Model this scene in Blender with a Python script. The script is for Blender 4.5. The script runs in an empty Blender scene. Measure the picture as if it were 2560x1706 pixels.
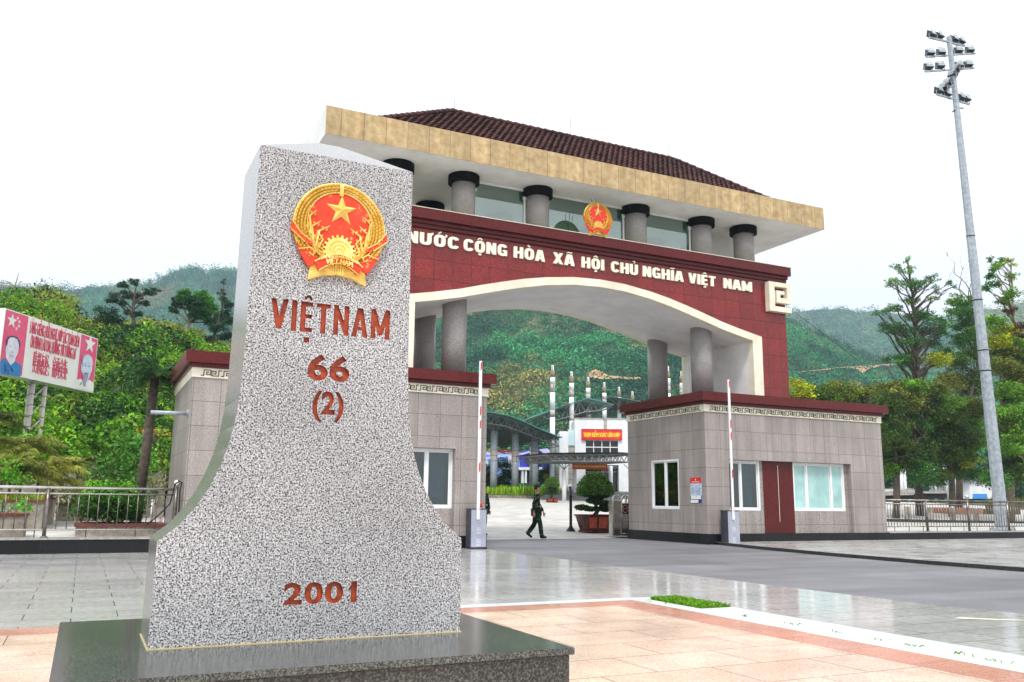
import bpy, bmesh, math, random
import numpy as np
from mathutils import Vector, Matrix, noise
S = 0.74                      # one drawing unit in metres; every helper multiplies by it
rnd = random.Random(7)
SC = bpy.context.scene
COL = SC.collection
# ---------------------------------------------------------------- camera
F_PX, YAW, PIT, ROLL, EYE = 2168.3, .451294, .183988, -.010505, 1.6
fw = np.array([math.sin(YAW)*math.cos(PIT), math.cos(YAW)*math.cos(PIT), math.sin(PIT)])
rt0 = np.array([math.cos(YAW), -math.sin(YAW), 0.])
dn0 = -np.cross(rt0, fw)
rt = rt0*math.cos(ROLL)+dn0*math.sin(ROLL)
dn = -rt0*math.sin(ROLL)+dn0*math.cos(ROLL)
cam = bpy.data.objects.new('camera', bpy.data.cameras.new('camera'))
COL.objects.link(cam)
cam.data.sensor_width = 36
cam.data.lens = 36*F_PX/2560
cam.data.clip_end = 8000
cam.data.clip_start = .05
cam.matrix_world = Matrix(((rt[0], -dn[0], -fw[0], 0), (rt[1], -dn[1], -fw[1], 0), (rt[2], -dn[2], -fw[2], EYE*S), (0, 0, 0, 1)))
SC.camera = cam
# ---------------------------------------------------------------- sky and sun
SUN_EL, SUN_ROT = math.radians(58), math.radians(205)
W = bpy.data.worlds.new('World'); SC.world = W; W.use_nodes = True
nt = W.node_tree; bg = nt.nodes['Background']
sky = nt.nodes.new('ShaderNodeTexSky'); sky.sky_type = 'NISHITA'; sky.sun_disc = False
sky.sun_elevation = SUN_EL; sky.sun_rotation = SUN_ROT
sc_ = nt.nodes.new('ShaderNodeVectorMath'); sc_.operation = 'SCALE'; sc_.inputs['Scale'].default_value = .1
nt.links.new(sky.outputs[0], sc_.inputs[0])
tc = nt.nodes.new('ShaderNodeTexCoord'); cn = nt.nodes.new('ShaderNodeTexNoise')
cn.inputs['Scale'].default_value = 2.2; cn.inputs['Detail'].default_value = 4
nt.links.new(tc.outputs['Generated'], cn.inputs['Vector'])
cr = nt.nodes.new('ShaderNodeMapRange'); cr.inputs[1].default_value = .3; cr.inputs[2].default_value = .75
cr.inputs[3].default_value = .86; cr.inputs[4].default_value = .97
nt.links.new(cn.outputs[0], cr.inputs[0])
mx = nt.nodes.new('ShaderNodeMix'); mx.data_type = 'RGBA'
nt.links.new(cr.outputs[0], mx.inputs[0]); nt.links.new(sc_.outputs[0], mx.inputs[6])
mx.inputs[7].default_value = (1.32, 1.33, 1.36, 1)
# an overcast dome is brighter overhead than at the horizon
sx = nt.nodes.new('ShaderNodeSeparateXYZ'); nt.links.new(tc.outputs['Generated'], sx.inputs[0])
gr = nt.nodes.new('ShaderNodeMapRange'); gr.inputs[1].default_value = 0; gr.inputs[2].default_value = .9; gr.inputs[3].default_value = 1.04; gr.inputs[4].default_value = 1.35
nt.links.new(sx.outputs[2], gr.inputs[0])
gv = nt.nodes.new('ShaderNodeVectorMath'); gv.operation = 'SCALE'; nt.links.new(mx.outputs[2], gv.inputs[0]); nt.links.new(gr.outputs[0], gv.inputs['Scale'])
nt.links.new(gv.outputs[0], bg.inputs[0]); bg.inputs[1].default_value = 1.0
sl = bpy.data.lights.new('sun', 'SUN'); sl.energy = 2.9; sl.angle = math.radians(12); sl.color = (1, .97, .92)
so = bpy.data.objects.new('sun', sl); COL.objects.link(so)
# sun stands behind the camera's left shoulder
_sd = Vector((math.sin(math.radians(-150))*math.cos(SUN_EL), math.cos(math.radians(-150))*math.cos(SUN_EL), math.sin(SUN_EL)))
so.rotation_euler = _sd.to_track_quat('Z', 'Y').to_euler()
sky.sun_rotation = math.radians(-150)
SC.view_settings.view_transform = 'Standard'; SC.view_settings.look = 'None'
SC.view_settings.exposure = 0; SC.view_settings.gamma = 1

# ---------------------------------------------------------------- maths helpers
def ray(x, y):
    a, b = (x-1280)/F_PX, (y-853)/F_PX
    return rt*a+dn*b+fw
def at(x, y, Y):               # point of the vertical plane Y seen at photo pixel x, y
    d = ray(x, y); t = Y/d[1]
    return np.array([d[0]*t, Y, EYE+d[2]*t])
def gnd(x, y, z=0.):
    d = ray(x, y); t = (z-EYE)/d[2]
    return np.array([d[0]*t, d[1]*t, z])
def yard(Y): return .042*max(0, Y-37)
def yardhit(x, y):
    d = ray(x, y)
    for k in range(300, 2600):
        Y = k*.1; t = Y/d[1]
        if EYE+d[2]*t <= yard(Y): return np.array([d[0]*t, Y, yard(Y)])
    return np.array([d[0]*t, Y, yard(Y)])
def hit(x, y, P, n):
    d = ray(x, y); o = np.array([0, 0, EYE]); t = np.dot(np.array(P)-o, n)/np.dot(d, n)
    return o+d*t

# ---------------------------------------------------------------- objects
LOC = {}
def tag(o, label=None, cat=None, group=None, kind=None):
    if label: o['label'] = label
    if cat: o['category'] = cat
    if group: o['group'] = group
    if kind: o['kind'] = kind
    return o
def empty(name, loc, label, cat, group=None):
    o = bpy.data.objects.new(name, None); COL.objects.link(o)
    o.location = [c*S for c in loc]; LOC[o.name] = tuple(loc); o.empty_display_size = .2
    return tag(o, label, cat, group)
def link(name, me, parent=None):
    o = bpy.data.objects.new(name, me); COL.objects.link(o)
    if parent is not None: o.parent = parent
    return o
def rootloc(p):
    while p is not None and p.parent is not None: p = p.parent
    return LOC.get(p.name, (0, 0, 0)) if p is not None else (0, 0, 0)
def mesh(name, v, f, mats, parent=None, mi=None, smooth=False, local=False):
    v = np.asarray(v, float)
    if len(v) and not local: v = v-np.array(rootloc(parent))
    me = bpy.data.meshes.new(name)
    me.from_pydata((v*S).tolist(), [], f)
    for m in (mats if isinstance(mats, (list, tuple)) else [mats]): me.materials.append(m)
    if mi is not None: me.polygons.foreach_set('material_index', mi)
    if smooth: me.polygons.foreach_set('use_smooth', [True]*len(me.polygons))
    me.update()
    return link(name, me, parent)
def copy_tree(o, parent=None):
    c = o.copy(); COL.objects.link(c)
    if parent is not None: c.parent = parent
    for ch in list(o.children): copy_tree(ch, c)
    return c
def clone(o, loc, rz=None, label=None, group=None, scale=None):
    c = copy_tree(o); c.location = [q*S for q in loc]; LOC[c.name] = tuple(loc)
    if rz is not None: c.rotation_euler = (0, 0, rz)
    if label: c['label'] = label
    if group: c['group'] = group
    if scale: c.scale = (scale,)*3
    return c

class MB:
    def __init__(s): s.v = []; s.f = []; s.m = []; s.k = 0
    def add(s, v, f, m=None):
        n = len(s.v); s.v += [tuple(p) for p in v]
        s.f += [tuple(i+n for i in q) for q in f]; s.m += [s.k if m is None else m]*len(f)
        return s
    def box(s, x0, x1, y0, y1, z0, z1, m=None):
        return s.add([(x0, y0, z0), (x1, y0, z0), (x1, y1, z0), (x0, y1, z0), (x0, y0, z1), (x1, y0, z1), (x1, y1, z1), (x0, y1, z1)],
              [(0, 3, 2, 1), (4, 5, 6, 7), (0, 1, 5, 4), (1, 2, 6, 5), (2, 3, 7, 6), (3, 0, 4, 7)], m)
    def bar(s, p, q, w, h=None, m=None):          # square bar between two points
        h = h or w; p = np.array(p, float); q = np.array(q, float); d = q-p; d /= np.linalg.norm(d)
        a = np.cross(d, [0, 0, 1.]); a = np.array([1., 0, 0]) if np.linalg.norm(a) < 1e-4 else a/np.linalg.norm(a)
        b = np.cross(d, a)
        v = [e+a*w/2*i+b*h/2*j for e in (p, q) for i, j in ((-1, -1), (1, -1), (1, 1), (-1, 1))]
        return s.add(v, [(0, 3, 2, 1), (4, 5, 6, 7), (0, 1, 5, 4), (1, 2, 6, 5), (2, 3, 7, 6), (3, 0, 4, 7)], m)
    def tube(s, pts, r, n=8, m=None, caps=True):
        pts = [np.array(p, float) for p in pts]
        rs = r if isinstance(r, (list, tuple)) else [r]*len(pts)
        v = []; f = []; a = None
        for i, p in enumerate(pts):
            d = pts[min(i+1, len(pts)-1)]-pts[max(i-1, 0)]; d = d/(np.linalg.norm(d)+1e-9)
            if a is None: a = np.cross(d, [0, 0, 1.]) if abs(d[2]) < .9 else np.cross(d, [1., 0, 0])
            a = a-d*np.dot(a, d); a = a/(np.linalg.norm(a)+1e-9)
            b = np.cross(d, a)
            for k in range(n):
                t = 2*math.pi*k/n; v.append(p+(a*math.cos(t)+b*math.sin(t))*rs[i])
        for i in range(len(pts)-1):
            for k in range(n):
                q = (k+1) % n; f.append((i*n+k, i*n+q, (i+1)*n+q, (i+1)*n+k))
        if caps: f.append(tuple(range(n))[::-1]); f.append(tuple((len(pts)-1)*n+k for k in range(n)))
        return s.add(v, f, m)
    def lathe(s, c, prof, n=24, m=None):         # prof: (radius, z) pairs
        return s.tube([(c[0], c[1], c[2]+z) for r, z in prof], [max(r, 1e-3) for r, z in prof], n, m)
    def prism(s, poly, a, b, pl='XZ', m=None):   # polygon in a plane, thickness a..b along the other axis
        g = {'XZ': lambda u, w, t: (u, t, w), 'YZ': lambda u, w, t: (t, u, w), 'XY': lambda u, w, t: (u, w, t)}[pl]
        n = len(poly)
        v = [g(u, w, a) for u, w in poly]+[g(u, w, b) for u, w in poly]
        f = [tuple(range(n)), tuple(range(n, 2*n))[::-1]]+[(i, i+n, (i+1) % n+n, (i+1) % n) for i in range(n)]
        return s.add(v, f, m)
    def ell(s, c, r, n=8, k=5, m=None):
        v = []; f = []
        for j in range(1, k):
            t = math.pi*j/k
            for i in range(n):
                q = 2*math.pi*i/n; v.append((c[0]+r[0]*math.sin(t)*math.cos(q), c[1]+r[1]*math.sin(t)*math.sin(q), c[2]+r[2]*math.cos(t)))
        N = len(v); v += [(c[0], c[1], c[2]+r[2]), (c[0], c[1], c[2]-r[2])]
        for j in range(k-2):
            for i in range(n): f.append((j*n+i, (j+1)*n+i, (j+1)*n+(i+1) % n, j*n+(i+1) % n))
        for i in range(n): f.append((N, i, (i+1) % n)); f.append((N+1, (k-2)*n+(i+1) % n, (k-2)*n+i))
        return s.add(v, f, m)
    def build(s, name, mats, parent=None, smooth=False, local=False):
        return mesh(name, s.v, s.f, mats, parent, s.m, smooth, local)
def fix_normals(o):
    bm = bmesh.new(); bm.from_mesh(o.data); bmesh.ops.recalc_face_normals(bm, faces=bm.faces); bm.to_mesh(o.data); bm.free(); return o
def bevel(o, w, seg=2):
    bm = bmesh.new(); bm.from_mesh(o.data); bmesh.ops.remove_doubles(bm, verts=bm.verts, dist=1e-5)
    bmesh.ops.recalc_face_normals(bm, faces=bm.faces)
    bmesh.ops.bevel(bm, geom=[e for e in bm.edges if e.is_manifold and e.calc_face_angle(0) > .5], offset=w*S, segments=seg, affect='EDGES', clamp_overlap=True)
    bm.to_mesh(o.data); bm.free(); return o

# ---------------------------------------------------------------- materials
def nd(nt, t, **k):
    n = nt.nodes.new(t)
    for a, b in k.items(): setattr(n, a, b)
    return n
def pmat(name, col, rough=.6, metal=0., spec=.5, **kw):
    m = bpy.data.materials.new(name); m.use_nodes = True
    b = m.node_tree.nodes['Principled BSDF']
    b.inputs['Base Color'].default_value = (*col, 1); b.inputs['Roughness'].default_value = rough
    b.inputs['Metallic'].default_value = metal; b.inputs['Specular IOR Level'].default_value = spec
    return m
def ramp(nt, stops, interp='LINEAR'):
    r = nd(nt, 'ShaderNodeValToRGB'); e = r.color_ramp; e.interpolation = interp
    while len(e.elements) > 1: e.elements.remove(e.elements[0])
    e.elements[0].position = stops[0][0]; e.elements[0].color = (*stops[0][1], 1)
    for p, c in stops[1:]:
        q = e.elements.new(p); q.color = (*c, 1)
    return r
def posn(nt, wall=False, scale=(1, 1, 1)):
    g = nd(nt, 'ShaderNodeNewGeometry')
    if not wall:
        m = nd(nt, 'ShaderNodeMapping'); m.inputs['Scale'].default_value = scale
        nt.links.new(g.outputs['Position'], m.inputs[0]); return m.outputs[0]
    s = nd(nt, 'ShaderNodeSeparateXYZ'); nt.links.new(g.outputs['Position'], s.inputs[0])
    a = nd(nt, 'ShaderNodeMath', operation='ADD'); nt.links.new(s.outputs[0], a.inputs[0]); nt.links.new(s.outputs[1], a.inputs[1])
    c = nd(nt, 'ShaderNodeCombineXYZ'); nt.links.new(a.outputs[0], c.inputs[0]); nt.links.new(s.outputs[2], c.inputs[1])
    return c.outputs[0]
def stone(name, stops, scale=60, rough=.3, joints=None, wall=False, tint=.0, blotch=.12, jcol=(.08, .07, .07), jw=.008,
          rough_var=0., bump=0., detail=2, offset=.5, jbump=.3, streak=0., bands=0.):
    """speckled stone; joints=(w,h) adds slab joints and a shade per slab"""
    m = bpy.data.materials.new(name); m.use_nodes = True; nt = m.node_tree; L = nt.links
    b = nt.nodes['Principled BSDF']
    p = posn(nt)
    n = nd(nt, 'ShaderNodeTexNoise'); n.inputs['Scale'].default_value = scale; n.inputs['Detail'].default_value = detail
    n.inputs['Roughness'].default_value = .7; L.new(p, n.inputs['Vector'])
    r = ramp(nt, stops); L.new(n.outputs[0], r.inputs[0]); col = r.outputs[0]
    def mult(col, fac_sock, lo, hi, fl=.3, fh=.7):
        mr = nd(nt, 'ShaderNodeMapRange'); L.new(fac_sock, mr.inputs[0])
        mr.inputs[1].default_value = fl; mr.inputs[2].default_value = fh; mr.inputs[3].default_value = lo; mr.inputs[4].default_value = hi
        v = nd(nt, 'ShaderNodeVectorMath', operation='SCALE'); L.new(col, v.inputs[0]); L.new(mr.outputs[0], v.inputs['Scale']); return v.outputs[0]
    n2 = nd(nt, 'ShaderNodeTexNoise'); n2.inputs['Scale'].default_value = .9; n2.inputs['Detail'].default_value = 5; L.new(p, n2.inputs['Vector'])
    if blotch: col = mult(col, n2.outputs[0], 1-blotch, 1+blotch)
    if streak:
        ps = posn(nt, scale=(3, 3, .25)); ns = nd(nt, 'ShaderNodeTexNoise'); ns.inputs['Scale'].default_value = 1.5; ns.inputs['Detail'].default_value = 4
        L.new(ps, ns.inputs['Vector']); col = mult(col, ns.outputs[0], 1-streak, 1+streak*.3)
    if bands:
        nb = nd(nt, 'ShaderNodeTexNoise'); nb.inputs['Scale'].default_value = 1.1; nb.inputs['Detail'].default_value = 6; nb.inputs['Distortion'].default_value = .6
        L.new(posn(nt, scale=(.10, .75, 1)), nb.inputs['Vector']); col = mult(col, nb.outputs[0], 1-bands, 1+bands, .36, .64)
    if joints:
        bt = nd(nt, 'ShaderNodeTexBrick'); L.new(posn(nt, wall), bt.inputs['Vector']); bt.inputs['Scale'].default_value = 1
        bt.inputs['Brick Width'].default_value = joints[0]; bt.inputs['Row Height'].default_value = joints[1]
        bt.inputs['Mortar Size'].default_value = jw; bt.inputs['Mortar Smooth'].default_value = .1; bt.offset = offset
        bt.inputs['Color1'].default_value = (1-tint,)*3+(1,); bt.inputs['Color2'].default_value = (1+tint,)*3+(1,)
        bt.inputs['Mortar'].default_value = (1, 1, 1, 1)
        mm = nd(nt, 'ShaderNodeVectorMath', operation='MULTIPLY'); L.new(col, mm.inputs[0]); L.new(bt.outputs[0], mm.inputs[1])
        x = nd(nt, 'ShaderNodeMix', data_type='RGBA'); L.new(bt.outputs['Fac'], x.inputs[0]); L.new(mm.outputs[0], x.inputs[6]); x.inputs[7].default_value = (*jcol, 1)
        col = x.outputs[2]
    L.new(col, b.inputs['Base Color'])
    b.inputs['Roughness'].default_value = rough
    if rough_var:
        mr = nd(nt, 'ShaderNodeMapRange'); n3 = nd(nt, 'ShaderNodeTexNoise'); n3.inputs['Scale'].default_value = 1.7; n3.inputs['Detail'].default_value = 6
        L.new(posn(nt), n3.inputs['Vector']); L.new(n3.outputs[0], mr.inputs[0])
        mr.inputs[1].default_value = .35; mr.inputs[2].default_value = .65
        mr.inputs[3].default_value = max(.02, rough-rough_var); mr.inputs[4].default_value = rough+rough_var; L.new(mr.outputs[0], b.inputs['Roughness'])
    h = None
    if bump or joints:
        bp = nd(nt, 'ShaderNodeBump'); bp.inputs['Distance'].default_value = .01; bp.inputs['Strength'].default_value = bump if not joints else max(bump, jbump)
        if joints:
            iv = nd(nt, 'ShaderNodeMath', operation='MULTIPLY_ADD'); L.new(bt.outputs['Fac'], iv.inputs[0]); iv.inputs[1].default_value = -1
            sm = nd(nt, 'ShaderNodeMath', operation='MULTIPLY'); L.new(n2.outputs[0] if not bump else n.outputs[0], sm.inputs[0]); sm.inputs[1].default_value = .3
            L.new(sm.outputs[0], iv.inputs[2]); L.new(iv.outputs[0], bp.inputs['Height'])
        else: L.new(n.outputs[0], bp.inputs['Height'])
        L.new(bp.outputs[0], b.inputs['Normal'])
    return m
def varied(name, c1, c2, scale=6, rough=.6, metal=0., bump=0., spec=.5):
    return stone(name, [(.35, c1), (.65, c2)], scale=scale, rough=rough, blotch=0, bump=bump) if not metal else _metal(name, c1, c2, scale, rough, metal)
def _metal(name, c1, c2, scale, rough, metal):
    m = stone(name, [(.35, c1), (.65, c2)], scale=scale, rough=rough, blotch=0)
    m.node_tree.nodes['Principled BSDF'].inputs['Metallic'].default_value = metal; return m
def leafmat(name, trans=.25, rough=.55):
    m = bpy.data.materials.new(name); m.use_nodes = True; nt = m.node_tree; L = nt.links; b = nt.nodes['Principled BSDF']
    a = nd(nt, 'ShaderNodeAttribute'); a.attribute_name = 'col'
    L.new(a.outputs['Color'], b.inputs['Base Color']); b.inputs['Roughness'].default_value = rough; b.inputs['Specular IOR Level'].default_value = .25
    t = nd(nt, 'ShaderNodeBsdfTranslucent'); L.new(a.outputs['Color'], t.inputs[0])
    x = nd(nt, 'ShaderNodeMixShader'); x.inputs[0].default_value = trans; L.new(b.outputs[0], x.inputs[1]); L.new(t.outputs[0], x.inputs[2])
    L.new(x.outputs[0], nt.nodes['Material Output'].inputs[0]); return m
def glassmat(name, tint, refl=.12):
    m = bpy.data.materials.new(name); m.use_nodes = True; nt = m.node_tree; L = nt.links
    t = nd(nt, 'ShaderNodeBsdfTransparent'); t.inputs[0].default_value = (*tint, 1)
    g = nd(nt, 'ShaderNodeBsdfGlossy'); g.inputs['Roughness'].default_value = .02
    lw = nd(nt, 'ShaderNodeLayerWeight'); lw.inputs[0].default_value = .2
    ad = nd(nt, 'ShaderNodeMath', operation='ADD'); L.new(lw.outputs[0], ad.inputs[0]); ad.inputs[1].default_value = refl; ad.use_clamp = True
    x = nd(nt, 'ShaderNodeMixShader'); L.new(ad.outputs[0], x.inputs[0]); L.new(t.outputs[0], x.inputs[1]); L.new(g.outputs[0], x.inputs[2])
    L.new(x.outputs[0], nt.nodes['Material Output'].inputs[0]); return m

M = {}
# monument
M['granite'] = stone('light_granite', [(.36, (.012, .012, .015)), (.42, (.075, .075, .08)), (.465, (.29, .293, .305)), (.56, (.43, .435, .45)), (.68, (.66, .665, .69))], scale=104, rough=.42, blotch=.18, detail=1.5)
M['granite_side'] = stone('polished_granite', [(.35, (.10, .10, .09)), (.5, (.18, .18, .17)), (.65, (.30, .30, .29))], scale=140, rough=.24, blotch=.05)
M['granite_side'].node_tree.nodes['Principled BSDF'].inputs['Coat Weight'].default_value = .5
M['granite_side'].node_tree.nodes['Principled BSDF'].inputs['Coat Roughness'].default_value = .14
M['plinth'] = stone('dark_granite', [(.36, (.012, .013, .014)), (.5, (.06, .065, .06)), (.64, (.16, .17, .155))], scale=110, rough=.15, blotch=.1)
M['plinth_side'] = stone('dark_granite_side', [(.36, (.008, .009, .01)), (.5, (.032, .034, .032)), (.64, (.12, .125, .11))], scale=75, rough=.3, blotch=.15)
M['sealant'] = pmat('yellowed_sealant', (.5, .42, .22), .6)
M['engr'] = varied('red_groove_paint', (.24, .028, .007), (.42, .065, .014), scale=25, rough=.45)
M['gold'] = _metal('gold_paint', (.62, .36, .05), (.85, .56, .12), 30, .38, .35)
M['egold'] = stone('old_gold_paint', [(.35, (.72, .48, .09)), (.6, (.90, .68, .20)), (.72, (.95, .82, .42))], scale=9, rough=.4, blotch=.1)
M['ered'] = stone('worn_red_enamel', [(.3, (.60, .032, .006)), (.62, (.70, .05, .009)), (.67, (.78, .26, .10)), (.74, (.85, .60, .36))], scale=15, rough=.5, blotch=.05, detail=4)
# gate
M['booth'] = stone('pinkish_grey_stone', [(.36, (.20, .17, .155)), (.5, (.34, .30, .28)), (.64, (.47, .43, .41))], scale=55, rough=.42, joints=(.62, .575), wall=True, offset=0, tint=.055, jcol=(.11, .09, .08), jw=.006, blotch=.10, streak=.24)
M['col'] = stone('grey_column_stone', [(.35, (.17, .16, .155)), (.5, (.29, .275, .265)), (.65, (.42, .40, .39))], scale=60, rough=.3, blotch=.06)
M['redg'] = stone('red_granite', [(.38, (.10, .006, .006)), (.5, (.18, .012, .011)), (.62, (.26, .028, .024))], scale=50, rough=.09, joints=(.56, .55), wall=True, offset=0, tint=.13, jcol=(.035, .004, .004), jw=.007, blotch=.14, rough_var=.06)
M['redg2'] = stone('red_granite_coping', [(.38, (.055, .005, .005)), (.5, (.095, .009, .009)), (.62, (.14, .018, .017))], scale=50, rough=.3, blotch=.12)
M['cream'] = stone('cream_paint', [(.4, (.74, .69, .54)), (.6, (.82, .78, .64))], scale=2, rough=.6, blotch=.04, streak=.06)
M['white'] = stone('white_render', [(.4, (.74, .74, .73)), (.6, (.82, .82, .81))], scale=1.2, rough=.7, blotch=.03, streak=.04)
M['beige'] = stone('beige_stone_fascia', [(.36, (.40, .275, .12)), (.5, (.49, .35, .17)), (.64, (.57, .43, .24))], scale=5, rough=.55, joints=(.61, 5.), wall=True, tint=.06, jcol=(.10, .08, .05), jw=.006, blotch=.14, detail=6, offset=0, streak=.25)
M['black'] = stone('black_granite', [(.4, (.004, .0045, .005)), (.6, (.014, .015, .017))], scale=40, rough=.38, joints=(.9, 5.), wall=True, tint=.3, jcol=(.03, .03, .03), jw=.003, offset=0)
M['blackc'] = stone('black_capital_stone', [(.4, (.002, .002, .002)), (.6, (.006, .006, .006))], scale=40, rough=.75)
for q in ('black', 'blackc', 'redg', 'redg2', 'camo', 'tile'): pass
M['frame'] = varied('white_pvc_frame', (.74, .75, .76), (.82, .83, .84), scale=2, rough=.35)
M['glass'] = glassmat('dark_window_glass', (.30, .52, .56), .08)
M['glassg'] = glassmat('green_gallery_glass', (.42, .66, .60), .22)
M['frost'] = stone('frosted_film', [(.4, (.30, .52, .50)), (.6, (.40, .62, .60))], scale=1.5, rough=.12)
M['curtain'] = stone('blue_curtain', [(.4, (.22, .50, .60)), (.6, (.36, .64, .72))], scale=3, rough=.8)
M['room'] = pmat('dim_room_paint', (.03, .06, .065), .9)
M['letter'] = varied('cream_letter', (.84, .81, .62), (.9, .87, .70), scale=3, rough=.45)
M['tile'] = stone('dark_clay_tile', [(.3, (.022, .009, .008)), (.5, (.055, .019, .017)), (.62, (.095, .033, .026)), (.75, (.19, .075, .045))], scale=5, rough=.7, blotch=.35, detail=6, bump=.3)
M['dark'] = pmat('dark_recess', (.01, .01, .01), .8)  # near-black colour standing in for unlit depth
# ground
M['plaza'] = stone('grey_polished_paving', [(.36, (.40, .395, .385)), (.5, (.49, .485, .475)), (.64, (.58, .575, .565))], scale=14, rough=.12, bands=.09, joints=(.86, .5), tint=.06, jcol=(.10, .09, .085), jw=.006, blotch=.05, rough_var=.03, detail=5)
M['pave2'] = stone('grey_pavement_slabs', [(.36, (.23, .225, .215)), (.5, (.32, .31, .30)), (.64, (.40, .39, .37))], scale=12, rough=.34, bands=.15, joints=(.6, .3), tint=.06, jcol=(.12, .11, .10), jw=.004, blotch=.15, rough_var=.14, detail=5)
M['peach'] = stone('peach_granite_paving', [(.36, (.60, .40, .29)), (.5, (.72, .52, .40)), (.64, (.82, .66, .55))], scale=70, rough=.2, joints=(.95, .6), tint=.07, jcol=(.16, .10, .07), jw=.005, blotch=.2, rough_var=.1)
M['salmon'] = stone('salmon_granite_band', [(.36, (.48, .20, .13)), (.5, (.58, .27, .19)), (.64, (.68, .37, .29))], scale=70, rough=.2, joints=(1.4, .7), tint=.05, jcol=(.2, .1, .07), jw=.003, blotch=.1, rough_var=.08)
M['whites'] = stone('white_stone_band', [(.36, (.58, .64, .63)), (.64, (.72, .77, .76))], scale=30, rough=.28, joints=(.5, .3), tint=.04, jcol=(.38, .44, .4), jw=.003, blotch=.08)
M['asphalt'] = stone('asphalt', [(.36, (.12, .12, .128)), (.5, (.165, .165, .178)), (.64, (.23, .23, .245))], scale=45, rough=.6, bands=.2, blotch=.14, bump=.25, detail=3)
M['concrete'] = stone('pale_concrete', [(.3, (.34, .32, .29)), (.5, (.46, .44, .41)), (.7, (.56, .545, .515))], scale=1.3, rough=.6, joints=(3.6, 3.6), tint=.05, jcol=(.35, .33, .3), jw=.012, blotch=.15, detail=8, offset=0)
M['soil'] = stone('soil', [(.35, (.035, .03, .012)), (.65, (.09, .08, .035))], scale=1.5, rough=.9, detail=6)
M['kerb'] = stone('dark_kerb_stone', [(.4, (.012, .012, .012)), (.6, (.035, .035, .033))], scale=20, rough=.5)
M['yellowp'] = varied('faded_yellow_line', (.62, .58, .40), (.72, .68, .52), scale=8, rough=.6)
# things
M['steel'] = _metal('stainless_steel', (.50, .47, .42), (.72, .70, .66), 3, .22, .95)
M['steeld'] = _metal('brown_grey_steel', (.10, .085, .07), (.24, .22, .20), 3, .35, .8)  # darker brown-grey steel for posts, balusters and the right railing
M['galv'] = _metal('galvanised_steel', (.28, .32, .36), (.44, .49, .54), 7, .5, .35)
M['trussm'] = _metal('grey_truss_paint', (.13, .14, .14), (.22, .23, .23), 5, .6, .1)
M['sheetg'] = varied('green_metal_sheet', (.05, .17, .15), (.09, .25, .21), scale=2, rough=.4)
M['whitep'] = varied('white_gloss_paint', (.72, .73, .75), (.82, .83, .85), scale=2, rough=.3)
M['redp'] = varied('red_gloss_paint', (.55, .015, .012), (.68, .03, .02), scale=3, rough=.35)
M['cabf'] = varied('pale_blue_grey_paint', (.30, .32, .40), (.38, .40, .49), scale=2, rough=.4)
M['cabs'] = varied('dark_grey_paint', (.035, .035, .05), (.06, .06, .08), scale=2, rough=.45)
M['amber'] = pmat('red_beacon_plastic', (.85, .03, .01), .25)
M['blackp'] = pmat('black_paint', (.008, .008, .008), .4)
M['rubber'] = pmat('rubber', (.012, .012, .012), .7)
M['lamp_g'] = pmat('lamp_glass', (.30, .36, .36), .1)
M['lampb'] = pmat('lamp_housing', (.02, .02, .035), .4)
M['pot'] = stone('glazed_brown_pot', [(.4, (.05, .010, .005)), (.6, (.11, .022, .010))], scale=4, rough=.25, blotch=.3)
M['potp'] = stone('orange_pot_panel', [(.35, (.30, .035, .012)), (.65, (.50, .08, .03))], scale=9, rough=.3, blotch=.3)
M['bark'] = stone('bark', [(.35, (.035, .025, .018)), (.65, (.12, .095, .07))], scale=8, rough=.9, bump=.5, detail=5)
M['barkl'] = stone('pale_bark', [(.35, (.16, .12, .07)), (.65, (.34, .28, .19))], scale=6, rough=.85, bump=.4, detail=5)
M['leaf'] = leafmat('leaf')
M['hillleaf'] = leafmat('hill_leaf', .12, .8)
M['bwhite'] = stone('white_wall_paint', [(.4, (.74, .77, .80)), (.6, (.82, .84, .86))], scale=.8, rough=.7, blotch=.03, streak=.05)
M['bblue'] = stone('pale_blue_wall_paint', [(.4, (.52, .68, .74)), (.6, (.60, .75, .80))], scale=.8, rough=.7, blotch=.03)
M['bgrey'] = stone('grey_tile_strip', [(.4, (.36, .34, .31)), (.6, (.46, .43, .39))], scale=1, rough=.6, joints=(.9, .45), wall=True, jw=.02)
M['bglass'] = pmat('black_glass', (.006, .007, .008), .08)
M['signred'] = varied('sign_red', (.66, .012, .008), (.74, .02, .012), scale=1, rough=.4)
M['bannerr'] = varied('banner_red', (.34, .03, .01), (.42, .045, .015), scale=1, rough=.6)
M['yel'] = pmat('sign_yellow', (.90, .62, .03), .5)
M['bluew'] = varied('cobalt_cladding', (.022, .018, .42), (.035, .03, .52), scale=.6, rough=.5)
M['bluel'] = varied('sky_blue_cladding', (.15, .30, .62), (.20, .36, .70), scale=.6, rough=.5)
M['lilac'] = varied('lilac_roof_sheet', (.50, .52, .80), (.60, .62, .88), scale=.6, rough=.5)
M['step'] = stone('grey_step_stone', [(.4, (.17, .165, .17)), (.6, (.27, .265, .27))], scale=5, rough=.5)
M['rubble'] = stone('rubble_wall', [(.3, (.12, .10, .08)), (.5, (.26, .23, .19)), (.7, (.40, .37, .32))], scale=3.2, rough=.9, bump=.8, detail=8, blotch=.3)
M['coping'] = varied('dark_red_coping', (.10, .018, .014), (.17, .03, .024), scale=4, rough=.5)
M['brick'] = stone('orange_brick', [(.4, (.38, .09, .03)), (.6, (.52, .14, .05))], scale=10, rough=.8, joints=(.25, .09), wall=True, jcol=(.4, .32, .25), jw=.012)
M['skin'] = pmat('skin', (.45, .22, .14), .5)
M['hair'] = pmat('black_hair', (.01, .008, .007), .6)
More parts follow.
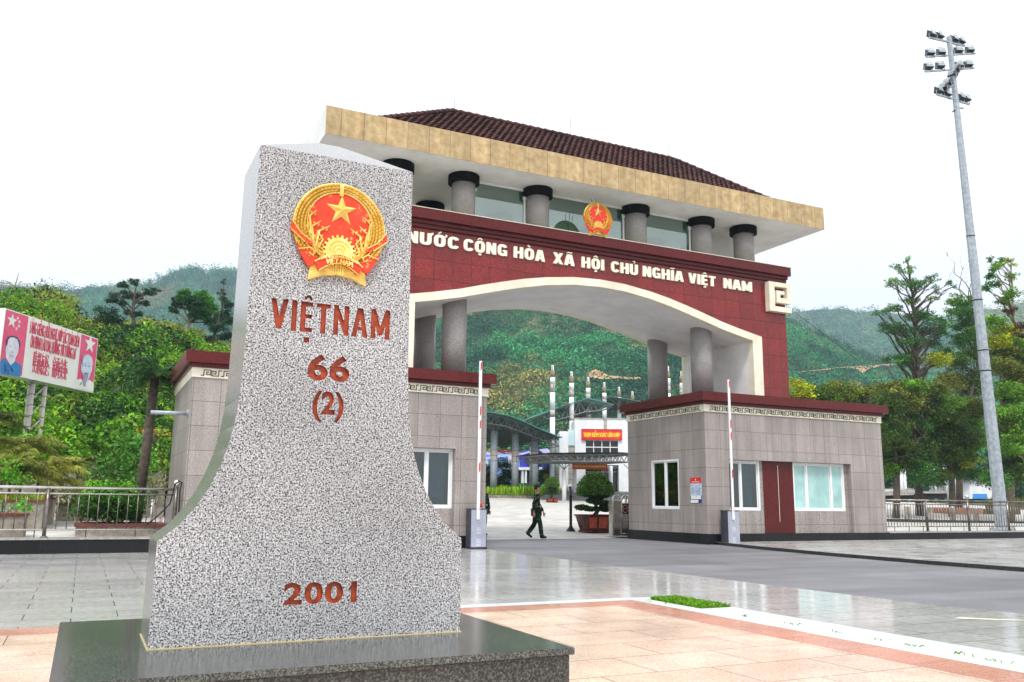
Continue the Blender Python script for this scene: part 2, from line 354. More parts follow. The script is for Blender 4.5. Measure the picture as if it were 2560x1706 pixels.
M['camo'] = stone('camouflage_cloth', [(.42, (.003, .007, .005)), (.44, (.005, .022, .011)), (.54, (.005, .022, .011)), (.56, (.016, .045, .020)), (.61, (.016, .045, .020)), (.63, (.14, .20, .14))], scale=13, rough=.85, blotch=0, detail=2)
M['belt'] = pmat('brown_belt_leather', (.26, .06, .025), .5)
M['boot'] = pmat('black_boot_leather', (.012, .012, .012), .5)
M['capm'] = pmat('dark_green_cap_cloth', (.012, .03, .018), .8)
M['pink'] = varied('faded_pink_print', (.72, .06, .17), (.80, .10, .22), scale=1.2, rough=.45)
M['paper'] = varied('white_print', (.78, .78, .74), (.84, .84, .80), scale=1.2, rough=.45)
M['ptext'] = pmat('pink_print_text', (.68, .06, .13), .5)
M['pface'] = varied('pale_print_skin', (.62, .62, .72), (.78, .76, .82), scale=4, rough=.5)
M['pface2'] = varied('pale_blue_print_skin', (.46, .58, .74), (.70, .76, .84), scale=4, rough=.5)
M['phair'] = pmat('dark_blue_print_hair', (.03, .035, .11), .5)
M['pcoat'] = varied('blue_print_coat', (.01, .18, .46), (.015, .24, .56), scale=3, rough=.5)
M['pgrey'] = pmat('grey_print_shade', (.30, .32, .45), .5)
M['carw'] = pmat('white_car_paint', (.80, .80, .80), .15)
M['yelbag'] = pmat('yellow_bag_cloth', (.80, .52, .02), .6)
M['bluep'] = pmat('blue_sign_panel', (.03, .28, .72), .4)
M['postb'] = varied('pale_blue_poster', (.42, .56, .72), (.60, .70, .82), scale=14, rough=.4)
M['navy'] = pmat('navy_print', (.02, .02, .20), .4)
M['grassy'] = varied('grass_soil', (.05, .09, .01), (.10, .16, .02), scale=3, rough=.9)
M['dirt'] = stone('bare_orange_earth', [(.35, (.12, .12, .04)), (.45, (.34, .20, .10)), (.55, (.46, .28, .15)), (.7, (.56, .42, .26))], scale=.16, rough=.95, detail=8, blotch=.25)

# ---------------------------------------------------------------- text
def _curve_mesh(s, off=0., ext=0., res=4, spacing=1.):
    c = bpy.data.curves.new('t', 'FONT'); c.body = s; c.offset = off; c.extrude = ext; c.resolution_u = res; c.space_character = spacing
    o = bpy.data.objects.new('t', c); COL.objects.link(o)
    dg = bpy.context.evaluated_depsgraph_get(); dg.update()
    me = o.evaluated_get(dg).to_mesh()
    v = np.array([p.co[:] for p in me.vertices]).reshape(-1, 3); f = [tuple(p.vertices) for p in me.polygons]
    o.evaluated_get(dg).to_mesh_clear(); bpy.data.objects.remove(o); bpy.data.curves.remove(c)
    return v, f
CAPH = _curve_mesh('H')[0][:, 1].max()
def text_mb(mb, s, fn, u0, u1, v0, h, t=0., ext=.02, off=0., spacing=1., m=None):
    """text from u0 to u1 on baseline v0, cap height h; t thickens strokes sideways; fn(u, v, d)->point, d towards viewer"""
    v, f = _curve_mesh(s, off, .5, spacing=spacing)
    k = h/CAPH; x0, x1 = v[:, 0].min(), v[:, 0].max()
    kx = (u1-u0-2*t)/(x1-x0)
    sh = [0.] if not t else [-t, 0., t]
    for i, d in enumerate(sh):
        pts = [fn(u0+t+d+(p[0]-x0)*kx, v0+p[1]*k, (p[2]+.5)*ext+(.0012*i if p[2] > 0 else 0)) for p in v]
        mb.add(pts, f, m)
def text(name, s, mat, parent, fn, *a, **k):
    mb = MB(); text_mb(mb, s, fn, *a, **k); return mb.build(name, mat, parent)
def _arc(cx, cy, rx, ry, a0, a1, n=14, p=.62):
    o = []
    for i in range(n+1):
        a = math.radians(a0+(a1-a0)*i/n); c, s = math.cos(a), math.sin(a)
        o.append((cx+rx*math.copysign(abs(c)**p, c), cy+ry*math.copysign(abs(s)**p, s)))
    return o
_w = .22; _O = [(_arc(.31, .5, .20, .40, 90, 450, 28), _w)]
_U = [([(.11, 1.0), (.11, .5)]+_arc(.31, .38, .20, .28, 180, 360, 12)+[(.51, .5), (.51, 1.0)], _w)]
_A = [([(.10, 0), (.27, 1)], _w), ([(.54, 0), (.37, 1)], _w), ([(.16, .26), (.48, .26)], .17)]
_N = [([(.11, 0), (.11, 1)], _w), ([(.51, 0), (.51, 1)], _w), ([(.13, .96), (.49, .04)], _w)]
_E = [([(.11, 0), (.11, 1)], _w), ([(.1, .91), (.50, .91)], .18), ([(.1, .51), (.46, .51)], .17), ([(.1, .09), (.50, .09)], .18)]
_I = [([(.11, 0), (.11, 1)], _w)]
def _hat(x): return [([(x-.14, 1.10), (x, 1.25)], .09), ([(x, 1.25), (x+.14, 1.10)], .09)]
def _dot(x): return [([(x-.08, -.17), (x+.08, -.17)], .14)]
def _til(x): return [([(x-.16, 1.12), (x-.06, 1.2), (x+.06, 1.13), (x+.16, 1.21)], .085)]
_horn = [([(.52, .86), (.66, .92), (.67, 1.08)], .10)]
HEAVY = {'N': (.62, _N), 'O': (.62, _O), 'Ô': (.62, _O+_hat(.31)), 'Ộ': (.62, _O+_hat(.31)+_dot(.31)), 'Ò': (.62, _O+[([(.20, 1.27), (.36, 1.12)], .10)]), 'Ớ': (.66, _O+_horn+[([(.24, 1.12), (.38, 1.27)], .10)]),
  'U': (.62, _U), 'Ư': (.66, _U+_horn), 'Ủ': (.62, _U+[([(.24, 1.27), (.36, 1.30), (.38, 1.2), (.31, 1.10)], .07)]),
  'C': (.60, [(_arc(.31, .5, .20, .40, 28, 332, 24), _w)]), 'G': (.62, [(_arc(.31, .5, .20, .40, 28, 300, 22), _w), ([(.51, .02), (.51, .50)], .18), ([(.34, .44), (.51, .44)], .14)]),
  'H': (.62, [([(.11, 0), (.11, 1)], _w), ([(.51, 0), (.51, 1)], _w), ([(.12, .5), (.5, .5)], .19)]), 'A': (.64, _A), 'Ã': (.64, _A+_til(.32)),
  'X': (.62, [([(.11, 0), (.51, 1)], _w), ([(.51, 0), (.11, 1)], _w)]), 'I': (.22, _I), 'Ĩ': (.22, _I+_til(.11)), 'V': (.62, [([(.10, 1), (.28, 0)], _w), ([(.52, 1), (.34, 0)], _w)]),
  'Ệ': (.52, _E+_hat(.28)+_dot(.28)), 'T': (.56, [([(.28, 0), (.28, .95)], _w), ([(0, .91), (.56, .91)], .18)]),
  'M': (.80, [([(.11, 0), (.11, 1)], _w), ([(.69, 0), (.69, 1)], _w), ([(.13, .96), (.40, .06)], _w), ([(.67, .96), (.40, .06)], _w)])}
def heavy(mb, s, fn, u0, u1, v0, h, ext):
    gap = .10; tot = sum(HEAVY[c][0] for c in s)+gap*(len(s)-1); k = (u1-u0)/tot; x = u0; lay = 0
    for c in s:
        w, st = HEAVY[c]
        for pts, wd in st:
            lay = (lay+1) % 7; e = ext+.0015*lay
            P_ = [np.array([x+a*k, v0+b*h]) for a, b in pts]
            diag = len(P_) == 2 and abs(pts[0][0]-pts[1][0]) > .05 and abs(pts[0][1]-pts[1][1]) > .5
            L, R_ = [], []
            for i, p in enumerate(P_):
                d = P_[min(i+1, len(P_)-1)]-P_[max(i-1, 0)]
                if len(P_) > 20 and i in (0, len(P_)-1) and np.linalg.norm(P_[0]-P_[-1]) < 1e-6: d = P_[1]-P_[-2]
                d = d/(np.linalg.norm(d)+1e-9); n_ = np.array([-d[1], d[0]]); q = np.array([n_[0]*wd*k*.5, n_[1]*wd*min(h, k*1.15)*.5])
                if diag: q = np.array([wd*k*.5, 0])
                L.append(p+q); R_.append(p-q)
            n = len(P_)
            V = [fn(a[0], a[1], e) for a in L]+[fn(a[0], a[1], e) for a in R_]+[fn(a[0], a[1], 0) for a in L]+[fn(a[0], a[1], 0) for a in R_]
            F_ = sum([[(i, i+1, n+i+1, n+i), (i, 2*n+i, 2*n+i+1, i+1), (n+i, n+i+1, 3*n+i+1, 3*n+i)] for i in range(n-1)], [])+[(0, n, 3*n, 2*n), (n-1, 3*n-1, 4*n-1, 2*n-1)]
            mb.add(V, F_)
        x += (w+gap)*k
def front(y): return lambda u, v, d: (u, y-d, v)

# ---------------------------------------------------------------- foliage
nprng = np.random.default_rng(11)
def leaves(name, C, size, cols, parent=None, mat=None, aspect=.5, up=.5, droop=0.):
    C = np.asarray(C, float); n = len(C)
    size = np.broadcast_to(np.asarray(size, float), (n,)); cols = np.asarray(cols, float)
    nn = nprng.normal(size=(n, 3)); nn[:, 2] = np.abs(nn[:, 2])+up; nn /= np.linalg.norm(nn, axis=1)[:, None]
    t = nprng.normal(size=(n, 3)); t[:, 2] -= droop; t -= nn*(t*nn).sum(1)[:, None]; t /= np.linalg.norm(t, axis=1)[:, None]
    b = np.cross(nn, t); L = (size*.5)[:, None]; Wd = L*aspect
    fold = nn*L*.25
    V = np.stack([C-t*L, C+b*Wd+fold, C+t*L, C-b*Wd+fold], 1).reshape(-1, 3)
    V = (V-np.array(rootloc(parent)))*S
    me = bpy.data.meshes.new(name)
    me.vertices.add(4*n); me.vertices.foreach_set('co', V.ravel())
    me.loops.add(4*n); me.loops.foreach_set('vertex_index', np.arange(4*n, dtype=np.int32))
    me.polygons.add(n); me.polygons.foreach_set('loop_start', np.arange(0, 4*n, 4, dtype=np.int32)); me.polygons.foreach_set('loop_total', np.full(n, 4, np.int32))
    me.update(calc_edges=True)
    a = me.attributes.new('col', 'FLOAT_COLOR', 'POINT')
    cc = np.ones((n, 4, 4)); cc[:, :, :3] = np.clip(cols, 0, 1)[:, None, :]
    a.data.foreach_set('color', cc.ravel()); me.materials.append(mat or M['leaf'])
    return link(name, me, parent)
def blades(name, B, tip, w, cols, parent=None, mat=None):
    """grass blades / leaflets: base B, tip, 3-segment arc drooping"""
    B = np.asarray(B, float); tip = np.asarray(tip, float); n = len(B)
    w = np.broadcast_to(np.asarray(w, float), (n,))[:, None]
    d = tip-B; s = np.cross(d, nprng.normal(size=(n, 3))); s /= (np.linalg.norm(s, axis=1)[:, None]+1e-9)
    mid = B+d*.55; mid[:, 2] += np.linalg.norm(d, axis=1)*.22
    V = np.stack([B-s*w*.35, B+s*w*.35, mid+s*w*.5, mid-s*w*.5, tip+s*w*.08, tip-s*w*.08], 1).reshape(-1, 3)
    V = (V-np.array(rootloc(parent)))*S
    i = np.arange(n)[:, None]*6
    F_ = np.concatenate([i+np.array([[0, 1, 2, 3]]), i+np.array([[3, 2, 4, 5]])], 1).reshape(-1).astype(np.int32)
    me = bpy.data.meshes.new(name); me.vertices.add(6*n); me.vertices.foreach_set('co', V.ravel())
    me.loops.add(8*n); me.loops.foreach_set('vertex_index', F_)
    me.polygons.add(2*n); me.polygons.foreach_set('loop_start', np.arange(0, 8*n, 4, dtype=np.int32)); me.polygons.foreach_set('loop_total', np.full(2*n, 4, np.int32))
    me.update(calc_edges=True)
    a = me.attributes.new('col', 'FLOAT_COLOR', 'POINT'); cc = np.ones((n, 6, 4)); cc[:, :, :3] = np.clip(np.asarray(cols, float), 0, 1)[:, None, :]
    a.data.foreach_set('color', cc.ravel()); me.materials.append(mat or M['leaf'])
    return link(name, me, parent)
def ballpts(c, r, n, shell=2.2):
    d = nprng.normal(size=(n, 3)); d /= np.linalg.norm(d, axis=1)[:, None]
    return np.array(c)+d*(nprng.random(n)**(1/shell))[:, None]*np.array(r)
LEAF_GAIN = np.array([1.38, 1.34, .9])
def shade(base, n, v=.3):
    base = np.array(base, float)*LEAF_GAIN
    k = nprng.normal(1, v, size=(n, 1)).clip(.35, 2.); h = nprng.normal(0, .12, size=(n, 3))
    return base*k*(1+h)
def cluster_leaves(clusters, dens, size):
    P = []; Cc = []; Z = []
    for cl in clusters:
        x, y, z, rx, rz, col = cl
        n = int(dens*rx*rx*rz**.5*8)
        # break each cluster in small clumps so the outline is uneven
        k = max(4, int(n/38)); cen = ballpts((x, y, z), (rx, rx, rz), k, 2.5)
        for c in cen:
            m = max(6, n//k); rr = rx*.38+.14
            P.append(ballpts(c, (rr, rr, rr*.6), m)); Cc.append(shade(np.array(col)*rnd.uniform(.6, 1.35), m, .25)); Z.append(np.full(m, size)*nprng.uniform(.6, 1.3, m))
    return np.concatenate(P), np.concatenate(Z), np.concatenate(Cc)
def wig(p, q, n=5, a=.12):
    p = np.array(p, float); q = np.array(q, float); L = np.linalg.norm(q-p); out = []
    for i in range(n+1):
        t = i/n; d = np.array([rnd.gauss(0, a), rnd.gauss(0, a), rnd.gauss(0, a*.5)])*L*.35*math.sin(math.pi*t)
        out.append(p+(q-p)*t+d+np.array([0, 0, .06*L*math.sin(math.pi*t)]))
    return out
def tree(name, label, cat, base, clusters, size=.25, dens=10, r=.16, fork=.35, group=None, bark='bark', aspect=.5, up=.5, bare=()):
    root = empty(name, base, label, cat, group)
    cs = [(base[0]+c[0], base[1]+c[1], base[2]+c[2], c[3], c[4], c[5]) for c in clusters]
    B0 = np.array(base, float); top = max(cs, key=lambda c: c[2]); T0 = np.array(top[:3])-[0, 0, top[4]]
    mx_ = sum(c[0] for c in cs)/len(cs); H_ = T0[2]-B0[2]
    # leader: up from the base, leaning to the middle of the crown and then to its top
    K0 = B0+np.array([(mx_-B0[0])*.25, 0, H_*fork]); K1 = np.array([(mx_+T0[0])/2, B0[1], B0[2]+H_*.68])
    L = wig(B0, K0, 3, .03)[:-1]+wig(K0, K1, 3, .05)[:-1]+wig(K1, T0, 3, .06); n_ = len(L)-1; L = [np.array(p) for p in L]
    mb = MB(); R_ = [r*(1-.9*i/n_)+.012 for i in range(n_+1)]; mb.tube(L, R_, 8)
    def on(z):
        for i in range(n_):
            if L[i+1][2] >= z: return L[i]+(L[i+1]-L[i])*max(0, (z-L[i][2])/(L[i+1][2]-L[i][2]+1e-6)), R_[i]
        return L[-1], R_[-1]
    for c in cs:
        q = np.array(c[:3]); hd = math.hypot(q[0]-mx_, q[1]-B0[1]); z_ = max(B0[2]+H_*fork, min(q[2]-hd*.75-c[4]*.5, T0[2]-.1)); s0_, rr = on(z_)
        rl = min(rr*.7, .035+.05*np.linalg.norm(q-s0_)); pts = wig(s0_, q, 5, .09)
        mb.tube(pts, [rl*(1-.8*i/5) for i in range(6)], 6)
        for k in range(5):
            s_ = pts[rnd.randint(2, 5)]; e = ballpts(q, (c[3]*.85, c[3]*.85, c[4]*.8), 1)[0]
            mb.tube(wig(s_, e, 3, .12), [rl*.35, rl*.22, rl*.14, rl*.06], 4)
    for b_ in bare:
        e = B0+np.array(b_); s0_, rr = on(min(T0[2]-.2, max(B0[2]+H_*fork, e[2]-abs(e[0]-B0[0])-1.8))); p_ = wig(s0_, e, 6, .12); mb.tube(p_, [min(.09, rr)*(1-.9*i/6) for i in range(7)], 5)
        for k in range(5):
            s_ = p_[rnd.randint(2, 6)]; mb.tube(wig(s_, s_+np.array([rnd.uniform(-.8, .8), rnd.uniform(-.5, .5), rnd.uniform(.1, .9)]), 3, .2), [.02, .014, .01, .006], 4)
    mb.build('trunk', M[bark], root, True)
    P, Z, Cc = cluster_leaves(cs, dens, size)
    leaves('crown', P, Z, Cc, root, aspect=aspect, up=up)
    return root

# ---------------------------------------------------------------- skinned bodies
def skin(name, nodes, edges, mat, parent, sub=1, root=0):
    me = bpy.data.meshes.new(name)
    me.from_pydata([[c for c in n[0]] for n in nodes], edges, [])
    o = bpy.data.objects.new(name, me); COL.objects.link(o)
    md = o.modifiers.new('s', 'SKIN'); sv = me.skin_vertices[0].data
    for i, n in enumerate(nodes):
        rr = n[1] if isinstance(n[1], tuple) else (n[1], n[1]); sv[i].radius = rr; sv[i].use_root = (i == root)
    md.use_smooth_shade = True
    if sub: s2 = o.modifiers.new('u', 'SUBSURF'); s2.levels = sub; s2.render_levels = sub
    dg = bpy.context.evaluated_depsgraph_get(); dg.update()
    m2 = bpy.data.meshes.new_from_object(o.evaluated_get(dg)); m2.name = name
    bpy.data.objects.remove(o); m2.materials.clear(); m2.materials.append(mat)
    m2.polygons.foreach_set('use_smooth', [True]*len(m2.polygons))
    return link(name, m2, parent)
# ================================================================ SETTING
def sheet(name, polys, mat, z=0., kind='structure'):
    mb = MB()
    for p in polys:
        mb.add([(q[0], q[1], q[2] if len(q) > 2 else z) for q in p], [tuple(range(len(p)))])
    o = mesh(name, mb.v, mb.f, mat); fix_normals(o); 
    if o.data.polygons[0].normal.z < 0: o.data.flip_normals()
    return tag(o, kind=kind)
def gz(Y): return yard(Y) if Y < 92 else yard(92)
rows = [-250, 0, 28.9, 37, 60, 92, 400, 3800]
mb = MB()
for a, b in zip(rows[:-1], rows[1:]):
    mb.add([(-2500, a, gz(a)-.05), (3800, a, gz(a)-.05), (3800, b, gz(b)-.05), (-2500, b, gz(b)-.05)], [(0, 1, 2, 3)])
tag(mb.build('ground', M['soil']), kind='structure')
# grey paving (left of the road), road, far pavement
XL = -60
re_in = [(12.65, 28.7), (12.62, 19), (12.7, 14.1), (12.85, 10.2), (13.3, 8), (14.5, 5), (17, 0), (20, -4)]
re_out = [(23.3, 28.75), (22.5, 25.5), (21.9, 21.5), (21.6, 17.5), (21.65, 14.7), (22.0, 11), (22.8, 7), (24.5, 2)]
sheet('plaza_paving', [[(XL, -6), (XL, 29.4)]+[(12.65, 29.4)]+re_in+[(20, -6)]], M['plaza'], .004)
sheet('road', [re_in[::-1]+[(12.65, 29.6), (13.1, 29.6), (13.1, 35.0), (23.0, 35.0), (23.0, 29.6)]+re_out], M['asphalt'], .0)
mb = MB(); n = len(re_out)
ro = re_out; outer = [(60, 2), (60, 29.2), (23.3, 29.2)]
P = ro[::-1]+outer[::-1]
mb.add([(x, y, .10) for x, y in P], [tuple(range(len(P)))], 0)
for (a, b) in zip(ro[:-1], ro[1:]):
    mb.add([(a[0], a[1], -.04), (b[0], b[1], -.04), (b[0], b[1], .104), (a[0], a[1], .104), (a[0]+.16, a[1], .104), (b[0]+.16, b[1], .104)], [(0, 1, 2, 3), (3, 2, 5, 4)], 1)
o = mb.build('pavement', [M['pave2'], M['kerb']]); tag(o, kind='structure')
# coloured bands of the square around the marker
sheet('peach_paving', [[(-8, -6), (7.78, -6), (7.78, 12.12), (-8, 12.12)]], M['peach'], .008)
sheet('salmon_band', [[(7.78, -6), (8.44, -6), (8.44, 12.70), (-8, 12.70), (-8, 12.12), (7.78, 12.12)]], M['salmon'], .009)
sheet('white_band', [[(8.44, -6), (9.4, -6), (9.4, 11.3), (8.78, 11.3), (8.78, 12.62), (9.3, 12.75), (9.35, 12.95), (8.6, 13.04), (1.2, 13.04), (1.2, 12.70), (8.44, 12.70)]], M['whites'], .010)
sheet('yard_paving', [[(13.1, 35.0, .002), (23.0, 35.0, .002), (23., 37, .006), (62, 37, .006), (62, 78, yard(78)+.004), (34, 78, yard(78)+.004), (10, 78, yard(78)+.004), (10, 37, .006), (13.1, 37, .006)][:0] or [(13.1, 35.0, .002), (23.0, 35.0, .002), (23., 37, .006), (13.1, 37, .006)],
                      [(-30, 37, .006), (110, 37, .006), (110, 90, yard(90)+.006), (-30, 90, yard(90)+.006)]], M['concrete'])
# terraces behind the low walls
def slab(name, x0, x1, y0, y1, z1, mat):
    return tag(MB().box(x0, x1, y0, y1, -.3, z1).build(name, mat), kind='structure')
slab('garden_terrace', -45, 2.69, 29.42, 50, .42, M['concrete'])
slab('right_terrace', 33.26, 110, 29.42, 47.2, .42, M['concrete'])
for nm, x0, x1 in (('low_wall', -45, 2.66), ('low_wall', 33.3, 90)):
    mb = MB(); mb.box(x0, x1, 28.95, 29.40, -.02, .40, 0); mb.box(x0, x1, 28.91, 29.44, .40, .455, 1)
    o = mb.build(nm, [M['black'], M['pave2']])
    tag(o, ('low black granite wall under the railing on the left side of the square' if x0 < 0 else 'low black granite wall under the railing on the right side'), 'wall', 'low granite walls')
o = sheet('gate_track', [[(13.1, 34.72), (23, 35.05), (23, 35.13), (13.1, 34.80)]], M['kerb'], .008)
sheet('yellow_line', [[(12.15, 8.5), (12.4, 8.42), (11.75, 9.05), (11.55, 9.0)]], M['yellowp'], .009)
# grass bed and tufts
gb = empty('grass_bed', (9.05, 11.9, .01), 'small bright green grass patch at the corner of the white band', 'grass')
gp = np.column_stack([nprng.uniform(8.80, 9.38, 2600), nprng.uniform(11.3, 12.72, 2600), np.full(2600, .01)])
tp = gp+np.column_stack([nprng.normal(0, .03, 2600), nprng.normal(0, .03, 2600), nprng.uniform(.02, .06, 2600)])
blades('grass', gp, tp, .016, shade((.10, .24, .012), 2600, .25), gb)
sheet_o = mesh('soil', [(8.79, 11.31, .012), (9.39, 11.31, .012), (9.34, 12.9, .012), (8.79, 12.62, .012)], [(0, 1, 2, 3)], M['grassy'], gb)
pts = []
for cx, cy in ((8.77, 10.26), (8.81, 9.38), (8.8, 8.56), (8.79, 7.87), (8.79, 7.49), (8.79, 6.8), (8.76, 6.33), (8.5, 12.3), (8.62, 12.0)):
    for k in range(7): pts.append((cx+rnd.gauss(0, .012), cy+rnd.gauss(0, .07), .012))
gp = np.array(pts); tp = gp+np.column_stack([nprng.normal(0, .03, len(gp)), nprng.normal(0, .03, len(gp)), nprng.uniform(.01, .03, len(gp))])
tag(blades('joint_grass', gp, tp, .014, shade((.10, .20, .015), len(gp), .25)), 'thin grass growing in the joint of the white band', 'grass', kind='stuff')

# ================================================================ MONUMENT
XC = 1.775
pl = empty('granite_plinth', (1.72, 7.6, 0), 'dark polished granite plinth under the boundary marker', 'plinth')
o = MB().box(-.06, 3.50, 6.14, 9.05, 0, .445).build('plinth_block', M['plinth_side'], pl); bevel(o, .006)
o = MB().box(-.085, 3.53, 6.11, 9.08, .448, .50).build('top_slab', M['plinth'], pl); bevel(o, .004)
mon = empty('boundary_marker', (XC, 7.6, .5), 'tall flared light granite boundary marker with red engraved writing and gold emblem', 'monument')
half = [(1.247, .50), (1.242, 1.285), (1.10, 1.40), (.985, 1.54), (.90, 1.68), (.832, 1.84), (.78, 2.0), (.742, 2.18), (.716, 2.4), (.703, 2.65), (.697, 2.95), (.692, 3.4), (.683, 4.572)]
Y0, Y1 = 7.20, 8.02
prof = [(XC+a, z) for a, z in half]+[(XC-a, z) for a, z in half[::-1]]
def outline():
    mb = MB(); n = len(prof)
    mb.add([(x, Y0, z) for x, z in prof]+[(x, Y1, z) for x, z in prof], [tuple(range(n)), tuple(range(n, 2*n))[::-1]], 0)
    f = [(i, i+n, (i+1) % n+n, (i+1) % n) for i in range(n) if i != len(half)-1]
    mb.f += f; mb.m += [1]*len(f)
    # shallow pyramid top
    a = len(half)-1; apex = len(mb.v); mb.v += [(XC-.10, (Y0+Y1)/2, 4.86), (XC+.10, (Y0+Y1)/2, 4.86)]
    tl, tr, br, bl = a+1, a, a+n, a+1+n
    mb.f += [(tl, tr, apex+1, apex), (tr, br, apex+1), (br, bl, apex, apex+1), (bl, tl, apex)]; mb.m += [1]*4
    return mb
body = outline().build('body', [M['granite'], M['granite_side'], M['engr']], mon)
bm = bmesh.new(); bm.from_mesh(body.data); bmesh.ops.recalc_face_normals(bm, faces=bm.faces); bm.to_mesh(body.data); bm.free()
# engraving: cut the letters 15 mm deep
INS = [('VIỆTNAM', 1.262, 2.292, 2.99, .262, .02), ('66', 1.592, 1.952, 2.60, .195, .035), ('(2)', 1.648, 1.915, 2.315, .175, .035), ('2001', 1.50, 2.095, .79, .152, .035)]
SHEAR = {0: 0, 1: 0, 2: 0, 3: 0}
STROKES = {  # heavy cut capitals as bars: (x0,y0,x1,y1,width) in a cell one cap-height tall
 'V': (.62, [(.09, 1, .31, .04, .19), (.53, 1, .31, .04, .19)]), 'I': (.20, [(.10, 0, .10, 1, .19)]),
 'Ệ': (.46, [(.10, 0, .10, 1, .19), (.1, .92, .45, .92, .16), (.1, .52, .42, .52, .15), (.1, .08, .45, .08, .16), (.14, 1.08, .27, 1.20, .09), (.40, 1.08, .27, 1.20, .09), (.17, -.25, .37, -.25, .19)]),
 'T': (.52, [(.26, 0, .26, .92, .19), (0, .92, .52, .92, .16)]), 'N': (.58, [(.09, 0, .09, 1, .18), (.49, 0, .49, 1, .18), (.10, .93, .48, .07, .18)]),
 'A': (.60, [(.08, 0, .28, .97, .18), (.52, 0, .32, .97, .18), (.14, .28, .46, .28, .14)]),
 'M': (.74, [(.09, 0, .09, 1, .18), (.65, 0, .65, 1, .18), (.11, .94, .37, .12, .18), (.63, .94, .37, .12, .18)])}
def stroke_text(s, u0, u1, v0, h, y0, y1):
    gap = .125; tot = sum(STROKES[c][0] for c in s)+gap*(len(s)-1); k = (u1-u0)/tot; x = u0; mb = MB(); j = 0
    for ci, c in enumerate(s):
        w, ss = STROKES[c]
        for (a, b, c2, d, wd) in ss:
            p = np.array([x+a*k, v0+b*h]); q = np.array([x+c2*k, v0+d*h]); dd = (q-p)/np.linalg.norm(q-p); nn = np.array([-dd[1], dd[0]])*wd*k*.5
            if abs(b-d) > .3: nn = np.array([wd*k*.5, 0])*np.sign(nn[0] or 1)
            poly = [tuple(p+nn), tuple(p-nn), tuple(q-nn), tuple(q+nn)]; j += 1
            mb.prism(poly, y0-.0004*j, y1+.0004*j, 'XZ')
        x += (w+gap)*k
    return mb
for s, u0, u1, v0, h, off in INS:
    if s == 'VIỆTNAM':
        cm = stroke_text(s, u0, u1, v0, h, Y0-.03, Y0+.036); fm = stroke_text(s, u0, u1, v0, h, Y0+.031, Y0+.045)
    else:
        sp = 1.05 if s != '2001' else 1.12
        cm = MB(); text_mb(cm, s, lambda u, v, d: (u, Y0+.036-d, v), u0, u1, v0, h, 0, .06, off, spacing=sp)
        fm = MB(); text_mb(fm, s, lambda u, v, d: (u, Y0+.0355-d, v), u0, u1, v0, h, 0, .006, off, spacing=sp)
    if s == '2001':
        fl_ = [(2.028, .79+.088), (2.028, .79+.112), (2.062, .79+.150), (2.072, .79+.150), (2.072, .79+.108)]
        cm.prism(fl_, Y0-.03, Y0+.0357); fm.prism(fl_, Y0+.0303, Y0+.045)
    cut = cm.build('cut', M['engr'], mon)
    cut.data.materials.clear()
    for q in (M['granite'], M['granite_side'], M['engr']): cut.data.materials.append(q)
    cut.data.polygons.foreach_set('material_index', [2]*len(cut.data.polygons))
    bm = bmesh.new(); bm.from_mesh(cut.data); bmesh.ops.remove_doubles(bm, verts=bm.verts, dist=1e-6); bmesh.ops.recalc_face_normals(bm, faces=bm.faces); bm.to_mesh(cut.data); bm.free()
    bpy.context.view_layer.update()
    md = body.modifiers.new('b', 'BOOLEAN'); md.object = cut; md.operation = 'DIFFERENCE'; md.solver = 'EXACT'; md.use_self = True
    dg = bpy.context.evaluated_depsgraph_get(); dg.update()
    nm = bpy.data.meshes.new_from_object(body.evaluated_get(dg)); body.modifiers.clear()
    if len(nm.polygons) > 20: nm.name = 'body'; body.data = nm
    bpy.data.objects.remove(cut)
    fm.build('inscription', M['engr'], mon)
mb = MB(); mb.box(XC-1.255, XC+1.255, Y0-.012, Y1+.012, .50, .508); mb.build('sealant_joint', M['sealant'], mon)

